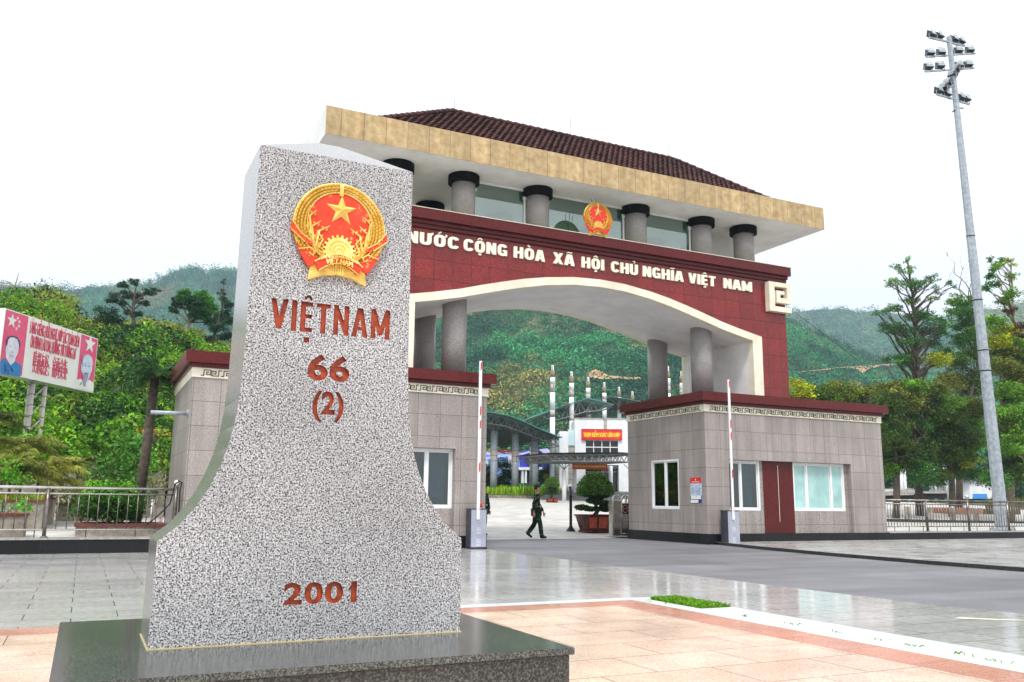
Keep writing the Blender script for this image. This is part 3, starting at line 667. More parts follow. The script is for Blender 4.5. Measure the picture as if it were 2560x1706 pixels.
# ---------------- emblem: local (u, v) with radius 1, depth d towards the viewer
def emblem(cx, cz, yb, R, parent, ms, small=False):
    def fn(u, v, d): return (cx+u*R, yb-d*R, cz+v*R)
    em = MB()
    disc = [(math.cos(2*math.pi*i/64), math.sin(2*math.pi*i/64)) for i in range(64)]
    def extr(mb, poly, d0, d1, shrink=0.):
        n = len(poly); mb.add([fn(u, v, d0) for u, v in poly]+[fn(u, v, d1) for u, v in poly],
            [tuple(range(n, 2*n)), tuple(range(n))[::-1]]+[(i, (i+1) % n, (i+1) % n+n, i+n) for i in range(n)])
    extr(em, disc, 0, .085)
    root = fix_normals(em.build('emblem', ms[2] if len(ms) > 2 else ms[0], parent))
    # rim line
    mb = MB(); mb.tube([fn(u*.985, v*.985, .095) for u, v in disc]+[fn(.985, 0, .095)], .022*R, 6, caps=False)
    mb.tube([fn(u*.70, v*.70+.09, .105) for u, v in disc]+[fn(.70, .09, .105)], .016*R, 6, caps=False)
    # rice ears
    def grain(u, v, a, L, w, d=.10):
        ca, sa = math.cos(a), math.sin(a); n = 6; vv = []
        ring = [(math.cos(2*math.pi*i/n)*L, math.sin(2*math.pi*i/n)*w) for i in range(n)]
        vv = [fn(u+x*ca-y*sa, v+x*sa+y*ca, .08) for x, y in ring]+[fn(u, v, d+.075)]
        mb.add(vv, [(i, (i+1) % n, n) for i in range(n)])
    for sgn in (-1, 1):
        for k, rr in enumerate((.752, .822, .892, .952)):
            nn = 25
            for i in range(nn):
                a = math.radians(-52+142*(i+.5*(k % 2))/nn); 
                if a > math.radians(86): continue
                tz = max(0, (rr-.745))*0
                u = sgn*math.cos(a)*rr; v = math.sin(a)*rr+.015
                if (u*u+(v-.09)**2)**.5 < .72: continue
                grain(u, v, a+math.pi/2 if sgn > 0 else math.pi/2-a, .066, .031)
        # sprigs inside the red field, stalks spreading out of the gear
        for k in range(9):
            a0 = math.radians(-66+7.5*k); u0, v0 = sgn*.30, -.70
            u1, v1 = sgn*math.cos(a0)*.72, math.sin(a0)*.72+.05
            mb.tube([fn(u0, v0, .10), fn((u0+u1)/2+sgn*.05, (v0+v1)/2-.03, .13), fn(u1, v1, .10)], [.02*R, .022*R, .012*R], 5)
            for q in range(4):
                t = .35+.18*q; grain(u0+(u1-u0)*t+sgn*.03, v0+(v1-v0)*t, a0 if sgn > 0 else math.pi-a0, .055, .02, .12)
        for (a, b, c_) in (((.50, -.45), (.44, -.12), (.22, .02)), ((.55, -.40), (.60, -.05), (.42, .10)), ((.62, -.2), (.66, .18), (.52, .32)), ((.45, -.5), (.36, -.30), (.5, -.12))):
            p = [fn(sgn*x, y, .12) for x, y in (a, b, c_)]; mb.tube(p, [.028*R, .022*R, .008*R], 5)
            for q in ((a[0]+b[0])/2, (a[1]+b[1])/2), ((b[0]+c_[0])/2, (b[1]+c_[1])/2): grain(sgn*(q[0]+.04), q[1], math.radians(70 if sgn > 0 else 110), .06, .025, .12); grain(sgn*(q[0]-.05), q[1]-.02, math.radians(120 if sgn > 0 else 60), .05, .02, .12)
    extr(mb, [(-.04, .72), (.04, .72), (.045, .98), (-.045, .98)], .08, .118)
    mb.build('wreath', ms[0], root)
    mb = MB(); extr(mb, [(u*.69, v*.69+.09) for u, v in disc], .08, .092); fix_normals(mb.build('red_field', ms[1], root))
    # faceted star
    mb = MB(); pts = []
    for i in range(10):
        a = math.pi/2+i*math.pi/5; r_ = .345 if i % 2 == 0 else .135; pts.append((r_*math.cos(a)+.02, r_*math.sin(a)+.40))
    mb.add([fn(u, v, .092) for u, v in pts]+[fn(.02, .40, .19)], [(i, (i+1) % 10, 10) for i in range(10)]); mb.build('star', ms[0], root)
    # gear
    mb = MB(); g = []
    for i in range(20):
        for a, r_ in ((0, .30), (.25, .30), (.32, .36), (.68, .36), (.75, .30)):
            t = 2*math.pi*(i+a)/20; g.append((r_*math.cos(t), r_*math.sin(t)-.52))
    extr(mb, g, .09, .14)
    for r_ in (.235, .15, .075): 
        mb.tube([fn(u*r_, v*r_-.52, .142) for u, v in disc]+[fn(r_, -.52, .142)], .018*R, 5, caps=False)
    fix_normals(mb.build('gear', ms[0], root))
    # lower ribbon
    mb = MB(); N = 14
    up_ = [(-.52+1.04*i/N, -.60-.22*abs(2*i/N-1)**1.8) for i in range(N+1)]
    lo = [(-.42+.84*i/N, -.80-.20*abs(2*i/N-1)**1.8) for i in range(N+1)]
    extr(mb, up_+lo[::-1], .10, .175)
    for sg in (-1, 1):
        extr(mb, [(sg*a, b) for a, b in ((.46, -.70), (.66, -.52), (.80, -.56), (.90, -.42), (.86, -.60), (.64, -.94), (.52, -.88))], .06, .13)
        extr(mb, [(sg*a, b) for a, b in ((1.03, .02), (1.04, -.20), (.72, -.42), (.55, -.50), (.62, -.36), (.80, -.26))], .07, .15)
    fix_normals(mb.build('ribbon', ms[1], root))
    mb = MB()
    mb.tube([fn(u, v, .18) for u, v in up_], .013*R, 5); mb.tube([fn(u, v, .18) for u, v in lo], .010*R, 5)
    for sg in (-1, 1):
        mb.tube([fn(sg*a, b, .14) for a, b in ((.86, -.58), (.76, -.56), (.62, -.52), (.50, -.60), (.56, -.68), (.64, -.64))], .016*R, 5)
        mb.tube([fn(sg*a, b, .155) for a, b in ((1.03, .02), (.82, -.24), (.60, -.38))], .014*R, 5); mb.tube([fn(sg*a, b, .155) for a, b in ((1.04, -.18), (.74, -.42))], .014*R, 5)
    mb.build('ribbon_edge', ms[0], root)
    # fluted bow under the ribbon
    mb = MB(); extr(mb, [(-.58, -.82), (-.30, -.74), (0, -.72), (.30, -.74), (.58, -.82), (.62, -1.20), (.30, -1.07), (0, -1.03), (-.30, -1.07), (-.62, -1.20)], 0, .10)
    for k in range(6):
        f_ = .1+.16*k; L = [(-.58-.03*f_, -.84-.34*f_), (-.12, -.80-.22*f_)]
        for sg in (-1, 1): mb.tube([fn(sg*u, v, .105) for u, v in L], .014*R, 4)
    for k in range(5): mb.tube([fn(-.10+.05*k, -.80, .115), fn(-.10+.05*k, -1.03, .115)], .02*R, 5)
    fix_normals(mb.build('bow', ms[0], root))
    def arcfn(u, v, d):
        x = (u-.0); return fn(u, v-.30*x*x*1.6, d+.0)
    if not small:
        text('lettering', 'VIỆT NAM', ms[0], root, lambda u, v, d: arcfn(u, v, .175+d), -.29, .29, -.815, .11, .006, .03)
        text('lettering', 'CỘNG HÒA XÃ HỘI CHỦ NGHĨA', ms[0], root, lambda u, v, d: arcfn(u, v, .175+d), -.44, .44, -.685, .055, .003, .03)
    return root
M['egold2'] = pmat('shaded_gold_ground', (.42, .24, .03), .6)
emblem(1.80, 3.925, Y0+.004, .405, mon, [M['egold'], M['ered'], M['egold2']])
# ================================================================ GUARD BOOTHS
def window(parent, ax, a0, a1, z0, z1, pos, panes, out=-1, frost=None, curtain=None, fname='window'):
    """ax 'x': pane runs along X at Y=pos; ax 'y': along Y at X=pos. panes: list of split positions"""
    def bx(mb, u0, u1, w0, w1, d0, d1):
        if ax == 'x': mb.box(min(u0, u1), max(u0, u1), min(pos+d0*-out, pos+d1*-out), max(pos+d0*-out, pos+d1*-out), w0, w1)
        else: mb.box(min(pos+d0*-out, pos+d1*-out), max(pos+d0*-out, pos+d1*-out), min(u0, u1), max(u0, u1), w0, w1)
    mb = MB(); t = .085
    bx(mb, a0, a1, z0, z0+t, -.02, .10); bx(mb, a0, a1, z1-t, z1, -.02, .10)
    bx(mb, a0, a0+t, z0+t, z1-t, -.02, .10); bx(mb, a1-t, a1, z0+t, z1-t, -.02, .10)
    for p in panes: bx(mb, p-.05, p+.05, z0+t, z1-t, -.01, .09)
    ed = [a0+t]+panes+[a1-t]
    for i in range(len(ed)-1):      # sash rails of each leaf
        u0, u1 = ed[i]+(.05 if i else 0), ed[i+1]-(.05 if i < len(ed)-2 else 0); d = .02+.025*(i % 2)
        bx(mb, u0, u1, z0+t, z0+t+.05, d, d+.05); bx(mb, u0, u1, z1-t-.05, z1-t, d, d+.05)
        bx(mb, u0, u0+.04, z0+t+.05, z1-t-.05, d, d+.05); bx(mb, u1-.04, u1, z0+t+.05, z1-t-.05, d, d+.05)
    w = mb.build('window', M['frame'], parent); bevel(w, .006, 1)
    g = MB(); bx(g, a0+t, a1-t, z0+t, z1-t, .055, .065); g.build('pane', M['frost'] if frost else M['glass'], w)
    if curtain:
        c = MB(); n = 14; u0, u1 = curtain
        for i in range(n):
            a, b = u0+(u1-u0)*i/n, u0+(u1-u0)*(i+1)/n; bx(c, a, b, z0+.02, z1, .30+.03*(i % 2), .34+.03*(i % 2))
        c.build('curtain', M['curtain'], w)
    return w
def key_band(mb, fn, a0, a1, z0, h, depth=.014, pitch=.60, w=.026):
    A = [(.0, 0), (.13, 0), (.13, 1), (.47, 1), (.47, .18), (.27, .18), (.27, .62), (.37, .62)]
    B = [(1.0-x, 1-y) for x, y in A]; B = [(1.0-x, y) for x, y in A]
    n = max(1, int((a1-a0)/pitch)); p = (a1-a0)/n
    for i in range(n):
        for P_, fl in ((A, 0), (A, 1)):
            pts = [((x if not fl else 1.0-x)*p+a0+i*p, z0+(y if not fl else 1-y)*h) for x, y in P_]
            for (u, v), (u2, v2) in zip(pts[:-1], pts[1:]):
                x0, x1 = min(u, u2)-w/2, max(u, u2)+w/2; y0, y1 = min(v, v2)-w/2, max(v, v2)+w/2
                mb.add([fn(x0, y0, 0), fn(x1, y0, 0), fn(x1, y1, 0), fn(x0, y1, 0), fn(x0, y0, depth), fn(x1, y0, depth), fn(x1, y1, depth), fn(x0, y1, depth)],
                       [(4, 5, 6, 7), (0, 1, 5, 4), (1, 2, 6, 5), (2, 3, 7, 6), (3, 0, 4, 7)])
M['keyline'] = pmat('dark_key_inlay', (.07, .055, .035), .6)
def booth(mir):
    mx = (lambda x: 36.05-x) if mir else (lambda x: x)
    name = 'pinkish grey stone guard booth behind the boundary marker, left of the gateway' if mir else 'pinkish grey stone guard booth right of the gateway with poster on its side wall'
    b = empty('guard_booth', (mx(28.1), 31.9, 0), name, 'booth', 'stone guard booths carrying the gate')
    def bx(mb, x0, x1, y0, y1, z0, z1): x0, x1 = sorted((mx(x0), mx(x1))); mb.box(x0, x1, y0, y1, z0, z1)
    mb = MB(); y0, y1, y2, yb = 28.99, 29.25, 29.5, 34.75
    T = 5.42
    bx(mb, 23.0, 24.2, y0, y1, .42, T); bx(mb, 31.2, 33.25, y0, y1, .42, T); bx(mb, 24.2, 31.2, y0, y1, 3.47, T)
    bx(mb, 23.25, 24.2, y1, y2, .42, T); bx(mb, 31.2, 33.0, y1, y2, .42, T)
    bx(mb, 24.2, 26.06, y1, y2, .42, 1.355); bx(mb, 26.06, 26.24, y1, y2, .42, 3.47); bx(mb, 27.94, 31.0, y1, y2, .42, 1.355); bx(mb, 31.0, 31.2, y1, y2, .42, 3.47)
    for z in ((3.475, T),): bx(mb, 24.2, 31.2, y1, y2, *z)
    bx(mb, 23.0, 23.25, y1, 30.83, .42, T); bx(mb, 23.0, 23.25, 32.87, yb, .42, T); bx(mb, 23.0, 23.25, 30.83, 32.87, .42, 1.375); bx(mb, 23.0, 23.25, 30.83, 32.87, 3.53, T)
    bx(mb, 33.0, 33.25, y1, yb, .42, T); bx(mb, 23.25, 33.0, yb-.25, yb, .42, T)
    mb.build('wall', M['booth'], b)
    mb = MB(); bx(mb, 26.24, 27.94, y1-.02, y2, .42, 3.468); mb.build('red_panel', M['redg2'], b)
    mb = MB(); bx(mb, 27.07, 27.09, y1-.026, y1-.021, .9, 3.3); mb.build('panel_seam', M['cream'], b)
    mb = MB(); bx(mb, 22.95, 33.30, 28.94, 34.8, -.02, .42); mb.build('plinth', M['black'], b)
    mb = MB(); bx(mb, 22.96, 33.29, 28.95, 34.79, T, 5.73); fr = mb.build('frieze', M['cream'], b)
    mb = MB(); x0, x1 = sorted((mx(22.96), mx(33.29)))
    key_band(mb, lambda u, v, d: (u, 28.95-d, v), x0+.28, x1-.28, 5.485, .175)
    mb.build('key_pattern', M['keyline'], fr); mb = MB()
    key_band(mb, lambda u, v, d: (mx(22.96)-d*(1 if not mir else -1), u, v), 29.2, 34.5, 5.485, .175)
    mb.build('key_pattern', M['keyline'], fr)
    mb = MB(); bx(mb, 22.90, 33.36, 28.88, 34.86, 5.735, 5.86); bx(mb, 22.74, 33.52, 28.72, 35.02, 5.865, 6.24); mb.build('cornice', M['redg2'], b)
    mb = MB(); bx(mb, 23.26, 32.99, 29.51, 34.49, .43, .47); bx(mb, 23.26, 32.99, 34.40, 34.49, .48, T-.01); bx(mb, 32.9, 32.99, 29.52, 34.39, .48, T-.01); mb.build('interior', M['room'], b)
    w0, w1 = sorted((mx(24.2), mx(26.06)))
    window(b, 'x', w0, w1, 1.36, 3.465, y1+.02, [(w0+w1)/2+(-.08 if not mir else -.04)], curtain=(w1-.75, w1-.15))
    w0, w1 = sorted((mx(27.95), mx(31.0)))
    window(b, 'x', w0, w1, 1.36, 3.465, y1+.02, [w0+.82, w1-.78], frost=True)
    window(b, 'y', 30.83, 32.87, 1.38, 3.525, mx(23.0)+(.02 if not mir else -.02), [31.85], out=(-1 if not mir else 1), curtain=(31.9, 32.7))
    return b
BR = booth(False); BL = booth(True)
# head seen low in the window, bag on the left sill
# poster on the side of the right booth
ps = empty('wall_poster', (22.985, 29.66, 1.67), 'narrow notice poster with red heading on the side wall of the right booth', 'poster')
def pf(u, v, d): return (22.995-d, 30.04-u, 1.665+v)          # u to the right as seen
def prect(mb, fn, u0, u1, v0, v1, d):
    mb.add([fn(u0, v0, d), fn(u1, v0, d), fn(u1, v1, d), fn(u0, v1, d)], [(0, 1, 2, 3)])
mb = MB(); mb.box(22.985, 22.995, 29.29, 30.04, 1.665, 2.70); mb.build('sheet', M['postb'], ps)
mb = MB(); prect(mb, pf, 0, .75, .80, 1.035, .014); mb.build('heading', M['signred'], ps)
mb = MB()
prect(mb, pf, .10, .64, .845, .868, .017); prect(mb, pf, .345, .40, .92, .98, .017); mb.build('heading_mark', M['paper'], ps)
mb = MB(); prect(mb, pf, .03, .72, .155, .29, .014); mb.build('white_box', M['paper'], ps)
mb = MB(); prect(mb, pf, 0, .50, 0, .11, .014); mb.build('footer', M['paper'], ps)
mb = MB(); prect(mb, pf, .52, .75, 0, .13, .0145); prect(mb, pf, 0, .75, .125, .14, .016); prect(mb, pf, .0, .03, .14, .30, .016); prect(mb, pf, .70, .75, .14, .30, .0165)
for u, v in ((.06, .70), (.38, .66), (.60, .70), (.08, .40), (.38, .42), (.10, .52), (.36, .22), (.62, .55)): prect(mb, pf, u, u+.035, v, v+.045, .0155)
for k in range(6): prect(mb, pf, .42, .66, .60-.05*k, .61-.05*k, .0155); prect(mb, pf, .10, .30, .63-.045*k, .638-.045*k, .0155)
mb.build('print', M['navy'], ps)
# pipe lamp on left booth
pp = empty('pipe_bracket', (2.6, 29.7, 4.35), 'short grey pipe sticking out of the left end of the left booth', 'pipe')
za = at(377, 1031, 29.6); zb = (2.84, 29.6, za[2]+.02)
MB().tube([za, zb], .065, 10).build('pipe', M['galv'], pp, True)
mb = MB(); mb.tube([(2.76, 29.6, zb[2]), (2.84, 29.6, zb[2])], .12, 12); mb.build('flange', M['galv'], pp)

# ================================================================ GATE
XM = 18.05
G = empty('border_gate', (XM, 31.7, 6.24), 'large red granite border gate with arch, columns and dark tiled hip roof', 'gate')
arch_o = [(0, 10.52), (1.2, 10.47), (2.43, 10.31), (3.4, 10.13), (4.37, 9.89), (5.2, 9.67), (6.1, 9.41), (7.2, 9.16), (8.37, 8.93)]
arch_i = [(0, 10.21), (1.2, 10.16), (2.5, 9.98), (3.5, 9.77), (4.4, 9.54), (5.22, 9.32), (6.1, 9.08), (7.0, 8.88), (7.85, 8.71)]
def sym(pr): return [(XM-x, z) for x, z in pr[::-1]]+[(XM+x, z) for x, z in pr[1:]]
AO, AI = sym(arch_o), sym(arch_i)
def strip_prism(top, bot, ya, yb):       # columns of quads between two profiles of equal length, closed solid
    mb = MB(); n = len(top)
    V = [(x, ya, z) for x, z in top]+[(x, ya, z) for x, z in bot]+[(x, yb, z) for x, z in top]+[(x, yb, z) for x, z in bot]
    F_ = []
    for i in range(n-1):
        F_ += [(n+i, n+i+1, i+1, i), (2*n+i, 2*n+i+1, 3*n+i+1, 3*n+i), (i, i+1, 2*n+i+1, 2*n+i), (n+i+1, n+i, 3*n+i, 3*n+i+1)]
    F_ += [(0, 2*n, 3*n, n), (n-1, 2*n-1, 4*n-1, 3*n-1)]
    mb.add(V, F_); return mb
ZT = 11.56
def full(prof, xo, ya, yb, name, mat):
    top = [(xo[0], ZT)]+[(prof[0][0], ZT)]+[(x, ZT) for x, z in prof[1:-1]]+[(prof[-1][0], ZT)]+[(xo[1], ZT)]
    mb = strip_prism([(x, ZT) for x, z in prof], prof, ya, yb)
    mb.box(xo[0], prof[0][0], ya, yb, 6.24, ZT); mb.box(prof[-1][0], xo[1], ya, yb, 6.24, ZT)
    return fix_normals(mb.build(name, mat, G))
full(AO, (8.15, 27.93), 29.20, 29.46, 'red_facade', M['redg'])
full(AO, (8.15, 27.93), 33.95, 34.20, 'red_facade', M['redg'])
full(AI, (8.17, 27.91), 29.47, 33.94, 'inner_structure', M['white'])
MB().box(27.915, 27.93, 29.46, 33.95, 6.25, ZT).build('side_cladding', M['redg'], G); MB().box(8.15, 8.165, 29.46, 33.95, 6.25, ZT).build('side_cladding', M['redg'], G)
for ya, yb in ((29.13, 29.465), (33.945, 34.27)):
    mb = strip_prism(AO, AI, ya, yb)
    mb.prism([(AO[0][0], 6.24), (AI[0][0], 6.24), AI[0], AO[0]], ya, yb); mb.prism([(AI[-1][0], 6.24), (AO[-1][0], 6.24), AO[-1], AI[-1]], ya, yb)
    fix_normals(mb.build('arch_trim', M['cream'], G))
mb = MB(); mb.box(8.10, 27.98, 29.10, 34.3, ZT, 11.70); mb.box(8.05, 28.0, 29.02, 34.36, 11.705, 11.84); mb.box(7.95, 28.07, 28.88, 34.5, 11.845, 12.24)
mb.build('cornice', M['redg2'], G)
mb = MB(); mb.box(7.93, 28.09, 28.86, 34.52, 12.24, 12.262); mb.build('ledge_edge', M['cream'], G)
for sg in (1, -1):
    mb = MB(); q = lambda x: XM+sg*(x-XM)
    for x0, x1, z0, z1 in ((26.78, 27.10, 10.13, 11.48), (27.10, 28.05, 11.28, 11.48), (27.10, 28.05, 10.13, 10.36), (27.83, 28.05, 10.78, 11.28), (27.21, 28.05, 10.55, 10.78), (27.21, 27.42, 10.78, 11.10), (27.42, 27.68, 10.94, 11.10)):
        a, b_ = sorted((q(x0), q(x1))); mb.box(a, b_, 28.93, 29.26, z0, z1)
    mb.build('key_ornament', M['cream'], G)
# columns
def column(x, y, z0, z1, cap=True, base=True):
    mb = MB(); mb.lathe((x, y, 0), [(.47, z0), (.47, z1)], 32); c = mb.build('column', M['col'], G, True)
    for p in c.data.polygons: p.use_smooth = len(p.vertices) == 4
    if cap:
        k = MB().lathe((x, y, 0), [(.50, z1-.36), (.60, z1-.345), (.62, z1-.33), (.62, z1-.02), (.60, z1-.003)], 32).build('capital', M['blackc'], c)
    if base:
        MB().lathe((x, y, 0), [(.58, z0), (.60, z0+.02), (.60, z0+.09), (.575, z0+.13), (.49, z0+.14)], 32).build('base_ring', M['blackc'], c)
SOF = 14.20
for x in (9.65, 12.36, 15.64, 20.41, 23.93, 26.36):
    column(x, 30.0, 12.262, SOF); column(x, 33.75, 12.262, SOF)
for x in (12.2, 23.95):
    column(x, 30.25, 6.24, 9.35, False); column(x, 33.55, 6.24, 9.35, False)
# gallery glazing
for a, b_ in ((12.36, 15.64), (15.64, 20.41), (20.41, 23.93)):
    mb = MB(); a0, a1 = a+.50, b_-.50; y = 30.12
    mb.box(a0, a0+.07, y, y+.08, 12.27, 14.19); mb.box(a1-.07, a1, y, y+.08, 12.27, 14.19)
    mb.box(a0+.07, a1-.07, y, y+.08, 14.08, 14.19); mb.box(a0+.07, a1-.07, y, y+.08, 12.27, 12.33)
    for xx in (a0-.02, a1-.10): mb.box(xx, xx+.12, y-.03, y+.11, 13.72, 13.92); mb.box(xx, xx+.12, y-.03, y+.11, 12.27, 12.42)
    w = mb.build('glazing_frame', M['frame'], G)
    MB().box(a0+.07, a1-.07, y+.03, y+.045, 12.33, 14.08).build('pane', M['glassg'], w)
MB().box(25.75, 27.4, 31.5, 33.1, 12.262, SOF).build('stair_housing', M['white'], G)
# roof
r = MB(); r.box(6.48, 29.82, 28.46, 35.9, SOF, 15.215); rf = r.build('roof_slab', M['white'], G)
MB().box(6.465, 29.835, 28.435, 28.455, SOF-.01, 15.235).build('fascia', M['beige'], rf)
mb = MB(); mb.box(6.465, 29.835, 28.455, 28.60, 15.217, 15.237)
mb.build('fascia_capping', M['beige'], rf)
EX0, EX1, EY0, EY1, EZ = 8.3, 27.5, 28.98, 34.62, 15.22
RX0, RX1, RY, RZ = 12.47, 23.87, 31.8, 17.66
def tiles(P0, P1, Q0, Q1, rows):
    """P0-P1 eave, Q0-Q1 ridge; tile waves run up the slope"""
    P0, P1, Q0, Q1 = map(np.array, (P0, P1, Q0, Q1)); mb = MB(); u = (P1-P0)/np.linalg.norm(P1-P0)
    up = np.cross(u, (Q0-P0)); up = up/np.linalg.norm(up); up = up if up[2] > 0 else -up
    for j in range(rows):
        va, vb = j/rows, (j+1)/rows
        A0, A1 = P0+(Q0-P0)*va, P1+(Q1-P1)*va; B0, B1 = P0+(Q0-P0)*vb, P1+(Q1-P1)*vb
        s0, s1 = np.dot(B0-P0, u), np.dot(B1-P0, u); n = max(2, int((s1-s0)/.075)); off = .135*(j % 2)
        sl = (B0-A0)-u*np.dot(B0-A0, u)
        V = []
        for i in range(n+1):
            s = s0+(s1-s0)*i/n; w = .05*abs(math.sin(math.pi*(s+off)/.27))
            base = A0+u*(s-np.dot(A0-P0, u)); j_ = rnd.gauss(0, .006)
            V += [base+up*(.0+w*.2), base+up*(.085+w+j_), base+sl*1.06+up*(.03+w)]
        mb.add(V, sum([[(3*i, 3*i+3, 3*i+4, 3*i+1), (3*i+1, 3*i+4, 3*i+5, 3*i+2)] for i in range(n)], []))
        # triangular ends up to the hip lines
        for (A, B, e) in ((A0, B0, s0), (A1, B1, s1)):
            c = A0+u*(e-np.dot(A0-P0, u)); mb.add([A+up*.06, c+up*.06, B+up*.04], [(0, 1, 2)])
    return mb
mb = MB()
for a in ((((EX0, EY0, EZ), (EX1, EY0, EZ), (RX0, RY, RZ), (RX1, RY, RZ))), (((EX1, EY1, EZ), (EX0, EY1, EZ), (RX1, RY, RZ), (RX0, RY, RZ))),
          (((EX0, EY1, EZ), (EX0, EY0, EZ), (RX0, RY, RZ), (RX0, RY+.001, RZ))), (((EX1, EY0, EZ), (EX1, EY1, EZ), (RX1, RY, RZ), (RX1, RY+.001, RZ)))):
    t = tiles(*a, 15); mb.add(t.v, t.f)
tr = mb.build('tiled_roof', M['tile'], G)
mb = MB()
for p, q in (((EX0, EY0, EZ), (RX0, RY, RZ)), ((EX1, EY0, EZ), (RX1, RY, RZ)), ((EX0, EY1, EZ), (RX0, RY, RZ)), ((EX1, EY1, EZ), (RX1, RY, RZ)), ((RX0, RY, RZ), (RX1, RY, RZ))):
    p, q = np.array(p), np.array(q); L = np.linalg.norm(q-p); n = int(L/.36)
    for i in range(n):
        a = p+(q-p)*i/n; b_ = p+(q-p)*(i+1.12)/n; o_ = np.array([0, 0, .10])
        mb.tube([a+o_, b_+o_-[0, 0, .015]], [.125, .095], 8)
mb.build('ridge_tiles', M['tile'], tr, True)
for x, y, h in ((1128, 228, 1), (1414, 292, 1), (1670, 350, 1)):
    b_ = {1128: (12.6, RY, RZ), 1414: (18.2, RY, RZ), 1670: (23.6, RY, RZ)}[x]; e = at(x, y, RY)
    t = empty('lightning_rod', (b_[0], RY, RZ+.05), {1128: 'thin rod on the left end of the tiled roof ridge', 1414: 'thin rod on the middle of the tiled roof ridge', 1670: 'thin rod near the right end of the tiled roof ridge'}[x], 'rod', 'lightning rods on the roof')
    MB().tube([(b_[0], RY, RZ+.1), (b_[0]+.02, RY, max(RZ+.8, e[2]))], .016, 5).build('rod', M['galv'], t)
    MB().lathe((b_[0], RY, RZ+.1), [(.06, 0), (.06, .08), (.02, .12)], 8).build('rod_foot', M['galv'], t)
# facade lettering
for s, a, b_ in (('NƯỚC', 9.78, 11.86), ('CỘNG', 12.06, 13.88), ('HÒA', 14.16, 15.52), ('XÃ', 15.90, 16.86), ('HỘI', 17.20, 18.26), ('CHỦ', 18.60, 19.90), ('NGHĨA', 20.15, 22.22), ('VIỆT', 22.50, 23.95), ('NAM', 24.39, 25.98)):
    mb = MB(); heavy(mb, s, lambda u, v, d: (u, 29.195-d, v), a, b_, 10.92, .45, .07); fix_normals(mb.build('lettering', M['letter'], G))
# emblem above the arch
em = emblem(17.80, 12.98, 28.90, .66, G, [M['gold'], M['signred']], True)
mb = MB(); mb.box(17.3, 18.3, 28.95, 29.4, 12.25, 12.30); mb.tube([(17.8, 29.3, 12.3), (17.8, 28.98, 13.5)], .04, 6)
for k in (-.16, .02, .16): mb.tube([(17.85+k, 29.0, 13.6), (17.80+k*1.2, 29.1, 13.6+.32-abs(k)*.3)], .012, 4)
mb.build('emblem_stand', M['blackp'], G)
# ================================================================ RAILINGS
def railing(x0, x1, label, posts, ball, spacing):
    R_ = empty('railing', ((x0+x1)/2, 29.2, .455), label, 'railing', 'stainless steel railings on the low walls')
    y = 29.2
    MB().tube([(x0, y, 1.89), (x1, y, 1.89)], .045, 10).build('top_rail', M['steel'], R_, True)
    MB().tube([(x0, y, 1.72), (x1, y, 1.72)], .024, 8).build('middle_rail', M['steel'], R_, True)
    MB().tube([(x0, y, .68), (x1, y, .68)], .024, 8).build('bottom_rail', M['steel'], R_, True)
    for p in posts:
        mb = MB(); mb.tube([(p, y, .46), (p, y, 1.88)], .055, 10); mb.lathe((p, y, 0), [(.10, .456), (.10, .48), (.055, .50)], 12)
        o = mb.build('post', M['steel'], R_, True)
    mb = MB(); n = int((x1-x0)/spacing)
    for i in range(n):
        x = x0+spacing*(i+.5)
        if min(abs(x-p) for p in posts) < .1: continue
        lg = i % 5 == 2
        mb.tube([(x, y, .46 if lg else .69), (x, y, 1.86 if lg else 1.71)], .016, 6)
    o = mb.build('baluster', M['steel'], R_, True); tag(o, kind='stuff')
    for p in ball:
        mb = MB(); mb.tube([(p, y, .46), (p, y, 1.98)], .06, 10); mb.build('end_post', M['steel'], R_, True)
        MB().ell((p, y, 2.09), (.105, .105, .105), 14, 9).build('ball_finial', M['steel'], R_, True)
    return R_
def rails_split(x0, x1, label, posts, ball, sp, dark=False):
    # every baluster its own part near the camera
    R_ = railing(x0, x1, label, posts, ball, sp)
    st = [c for c in R_.children if c.name.startswith('baluster')][0]; bpy.data.objects.remove(st)
    for c in R_.children:
        if c.name.startswith(('post', 'end_post')) or (dark and not c.name.startswith('ball')): c.data.materials[0] = M['steeld']
    n = int((x1-x0)/sp); pro = {}
    for i in range(n):
        x = x0+sp*(i+.5)
        if min([9]+[abs(x-p) for p in posts]) < .1: continue
        lg = i % 5 == 2
        if lg not in pro:
            pro[lg] = (MB().tube([(x, 29.2, .46 if lg else .69), (x, 29.2, 1.86 if lg else 1.71)], .016, 6).build('baluster', M['steeld'], R_, True), x)
        else:
            o, xx = pro[lg]; c = o.copy(); COL.objects.link(c); c.parent = R_; c.location = ((x-xx)*S, 0, 0)
rails_split(-14, 2.60, 'stainless steel railing in front of the garden on the left', [-13.2, -10.1, -7.0, -4.0, -.92], [2.60], .27)
rails_split(33.5, 52, 'stainless steel railing right of the right guard booth', [36.18, 42.1, 45.1, 48.1, 51.1], [39.12], .19, True)
# cable hanging on the end post
t = empty('black_cable', (2.2, 29.1, .46), 'thin black cable looped over the railing end post beside the left booth', 'cable')
pts = [gnd(362, 1318, .46), at(395, 1290, 29.1), at(425, 1260, 29.1), at(432, 1235, 29.1), at(437, 1212, 29.08), at(447, 1203, 29.05), at(455, 1206, 29.08), at(450, 1225, 29.12), at(446, 1300, 29.15)]
pts[0] = at(368, 1312, 29.1)
MB().tube(pts, .022, 6).build('cable', M['rubber'], t, True)
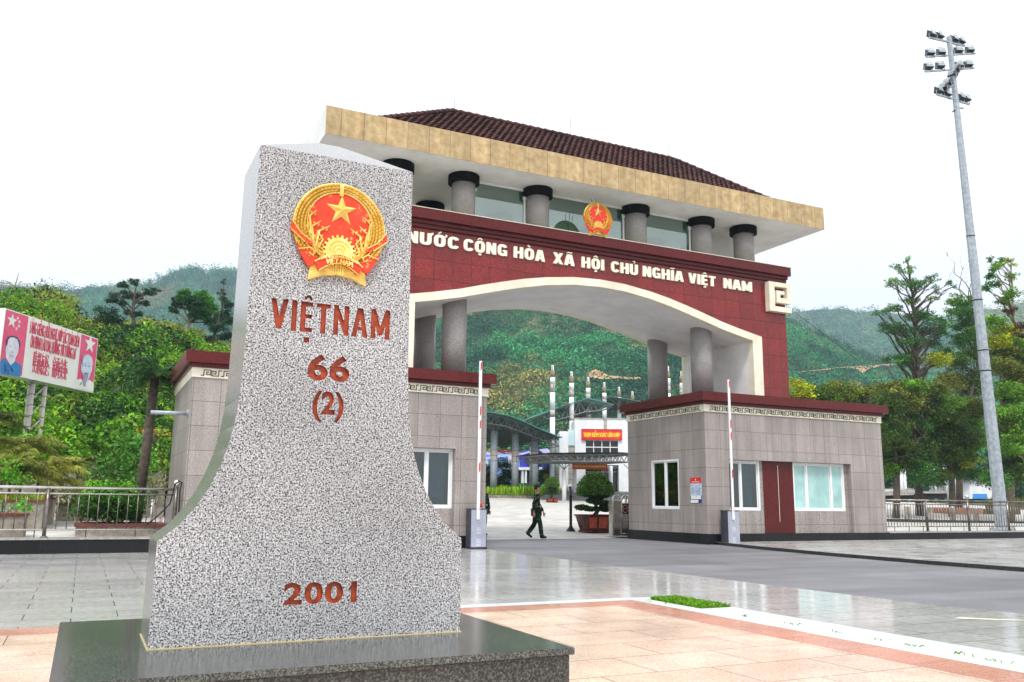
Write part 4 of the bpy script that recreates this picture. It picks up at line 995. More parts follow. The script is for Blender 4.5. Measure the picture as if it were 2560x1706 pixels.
# ================================================================ BARRIERS
def barrier(x, y, label, hgt):
    b = empty('barrier_gate', (x, y, 0), label, 'barrier', 'raised road barriers')
    w = .29
    o = MB().box(x-w, x+w+.02, y-.22, y+.22, .03, 1.345).build('cabinet', M['cabs'], b); bevel(o, .012)
    MB().box(x-w-.03, x+w+.05, y-.25, y+.25, 0, .035).build('base_plate', M['blackp'], b)
    MB().box(x-w-.012, x+w+.032, y-.235, y+.235, 1.345, 1.375).build('lid', M['cabs'], b)
    MB().box(x-w+.015, x+w+.005, y-.236, y-.221, .06, 1.335).build('front_panel', M['cabf'], b)
    mb = MB()
    for z in (1.12, .70, .30):
        for k in range(5): mb.box(x-.08, x+.09, y-.246, y-.234, z-.018*2*k*1.35, z-.018*2*k*1.35+.014)
    mb.build('louvre', M['whitep'], b)
    MB().lathe((x, y-.235, 1.24), [(.018, 0), (.018, .02)], 8).build('lock', M['blackp'], b)
    mb = MB(); mb.lathe((x+.13, y-.05, 1.375), [(.06, 0), (.06, .04)], 12); bb = mb.build('beacon_foot', M['whitep'], b)
    MB().lathe((x+.13, y-.05, 1.415), [(.075, 0), (.075, .13), (.06, .165), (.02, .175)], 14).build('beacon', M['amber'], b, True)
    bx_ = x-.04; mb = MB()
    o = MB().box(bx_-.055, bx_+.055, y-.30, y-.25, 1.0, hgt).build('boom', M['whitep'], b); bevel(o, .01)
    L = hgt-1.3
    for f0, f1 in ((.003, .012), (.245, .31), (.53, .59), (.62, .685), (.93, .985)):
        z0, z1 = 1.3+L*f0, 1.3+L*f1
        MB().prism([(bx_-.012, z0-.0), (bx_+.042, z0+.10), (bx_+.042, z1+.06), (bx_-.012, z1)], y-.304, y-.301).build('stripe', M['redp'], b)
    MB().lathe((bx_, y-.24, 1.15), [(.0, 0), (.1, 0), (.1, .1), (0, .1)], 10).build('boom_hub', M['cabs'], b)
    return b
barrier(12.50, 28.55, 'raised red and white barrier with grey cabinet beside the left guard booth', 6.60)
barrier(23.78, 28.55, 'raised red and white barrier with grey cabinet before the right guard booth', 6.72)
# ================================================================ SLIDING GATE HEAD
sg = empty('sliding_gate', (23.0, 35.6, 0), 'folded stainless sliding gate with black stop sign panel beside the right booth', 'gate')
def bentframe(x0, x1, y, z1, r=.035):
    n = 8; pts = [(x0, y, .18)]+[(x0, y, z1-.2)]+[((x0+x1)/2-(x1-x0)/2*math.cos(math.pi*i/n), y, z1-.2+.2*math.sin(math.pi*i/n)) for i in range(n+1)]+[(x1, y, .18)]
    return pts
gx0, gy = 22.55, 35.55
o = MB().box(22.52, 22.98, 35.40, 35.75, .10, 1.72).build('drive_housing', M['steel'], sg); bevel(o, .02)
o = MB().box(23.02, 23.42, 35.38, 35.78, .22, 1.62).build('panel_housing', M['steel'], sg); bevel(o, .02)
pn = MB().box(23.04, 23.38, 35.365, 35.379, 1.12, 1.60).build('sign_panel', M['blackp'], sg)
mb = MB()
for i in range(14):
    a = 2*math.pi*i/14; c = (23.21+.135*math.cos(a), 1.36+.175*math.sin(a)); mb.box(c[0]-.015, c[0]+.015, 35.356, 35.364, c[1]-.015, c[1]+.015)
mb.build('dot_ring', M['whitep'], pn)
o = MB().box(23.06, 23.36, 35.352, 35.363, 1.33, 1.40).build('stop_bar', M['redp'], pn)
for x0, x1, y in ((22.5, 22.98, 35.36), (23.0, 23.42, 35.36), (23.44, 23.62, 35.7), (23.64, 23.82, 35.95), (23.84, 24.0, 36.2)):
    MB().tube(bentframe(x0, x1, y, 1.98), .035, 6).build('arched_tube', M['steel'], sg, True)
for k in range(5):
    x = 22.62+.30*k; MB().lathe((x, 35.45+.1*k, .10), [(0, -.08), (.09, -.08), (.09, .0), (0, 0)], 10).build('wheel', M['rubber'], sg)
MB().box(23.02, 23.75, 35.34, 35.8, .10, .20).build('chassis', M['steel'], sg)
# camera post
cp = yardhit(1427, 1329); t = empty('camera_post', tuple(cp), 'black post with small white dome camera in the gateway', 'camera post')
MB().lathe(tuple(cp), [(.26, 0), (.25, .03), (.10, .22), (.075, .30), (.075, 1.75), (.095, 1.78), (.095, 1.84), (.05, 1.86), (.05, 2.2)], 12).build('post', M['blackp'], t, True)
c0 = (cp[0]-.02, cp[1], cp[2]+2.32)
MB().ell(c0, (.135, .135, .12), 14, 8).build('camera_dome', M['whitep'], t, True)
MB().ell((c0[0]-.07, c0[1]-.08, c0[2]-.06), (.07, .07, .07), 10, 6).build('lens', M['blackp'], t, True)

# ================================================================ PEOPLE
def soldier(P, rz, label, stride=1., group='soldiers in camouflage'):
    root = empty('person', (0, 0, 0), label, 'person', group); LOC[root.name] = (0, 0, 0)
    s = stride
    J = dict(pel=(0, 0, .93), wai=(.01, 0, 1.08), che=(.02, 0, 1.30), nb=(.01, 0, 1.45), nk=(.03, 0, 1.51), h1=(.045, 0, 1.565), h2=(.04, 0, 1.65), h3=(.035, 0, 1.71))
    J['sL'] = (.01, .18, 1.41); J['sR'] = (.01, -.18, 1.41)
    J['eL'] = (.05+.06*s, .235, 1.14); J['wL'] = (.09+.17*s, .22, .90)
    J['eR'] = (-.02-.10*s, -.24, 1.15); J['wR'] = (.02-.14*s, -.245, .89)
    J['hpL'] = (0, .09, .89); J['hpR'] = (0, -.09, .89)
    J['kR'] = (.02+.10*s, -.085, .50); J['aR'] = (.0+.17*s, -.08, .10)
    J['kL'] = (.03-.07*s, .085, .50); J['aL'] = (.0-.27*s, .085, .10+.09*s)
    names = list(J); idx = {n: i for i, n in enumerate(names)}
    E_ = [('pel', 'wai'), ('wai', 'che'), ('che', 'nb'), ('nb', 'nk'), ('nk', 'h1'), ('h1', 'h2'), ('h2', 'h3'), ('che', 'sL'), ('sL', 'eL'), ('eL', 'wL'), ('che', 'sR'), ('sR', 'eR'), ('eR', 'wR'),
          ('pel', 'hpL'), ('pel', 'hpR'), ('hpL', 'kL'), ('kL', 'aL'), ('hpR', 'kR'), ('kR', 'aR')]
    rb = dict(pel=(.13, .10), wai=(.12, .09), che=(.15, .105), nb=.07, nk=.055, h1=(.062, .07), h2=(.074, .088), h3=(.055, .065), sL=.055, sR=.055, eL=.042, eR=.042, wL=.027, wR=.027, hpL=.085, hpR=.085, kL=.055, kR=.055, aL=.038, aR=.038)
    nodes = [(J[n], rb[n]) for n in names]; edges = [(idx[a], idx[b]) for a, b in E_]
    # hands: palm, four unequal fingers, thumb
    for sd, w, dx in (('L', 'wL', .02), ('R', 'wR', .01)):
        wx, wy, wz = J[w]; pi = len(nodes); nodes.append(((wx+dx, wy, wz-.075), (.022, .036))); edges.append((idx[w], pi))
        for k, L in enumerate((.068, .078, .072, .056)):
            fx = wx+dx+.030-.019*k; a = len(nodes)
            nodes.append(((fx, wy, wz-.105), .0095)); nodes.append(((fx+.006, wy+(.006 if sd == 'R' else -.006), wz-.105-L*.5), .0085)); nodes.append(((fx+.004, wy+(.022 if sd == 'R' else -.022), wz-.105-L*.95), .007))
            edges += [(pi, a), (a, a+1), (a+1, a+2)]
        a = len(nodes); nodes.append(((wx+dx+.042, wy+(.01 if sd == 'R' else -.01), wz-.06), .011)); nodes.append(((wx+dx+.058, wy+(.02 if sd == 'R' else -.02), wz-.10), .009)); edges += [(pi, a), (a, a+1)]
    k = .74/.74
    body = skin('body', nodes, edges, M['skin'], root, 1)
    ucl = dict(pel=(.165, .135), wai=(.15, .12), che=(.185, .135), nb=(.10, .09), sL=.082, sR=.082, eL=.062, eR=.062, wL=.05, wR=.05, hpL=.115, hpR=.115, kL=.088, kR=.088, aL=.075, aR=.075)
    top = ['wai', 'che', 'nb', 'sL', 'eL', 'wL', 'sR', 'eR', 'wR']; ii = {n: i for i, n in enumerate(top)}
    nn = [(J[n], ucl[n]) for n in top]; nn.append(((.0, 0, .97), (.17, .14))); nn.append(((.0, 0, .90), (.175, .145)))
    ee = [(ii[a], ii[b]) for a, b in E_ if a in ii and b in ii]+[(0, 9), (9, 10)]
    skin('jacket', nn, ee, M['camo'], root, 1)
    bot = ['pel', 'hpL', 'kL', 'aL', 'hpR', 'kR', 'aR']; ii = {n: i for i, n in enumerate(bot)}
    nn = [(J[n], ucl[n]) for n in bot]
    for f_ in ('L', 'R'):       # mid-calf bulge
        a, b = np.array(J['k'+f_]), np.array(J['a'+f_]); nn.append((tuple(a+(b-a)*.6), .085))
    ee = [(0, 1), (0, 4), (1, 2), (4, 5), (2, 7), (7, 3), (5, 8), (8, 6)]
    skin('trousers', nn, ee, M['camo'], root, 1)
    for f_, tilt in (('L', s*.5), ('R', -.12*s)):
        a = np.array(J['a'+f_]); toe = a+np.array([.17*math.cos(tilt), 0, -.05-.17*math.sin(tilt)]); heel = a+np.array([-.05, 0, -.06+.03*tilt])
        lo = min(toe[2]-.035, heel[2]-.035); d = -lo if lo < 0 else 0
        skin('boot', [(tuple(a+[0, 0, .10]), .062), (tuple(a+[0, 0, .0]), .055), (tuple(heel+[0, 0, d+.005]), .045), (tuple((a+toe)/2+[0, 0, -.01+d]), (.045, .045)), (tuple(toe+[0, 0, d]), (.042, .036))], [(0, 1), (1, 2), (1, 3), (3, 4)], M['boot'], root, 1, 1)
    def add(nm, mb, mat, sm=True):
        mb.v = [tuple(np.array(v)/S) for v in mb.v]; return mb.build(nm, mat, root, sm, local=True)
    mb = MB(); n = 16
    mb.tube([(0.005, 0, 1.035), (.005, 0, 1.085)], .1, n)
    mb.v = [(x*1.28, y*1.72, z) for x, y, z in mb.v]; add('belt', mb, M['belt'])
    mb = MB(); mb.box(.125, .15, -.03, .03, 1.035, 1.085); add('buckle', mb, M['steel'], False)
    mb = MB(); mb.ell((.03, 0, 1.735), (.115, .095, .065), 14, 8); mb.ell((.03, 0, 1.712), (.118, .098, .03), 14, 5); add('cap', mb, M['capm'])
    mb = MB(); mb.prism([(.09, -.07), (.19, -.045), (.20, 0), (.19, .045), (.09, .07)], 1.70, 1.712, 'XY'); add('cap_peak', mb, M['capm'], False)
    mb = MB(); mb.ell((.0, 0, 1.67), (.088, .082, .07), 12, 6); add('hair', mb, M['hair'])
    mb = MB(); mb.add([(.122, -.012, 1.635), (.122, .012, 1.635), (.145, 0, 1.622), (.118, 0, 1.665)], [(0, 1, 2), (0, 2, 3), (1, 3, 2)]); add('nose', mb, M['skin'])
    for yy in (-.033, .033):
        mb = MB(); mb.ell((.112, yy, 1.655), (.012, .013, .007), 6, 4); add('eye', mb, M['hair'])
        mb = MB(); mb.ell((.03, yy*2.5, 1.645), (.02, .012, .032), 8, 5); add('ear', mb, M['skin'])
    mb = MB(); mb.box(.108, .122, -.02, .02, 1.598, 1.605); add('mouth', mb, M['belt'], False)
    mb = MB(); mb.box(-.02, .14, -.03, .03, 0, .001)
    root.location = [c*S for c in P]; root.rotation_euler = (0, 0, rz); LOC[root.name] = tuple(P)
    return root
pw = gnd(1338, 1349, 0)
soldier((pw[0]+.05, pw[1], .0), -YAW+.10, 'soldier in camouflage walking across the open gateway, brown belt, head turned right', 1.)
p2 = yardhit(1207, 1341)
soldier((p2[0], p2[1], p2[2]), -YAW-.5, 'soldier standing half hidden behind the corner of the left booth', .12)

# ================================================================ BONSAI
def bonsai(P, k, label, pots, tiers, dome, lv):
    r_ = empty('bonsai', tuple(P), label, 'potted tree', 'clipped bonsai trees in pots')
    x, y, z = P
    for (px, w, d, h) in pots:
        mb = MB(); n = 24
        def ring(rx, ry, zz): return [(x+px+rx*math.copysign(abs(math.cos(t))**.55, math.cos(t)), y+ry*math.copysign(abs(math.sin(t))**.55, math.sin(t)), z+zz) for t in [2*math.pi*i/n for i in range(n)]]
        prof_ = [(.80, 0), (.86, .05), (.86, .12), (.78, .16), (.80, .2), (1.0, .90), (1.08, .94), (1.08, 1.0), (1.0, 1.0), (.95, .93), (.2, .92)]
        V = []; 
        for s_, zz in prof_: V += ring(w*s_, d*s_, zz*h)
        F_ = [(i*n+j, i*n+(j+1) % n, (i+1)*n+(j+1) % n, (i+1)*n+j) for i in range(len(prof_)-1) for j in range(n)]
        mb.add(V, F_+[tuple(range(n))[::-1], tuple((len(prof_)-1)*n+j for j in range(n))]); po = mb.build('pot', M['pot'], r_)
        for a0, a1 in ((-.80, -.34), (-.24, .30), (.40, .82)):
            yy = y-d*.865-.012; mb = MB()
            mb.add([(x+px+w*a0*.93, yy, z+.26*h), (x+px+w*a1*.93, yy, z+.26*h), (x+px+w*a1*1.02, yy-d*.135, z+.85*h), (x+px+w*a0*1.02, yy-d*.135, z+.85*h)], [(0, 1, 2, 3)])
            mb.build('pot_panel', M['potp'], po)
    mb = MB(); tk = [(x-.1*k, y, z+.9*pots[0][3]), (x+.15*k, y, z+1.35*k), (x-.02*k, y, z+1.9*k), (x+.06*k, y, z+2.5*k), (x, y, z+dome[2])]
    mb.tube(tk, [.17*k, .14*k, .11*k, .08*k, .04*k], 8)
    P_, C_, Z_ = [], [], []
    for (dx, dy, dz, rx, rz_) in tiers:
        mb.tube([tk[1] if dz < 1.6*k else tk[2], (x+dx*.6, y+dy*.6, z+dz-.05), (x+dx, y+dy, z+dz)], [.06*k, .045*k, .02*k], 5)
        m = int(1150*(rx/k)); q = ballpts((x+dx, y+dy, z+dz), (rx, rx*.8, rz_), m, 3); P_.append(q); C_.append(shade((.035, .085, .022), m, .35)); Z_.append(np.full(m, lv))
    dx, dy, dz, rx, rz_ = dome; m = 6500; q = ballpts((x+dx, y+dy, z+dz), (rx, rx, rz_), m, 4); q = q[q[:, 2] > z+dz-rz_*.28-.0]; hh = np.clip((q[:, 2]-(z+dz))/rz_, 0, 1)[:, None]; q[:, :2] = np.array([x+dx, y+dy])+(q[:, :2]-[x+dx, y+dy])*(1.08-.30*hh); q += nprng.normal(0, .035*k, q.shape); P_.append(q)
    C_.append(shade((.07, .15, .03), len(q), .3)); Z_.append(np.full(len(q), lv))
    mb.build('trunk', M['bark'], r_, True)
    leaves('foliage', np.concatenate(P_), np.concatenate(Z_), np.concatenate(C_), r_, aspect=.6)
    return r_
b1 = yardhit(1489, 1332)
bonsai(b1, .8, 'large tiered bonsai in a wide orange and brown pot beside the gate opening', [(0.02, 1.03, .72, .92)],
       [(-.82, 0, 1.27, .42, .15), (-.45, -.2, 1.20, .42, .13), (.55, -.1, 1.22, .50, .17), (.25, -.2, 1.52, .55, .14), (-.15, 0, 1.62, .40, .15), (-.52, 0, 1.93, .42, .12), (.55, .1, 1.92, .45, .15), (.25, .3, 1.75, .42, .14)],
       (.0, 0, 2.2, .93, .95), .13)
b2 = yardhit(1379, 1257)
bonsai(b2, .72, 'smaller tiered bonsai with round top in twin orange pots by the grey steps', [(-.28, .30, .3, .42), (.34, .30, .3, .42)],
       [(0, 0, .85, .78, .11), (0, 0, 1.08, .74, .10), (0, 0, 1.30, .68, .10), (.04, 0, 1.50, .62, .09)], (.04, 0, 1.72, .70, .78), .12)

# ================================================================ FLOODLIGHT MAST
mb0 = (43.66, 30.65, .455)
ms = empty('floodlight_mast', mb0, 'tall grey octagonal floodlight mast behind the right railing', 'floodlight')
def mastpt(f): return np.array([mb0[0]-.80*f, mb0[1], mb0[2]+28.0*f])
mb = MB(); mb.tube([mastpt(i/12) for i in range(13)], [.335-.20*i/12 for i in range(13)], 8); mb.build('pole', M['galv'], ms)
mb = MB(); mb.lathe(mb0, [(.62, 0), (.62, .06), (.37, .08)], 16); fl = mb.build('base_flange', M['galv'], ms)
for k in range(8): a = math.pi/4*k+.2; MB().box(*sum([[mb0[i]+(.5*(math.cos(a) if i == 0 else math.sin(a)))-.04, mb0[i]+(.5*(math.cos(a) if i == 0 else math.sin(a)))+.04] for i in (0, 1)], []), .51, .62).build('bolt', M['galv'], fl)
for f in (.30, .34, .44, .57): MB().tube([mastpt(f), mastpt(f+.002)], .335-.20*f+.015, 8).build('band', M['blackp'], ms)
ZS = lambda x, y: at(2280+x/6.535, 60+y/6.535, 30.65)
RT = np.array([math.cos(YAW), -math.sin(YAW), 0]); FW = np.array([math.sin(YAW), math.cos(YAW), 0])
def flood(c, yaw, label=None):
    c = np.array(c); cy, sy = math.cos(yaw), math.sin(yaw)
    def T(v): return (c[0]+v[0]*cy-v[1]*sy, c[1]+v[0]*sy+v[1]*cy, c[2]+v[2])
    mb = MB(); mb.add([T(v) for v in ((-.23, -.16, .02), (.23, -.16, .02), (.23, .22, .0), (-.23, .22, .0), (-.2, -.10, .20), (.2, -.10, .20), (.2, .16, .40), (-.2, .16, .40))],
        [(0, 3, 2, 1), (4, 5, 6, 7), (0, 1, 5, 4), (1, 2, 6, 5), (2, 3, 7, 6), (3, 0, 4, 7)])
    h = mb.build('floodlight_head', M['lampb'], ms)
    g = MB(); g.add([T(v) for v in ((-.20, -.165, .05), (.20, -.165, .05), (.17, -.115, .19), (-.17, -.115, .19))], [(0, 1, 2, 3)]); g.build('lamp_glass', M['lamp_g'], h)
    v = MB(); v.add([T(p) for p in ((-.21, -.11, .205), (.21, -.11, .205), (.21, -.02, .40), (-.21, -.02, .40), (-.21, -.11, .215), (.21, -.11, .215), (.21, -.02, .41), (-.21, -.02, .41))], [(0, 3, 2, 1), (4, 5, 6, 7), (0, 1, 5, 4), (1, 2, 6, 5), (2, 3, 7, 6), (3, 0, 4, 7)]); v.build('visor', M['galv'], h)
    u = MB(); u.bar(T((-.24, .02, -.16)), T((-.24, .02, .12)), .03); u.bar(T((.24, .02, -.16)), T((.24, .02, .12)), .03); u.bar(T((-.25, .02, -.16)), T((.25, .02, -.16)), .03); u.build('bracket', M['galv'], h)
def arm(a, b): MB().bar(a, b, .09, .09).build('cross_arm', M['galv'], ms)
yw = -YAW
for (a, b, ls) in (((280, 225), (590, 295), ((330, 175), (460, 200))), ((650, 315), (860, 355), ((700, 255), (810, 290))),
                   ((235, 540), (590, 515), ((300, 480), (480, 470))), ((680, 505), (1030, 485), ((765, 440), (950, 430))),
                   ((215, 780), (610, 755), ((275, 705), (465, 690))), ((720, 745), (1015, 725), ((770, 680), (925, 670))),
                   ((405, 1155), (690, 1230), ((450, 1100), (580, 1150))), ((780, 1270), (935, 1315), ((810, 1205), (900, 1230)))):
    arm(ZS(*a), ZS(*b))
    for l in ls: flood(ZS(l[0], l[1]+10)-np.array([0, 0, .05]), yw+(.5 if a[1] in (225, 315, 1155, 1270) else .05))
arm(ZS(670, 960), ZS(770, 770)); arm(ZS(560, 1090), ZS(665, 1000))
for l in ((655, 830), (715, 740), (515, 1040), (580, 970)): flood(ZS(*l)-np.array([0, 0, .1]), yw-1.1)
MB().tube([ZS(660, 1440), ZS(740, 1380), ZS(840, 1378)], .035, 5).build('cable_guide', M['blackp'], ms)
MB().tube([ZS(745, 330), ZS(728, 105)], .012, 4).build('lightning_rod', M['galv'], ms)

# ================================================================ BILLBOARD
d = ray(1480, 1220); D = np.array([d[0], d[1], 0]); D /= np.linalg.norm(D); Nb = np.array([-D[1], D[0], 0]); 
PR = at(246, 844.8, 60.); 
def bh(x, y): return hit(x, y, PR, Nb)
PL = bh(13.6, 774); zt = (PR[2]+PL[2])/2; LW = np.dot(PR-PL, D); zb = (bh(232.5, 979.4)[2]+bh(0, 935)[2])/2; HB = zt-zb
sgn = 1 if np.dot(Nb, [0, 0, 0]-PL) > 0 else -1; NV = Nb*sgn
def bf(u, v, dd): p = PL+D*u+NV*dd; return (p[0], p[1], zb+v)
def uv(x, y): p = bh(x, y); return (np.dot(p-PL, D), p[2]-zb)
def zu(x, y): return uv(x/6.535, 760+y/6.535)
bb = empty('billboard', (bf(LW*.6, 0, -.5)[0], bf(LW*.6, 0, -.5)[1], .42), 'large pink and white billboard with two portraits and bilingual slogan on the green slope', 'billboard')
mb = MB(); q = [bf(-.0, 0, 0), bf(LW, 0, 0), bf(LW, HB, 0), bf(0, HB, 0), bf(0, 0, -.95), bf(LW, 0, -.95), bf(LW, HB, -.95), bf(0, HB, -.95)]
mb.add(q, [(0, 1, 2, 3), (5, 4, 7, 6), (4, 0, 3, 7), (1, 5, 6, 2), (3, 2, 6, 7), (4, 5, 1, 0)]); fix_normals(mb.build('panel', M['paper'], bb))
def bpoly(nm, pts, dd, mat, par=bb, raw=False):
    v = [bf(*(p if raw else zu(*p)), dd) for p in pts]; mb = MB(); mb.add(v, [tuple(range(len(v)))])
    return mb.build(nm, mat, par)
uL = zu(420, 600)[0]; uR = zu(1290, 900)[0]; e = .06
lp = bpoly('red_field', [(e, e), (uL, e), (uL, HB-e), (e, HB-e)], .01, M['pink'], raw=True); lp['label'] = 'pink left field with stars and portrait'
rp = bpoly('red_field', [(uR, zu(1245, 1240)[1]), (LW-e, zu(1500, 1300)[1]), (LW-e, HB-e), (uR, HB-e)], .01, M['pink'], raw=True)
def star(c, r_, par, rot=0.):
    cu, cv = zu(*c); mb = MB(); v = [bf(cu+(r_ if i % 2 == 0 else r_*.4)*math.sin(i*math.pi/5+rot), cv+(r_ if i % 2 == 0 else r_*.4)*math.cos(i*math.pi/5+rot), .02) for i in range(10)]
    mb.add(v, [tuple(range(10))]); mb.build('star', M['paper'], par)
star((192, 278), .42, lp); star((1468, 660), .62, rp)
for c in ((285, 235), (312, 293), (303, 365), (262, 405)): star(c, .12, lp, .4)
# portraits: generic busts
pt = bpoly('portrait_coat', [(0, 1145), (0, 930), (60, 885), (120, 960), (200, 955), (240, 940), (300, 975), (345, 1020), (325, 1190)], .02, M['pcoat'], lp)
bpoly('portrait_face', [(100, 640), (110, 580), (150, 540), (215, 535), (270, 570), (300, 640), (300, 720), (285, 800), (245, 880), (232, 945), (165, 1005), (125, 940), (88, 880), (80, 760)], .03, M['pface'], lp)
bpoly('portrait_hair', [(98, 700), (95, 600), (130, 535), (200, 520), (270, 545), (320, 620), (322, 680), (300, 730), (300, 650), (275, 580), (215, 545), (150, 550), (118, 600), (110, 660)], .04, M['phair'], lp)
for q in ([(140, 688), (175, 682), (175, 692), (140, 698)], [(225, 705), (262, 715), (262, 722), (225, 715)], [(172, 780), (212, 785), (205, 796), (175, 793)], [(142, 835), (215, 850), (200, 862), (150, 846)],
          [(60, 985), (72, 985), (95, 1105), (75, 1105)], [(158, 1030), (175, 1035), (212, 1110), (195, 1115)], [(118, 1070), (126, 1070), (130, 1150), (120, 1150)]):
    bpoly('portrait_line', q, .05, M['pgrey'] if q[0][1] < 900 else M['phair'], lp)
bpoly('portrait_coat', [(1242, 1245), (1310, 1225), (1400, 1290), (1455, 1240), (1530, 1300), (1520, 1432), (1238, 1372)], .02, M['paper'], rp)
bpoly('portrait_face', [(1335, 930), (1345, 860), (1390, 825), (1440, 830), (1490, 870), (1508, 940), (1500, 1020), (1492, 1100), (1460, 1180), (1440, 1230), (1400, 1290), (1370, 1230), (1345, 1150), (1318, 1080), (1315, 1010)], .03, M['pface2'], rp)
bpoly('portrait_hair', [(1325, 960), (1340, 870), (1385, 828), (1430, 822), (1385, 850), (1352, 900), (1342, 980), (1330, 1050)], .04, M['pgrey'], rp)
bpoly('portrait_beard', [(1355, 1150), (1395, 1120), (1435, 1150), (1428, 1200), (1400, 1270), (1385, 1350), (1360, 1350), (1340, 1260), (1350, 1200)], .042, M['pgrey'], rp)
for q in ([(1365, 1000), (1395, 1005), (1395, 1014), (1365, 1010)], [(1430, 1020), (1460, 1025), (1460, 1034), (1430, 1030)], [(1370, 965), (1395, 970), (1395, 978), (1368, 974)], [(1360, 1135), (1395, 1120), (1432, 1145), (1430, 1155), (1395, 1132), (1362, 1148)], [(1290, 1320), (1330, 1270), (1318, 1310), (1295, 1330)]):
    bpoly('portrait_line', q, .05, M['phair'], rp)
for s, a, b_, h in (('LÁNG GIỀNG HỮU NGHỊ, HỢP TÁC TOÀN DIỆN', (478, 490), (1283, 695), .66), ('ỔN ĐỊNH LÂU DÀI, HƯỚNG TỚI TƯƠNG LAI', (485, 725), (1222, 895), .66), ('睦邻友好、全面合作、', (528, 1000), (1100, 1110), .62), ('长期稳定、面向未来', (512, 1115), (1080, 1220), .62)):
    (u0, v0), (u1, v1) = zu(*a), zu(*b_); f_ = lambda u, v, dd: bf(u, v, dd+.01)
    text('slogan', s.replace('LÁNG', 'LÁNG'), M['ptext'], bb, f_, u0, u1, (v0+v1)/2, h, .002 if h > .64 else .0, .02)
# lattice tower leg of the billboard
mb = MB(); zt2 = zb; cu = zu(700, 1300)[0]
for du, dn_ in ((-.55, -.2), (.0, -.75), (.55, -.2)):
    t0, t1 = bf(cu+du, 0, dn_), bf(cu+du, 0, dn_); t1 = (t1[0]-.0, t1[1], .42)
    MB().tube([t0, t1], .12, 10).build('support_leg', M['bgrey'], bb, True)
for k in range(8):
    z0_, z1_ = .6+(zb-.8)*k/8, .6+(zb-.8)*(k+1)/8
    for (a, c) in (((-.55, -.2), (0, -.75)), ((0, -.75), (.55, -.2)), ((-.55, -.2), (.55, -.2))):
        p, q = bf(cu+a[0], 0, a[1]), bf(cu+c[0], 0, c[1]); mb.tube([(p[0], p[1], z0_), (q[0], q[1], z1_)], .035, 5)
mb.build('lattice', M['bgrey'], bb)
for q, s_ in (('black', .25), ('blackc', .12), ('camo', .15), ('tile', .25), ('redg2', .25), ('redg', .4), ('booth', .3), ('asphalt', .3), ('blackp', .3), ('boot', .3), ('rubber', .2)): M[q].node_tree.nodes['Principled BSDF'].inputs['Specular IOR Level'].default_value = s_
# ================================================================ CHECKPOINT BUILDING
def Z6(x, y, Y): return at(1000+x/2.981, 860+y/2.981, Y)
B = empty('checkpoint_building', (53.3, 85, yard(85)), 'white checkpoint building with red sign and grid of black windows behind the gate', 'building')
zb_ = 1.6; x0, x1 = 49.25, 57.5; zt_ = 11.15; y = 85.
mb = MB()   # front wall with openings cut around the glazing
wx0, wx1, wz0, wz1 = 50.6, 54.9, 7.15, 8.65
mb.box(x0, wx0, y, y+.3, zb_, zt_); mb.box(wx1, x1, y, y+.3, zb_, zt_); mb.box(wx0, wx1, y, y+.3, wz1, zt_); mb.box(wx0, wx1, y, y+.3, 5.9, wz0)
mb.box(x1-.3, x1, y+.3, y+10, zb_, zt_); mb.box(x0, x0+.3, y+.3, y+10, zb_, zt_); mb.box(x0+.3, x1-.3, y+9.7, y+10, zb_, zt_); mb.box(x0+.3, x1-.3, y+.3, y+9.7, zt_-.3, zt_-.05)
mb.build('wall', M['bwhite'], B)
MB().box(53.0, 53.45, y-.03, y-.003, 9.95, zt_+.03).build('grey_strip', M['bgrey'], B)
MB().box(x0-.1, x1+.1, y-.08, y+.3, zt_, zt_+.1).build('parapet', M['bgrey'], B)
w = MB().box(wx0, wx1, y+.08, y+.12, wz0, wz1).build('window', M['bglass'], B)
mb = MB()
for i in range(5): X = wx0+(wx1-wx0)*i/4; mb.box(X-.05, X+.05, y-.02, y+.08, wz0, wz1)
mb.box(wx0, wx1, y-.025, y+.075, 7.86, 7.96); mb.box(wx0-.06, wx1+.06, y-.03, y+.07, wz0-.08, wz0); mb.box(wx0-.06, wx1+.06, y-.03, y+.07, wz1, wz1+.06)
mb.build('window_frame', M['frame'], w)
sgn_ = MB().box(50.08, 55.36, y-.22, y-.04, 8.75, 9.92).build('sign_board', M['signred'], B)
text('sign_text', 'TRẠM KIỂM SOÁT LIÊN HỢP', M['yel'], sgn_, front(y-.225), 50.30, 55.12, 9.06, .48, .03, .03)
mb = MB(); mb.box(50.04, 55.40, y-.25, y-.20, 8.71, 8.75); mb.box(50.04, 55.40, y-.25, y-.20, 9.92, 9.96); mb.build('sign_edge', M['coping'], sgn_)
# lower floor
mb = MB(); mb.box(49.56, 50.6, y+.9, y+1.1, zb_, 5.88); mb.box(54.95, 57.2, y+.9, y+1.1, zb_, 5.88); mb.box(50.6, 54.95, y+.9, y+1.1, 5.6, 5.88); mb.build('lower_wall', M['bblue'], B)
d_ = MB().box(50.6, 54.95, y+1.0, y+1.04, zb_, 5.6).build('door', M['bglass'], B)
mb = MB()
for X in (50.62, 51.8, 53.0, 53.75, 54.90): mb.box(X-.04, X+.04, y+.93, y+1.0, zb_, 5.6)
mb.box(50.6, 54.95, y+.925, y+.99, 5.10, 5.22); mb.build('door_frame', M['bgrey'], d_)
for X in (49.0, 53.55): MB().tube([(X, y-2.2, 1.7), (X, y-2.2, 5.7)], .26, 14).build('porch_column', M['whitep'], B, True)
pq = MB().box(55.0, 55.75, y+.84, y+.88, 4.05, 4.42).build('wall_plaque', M['kerb'], B)
MB().box(48.40, 49.24, y+.4, y+.6, zb_, 9.9).build('recess_wall', M['bgrey'], B)
MB().box(47.23, 48.39, y-.05, y+8, zb_, 9.68).build('side_block', M['bwhite'], B)
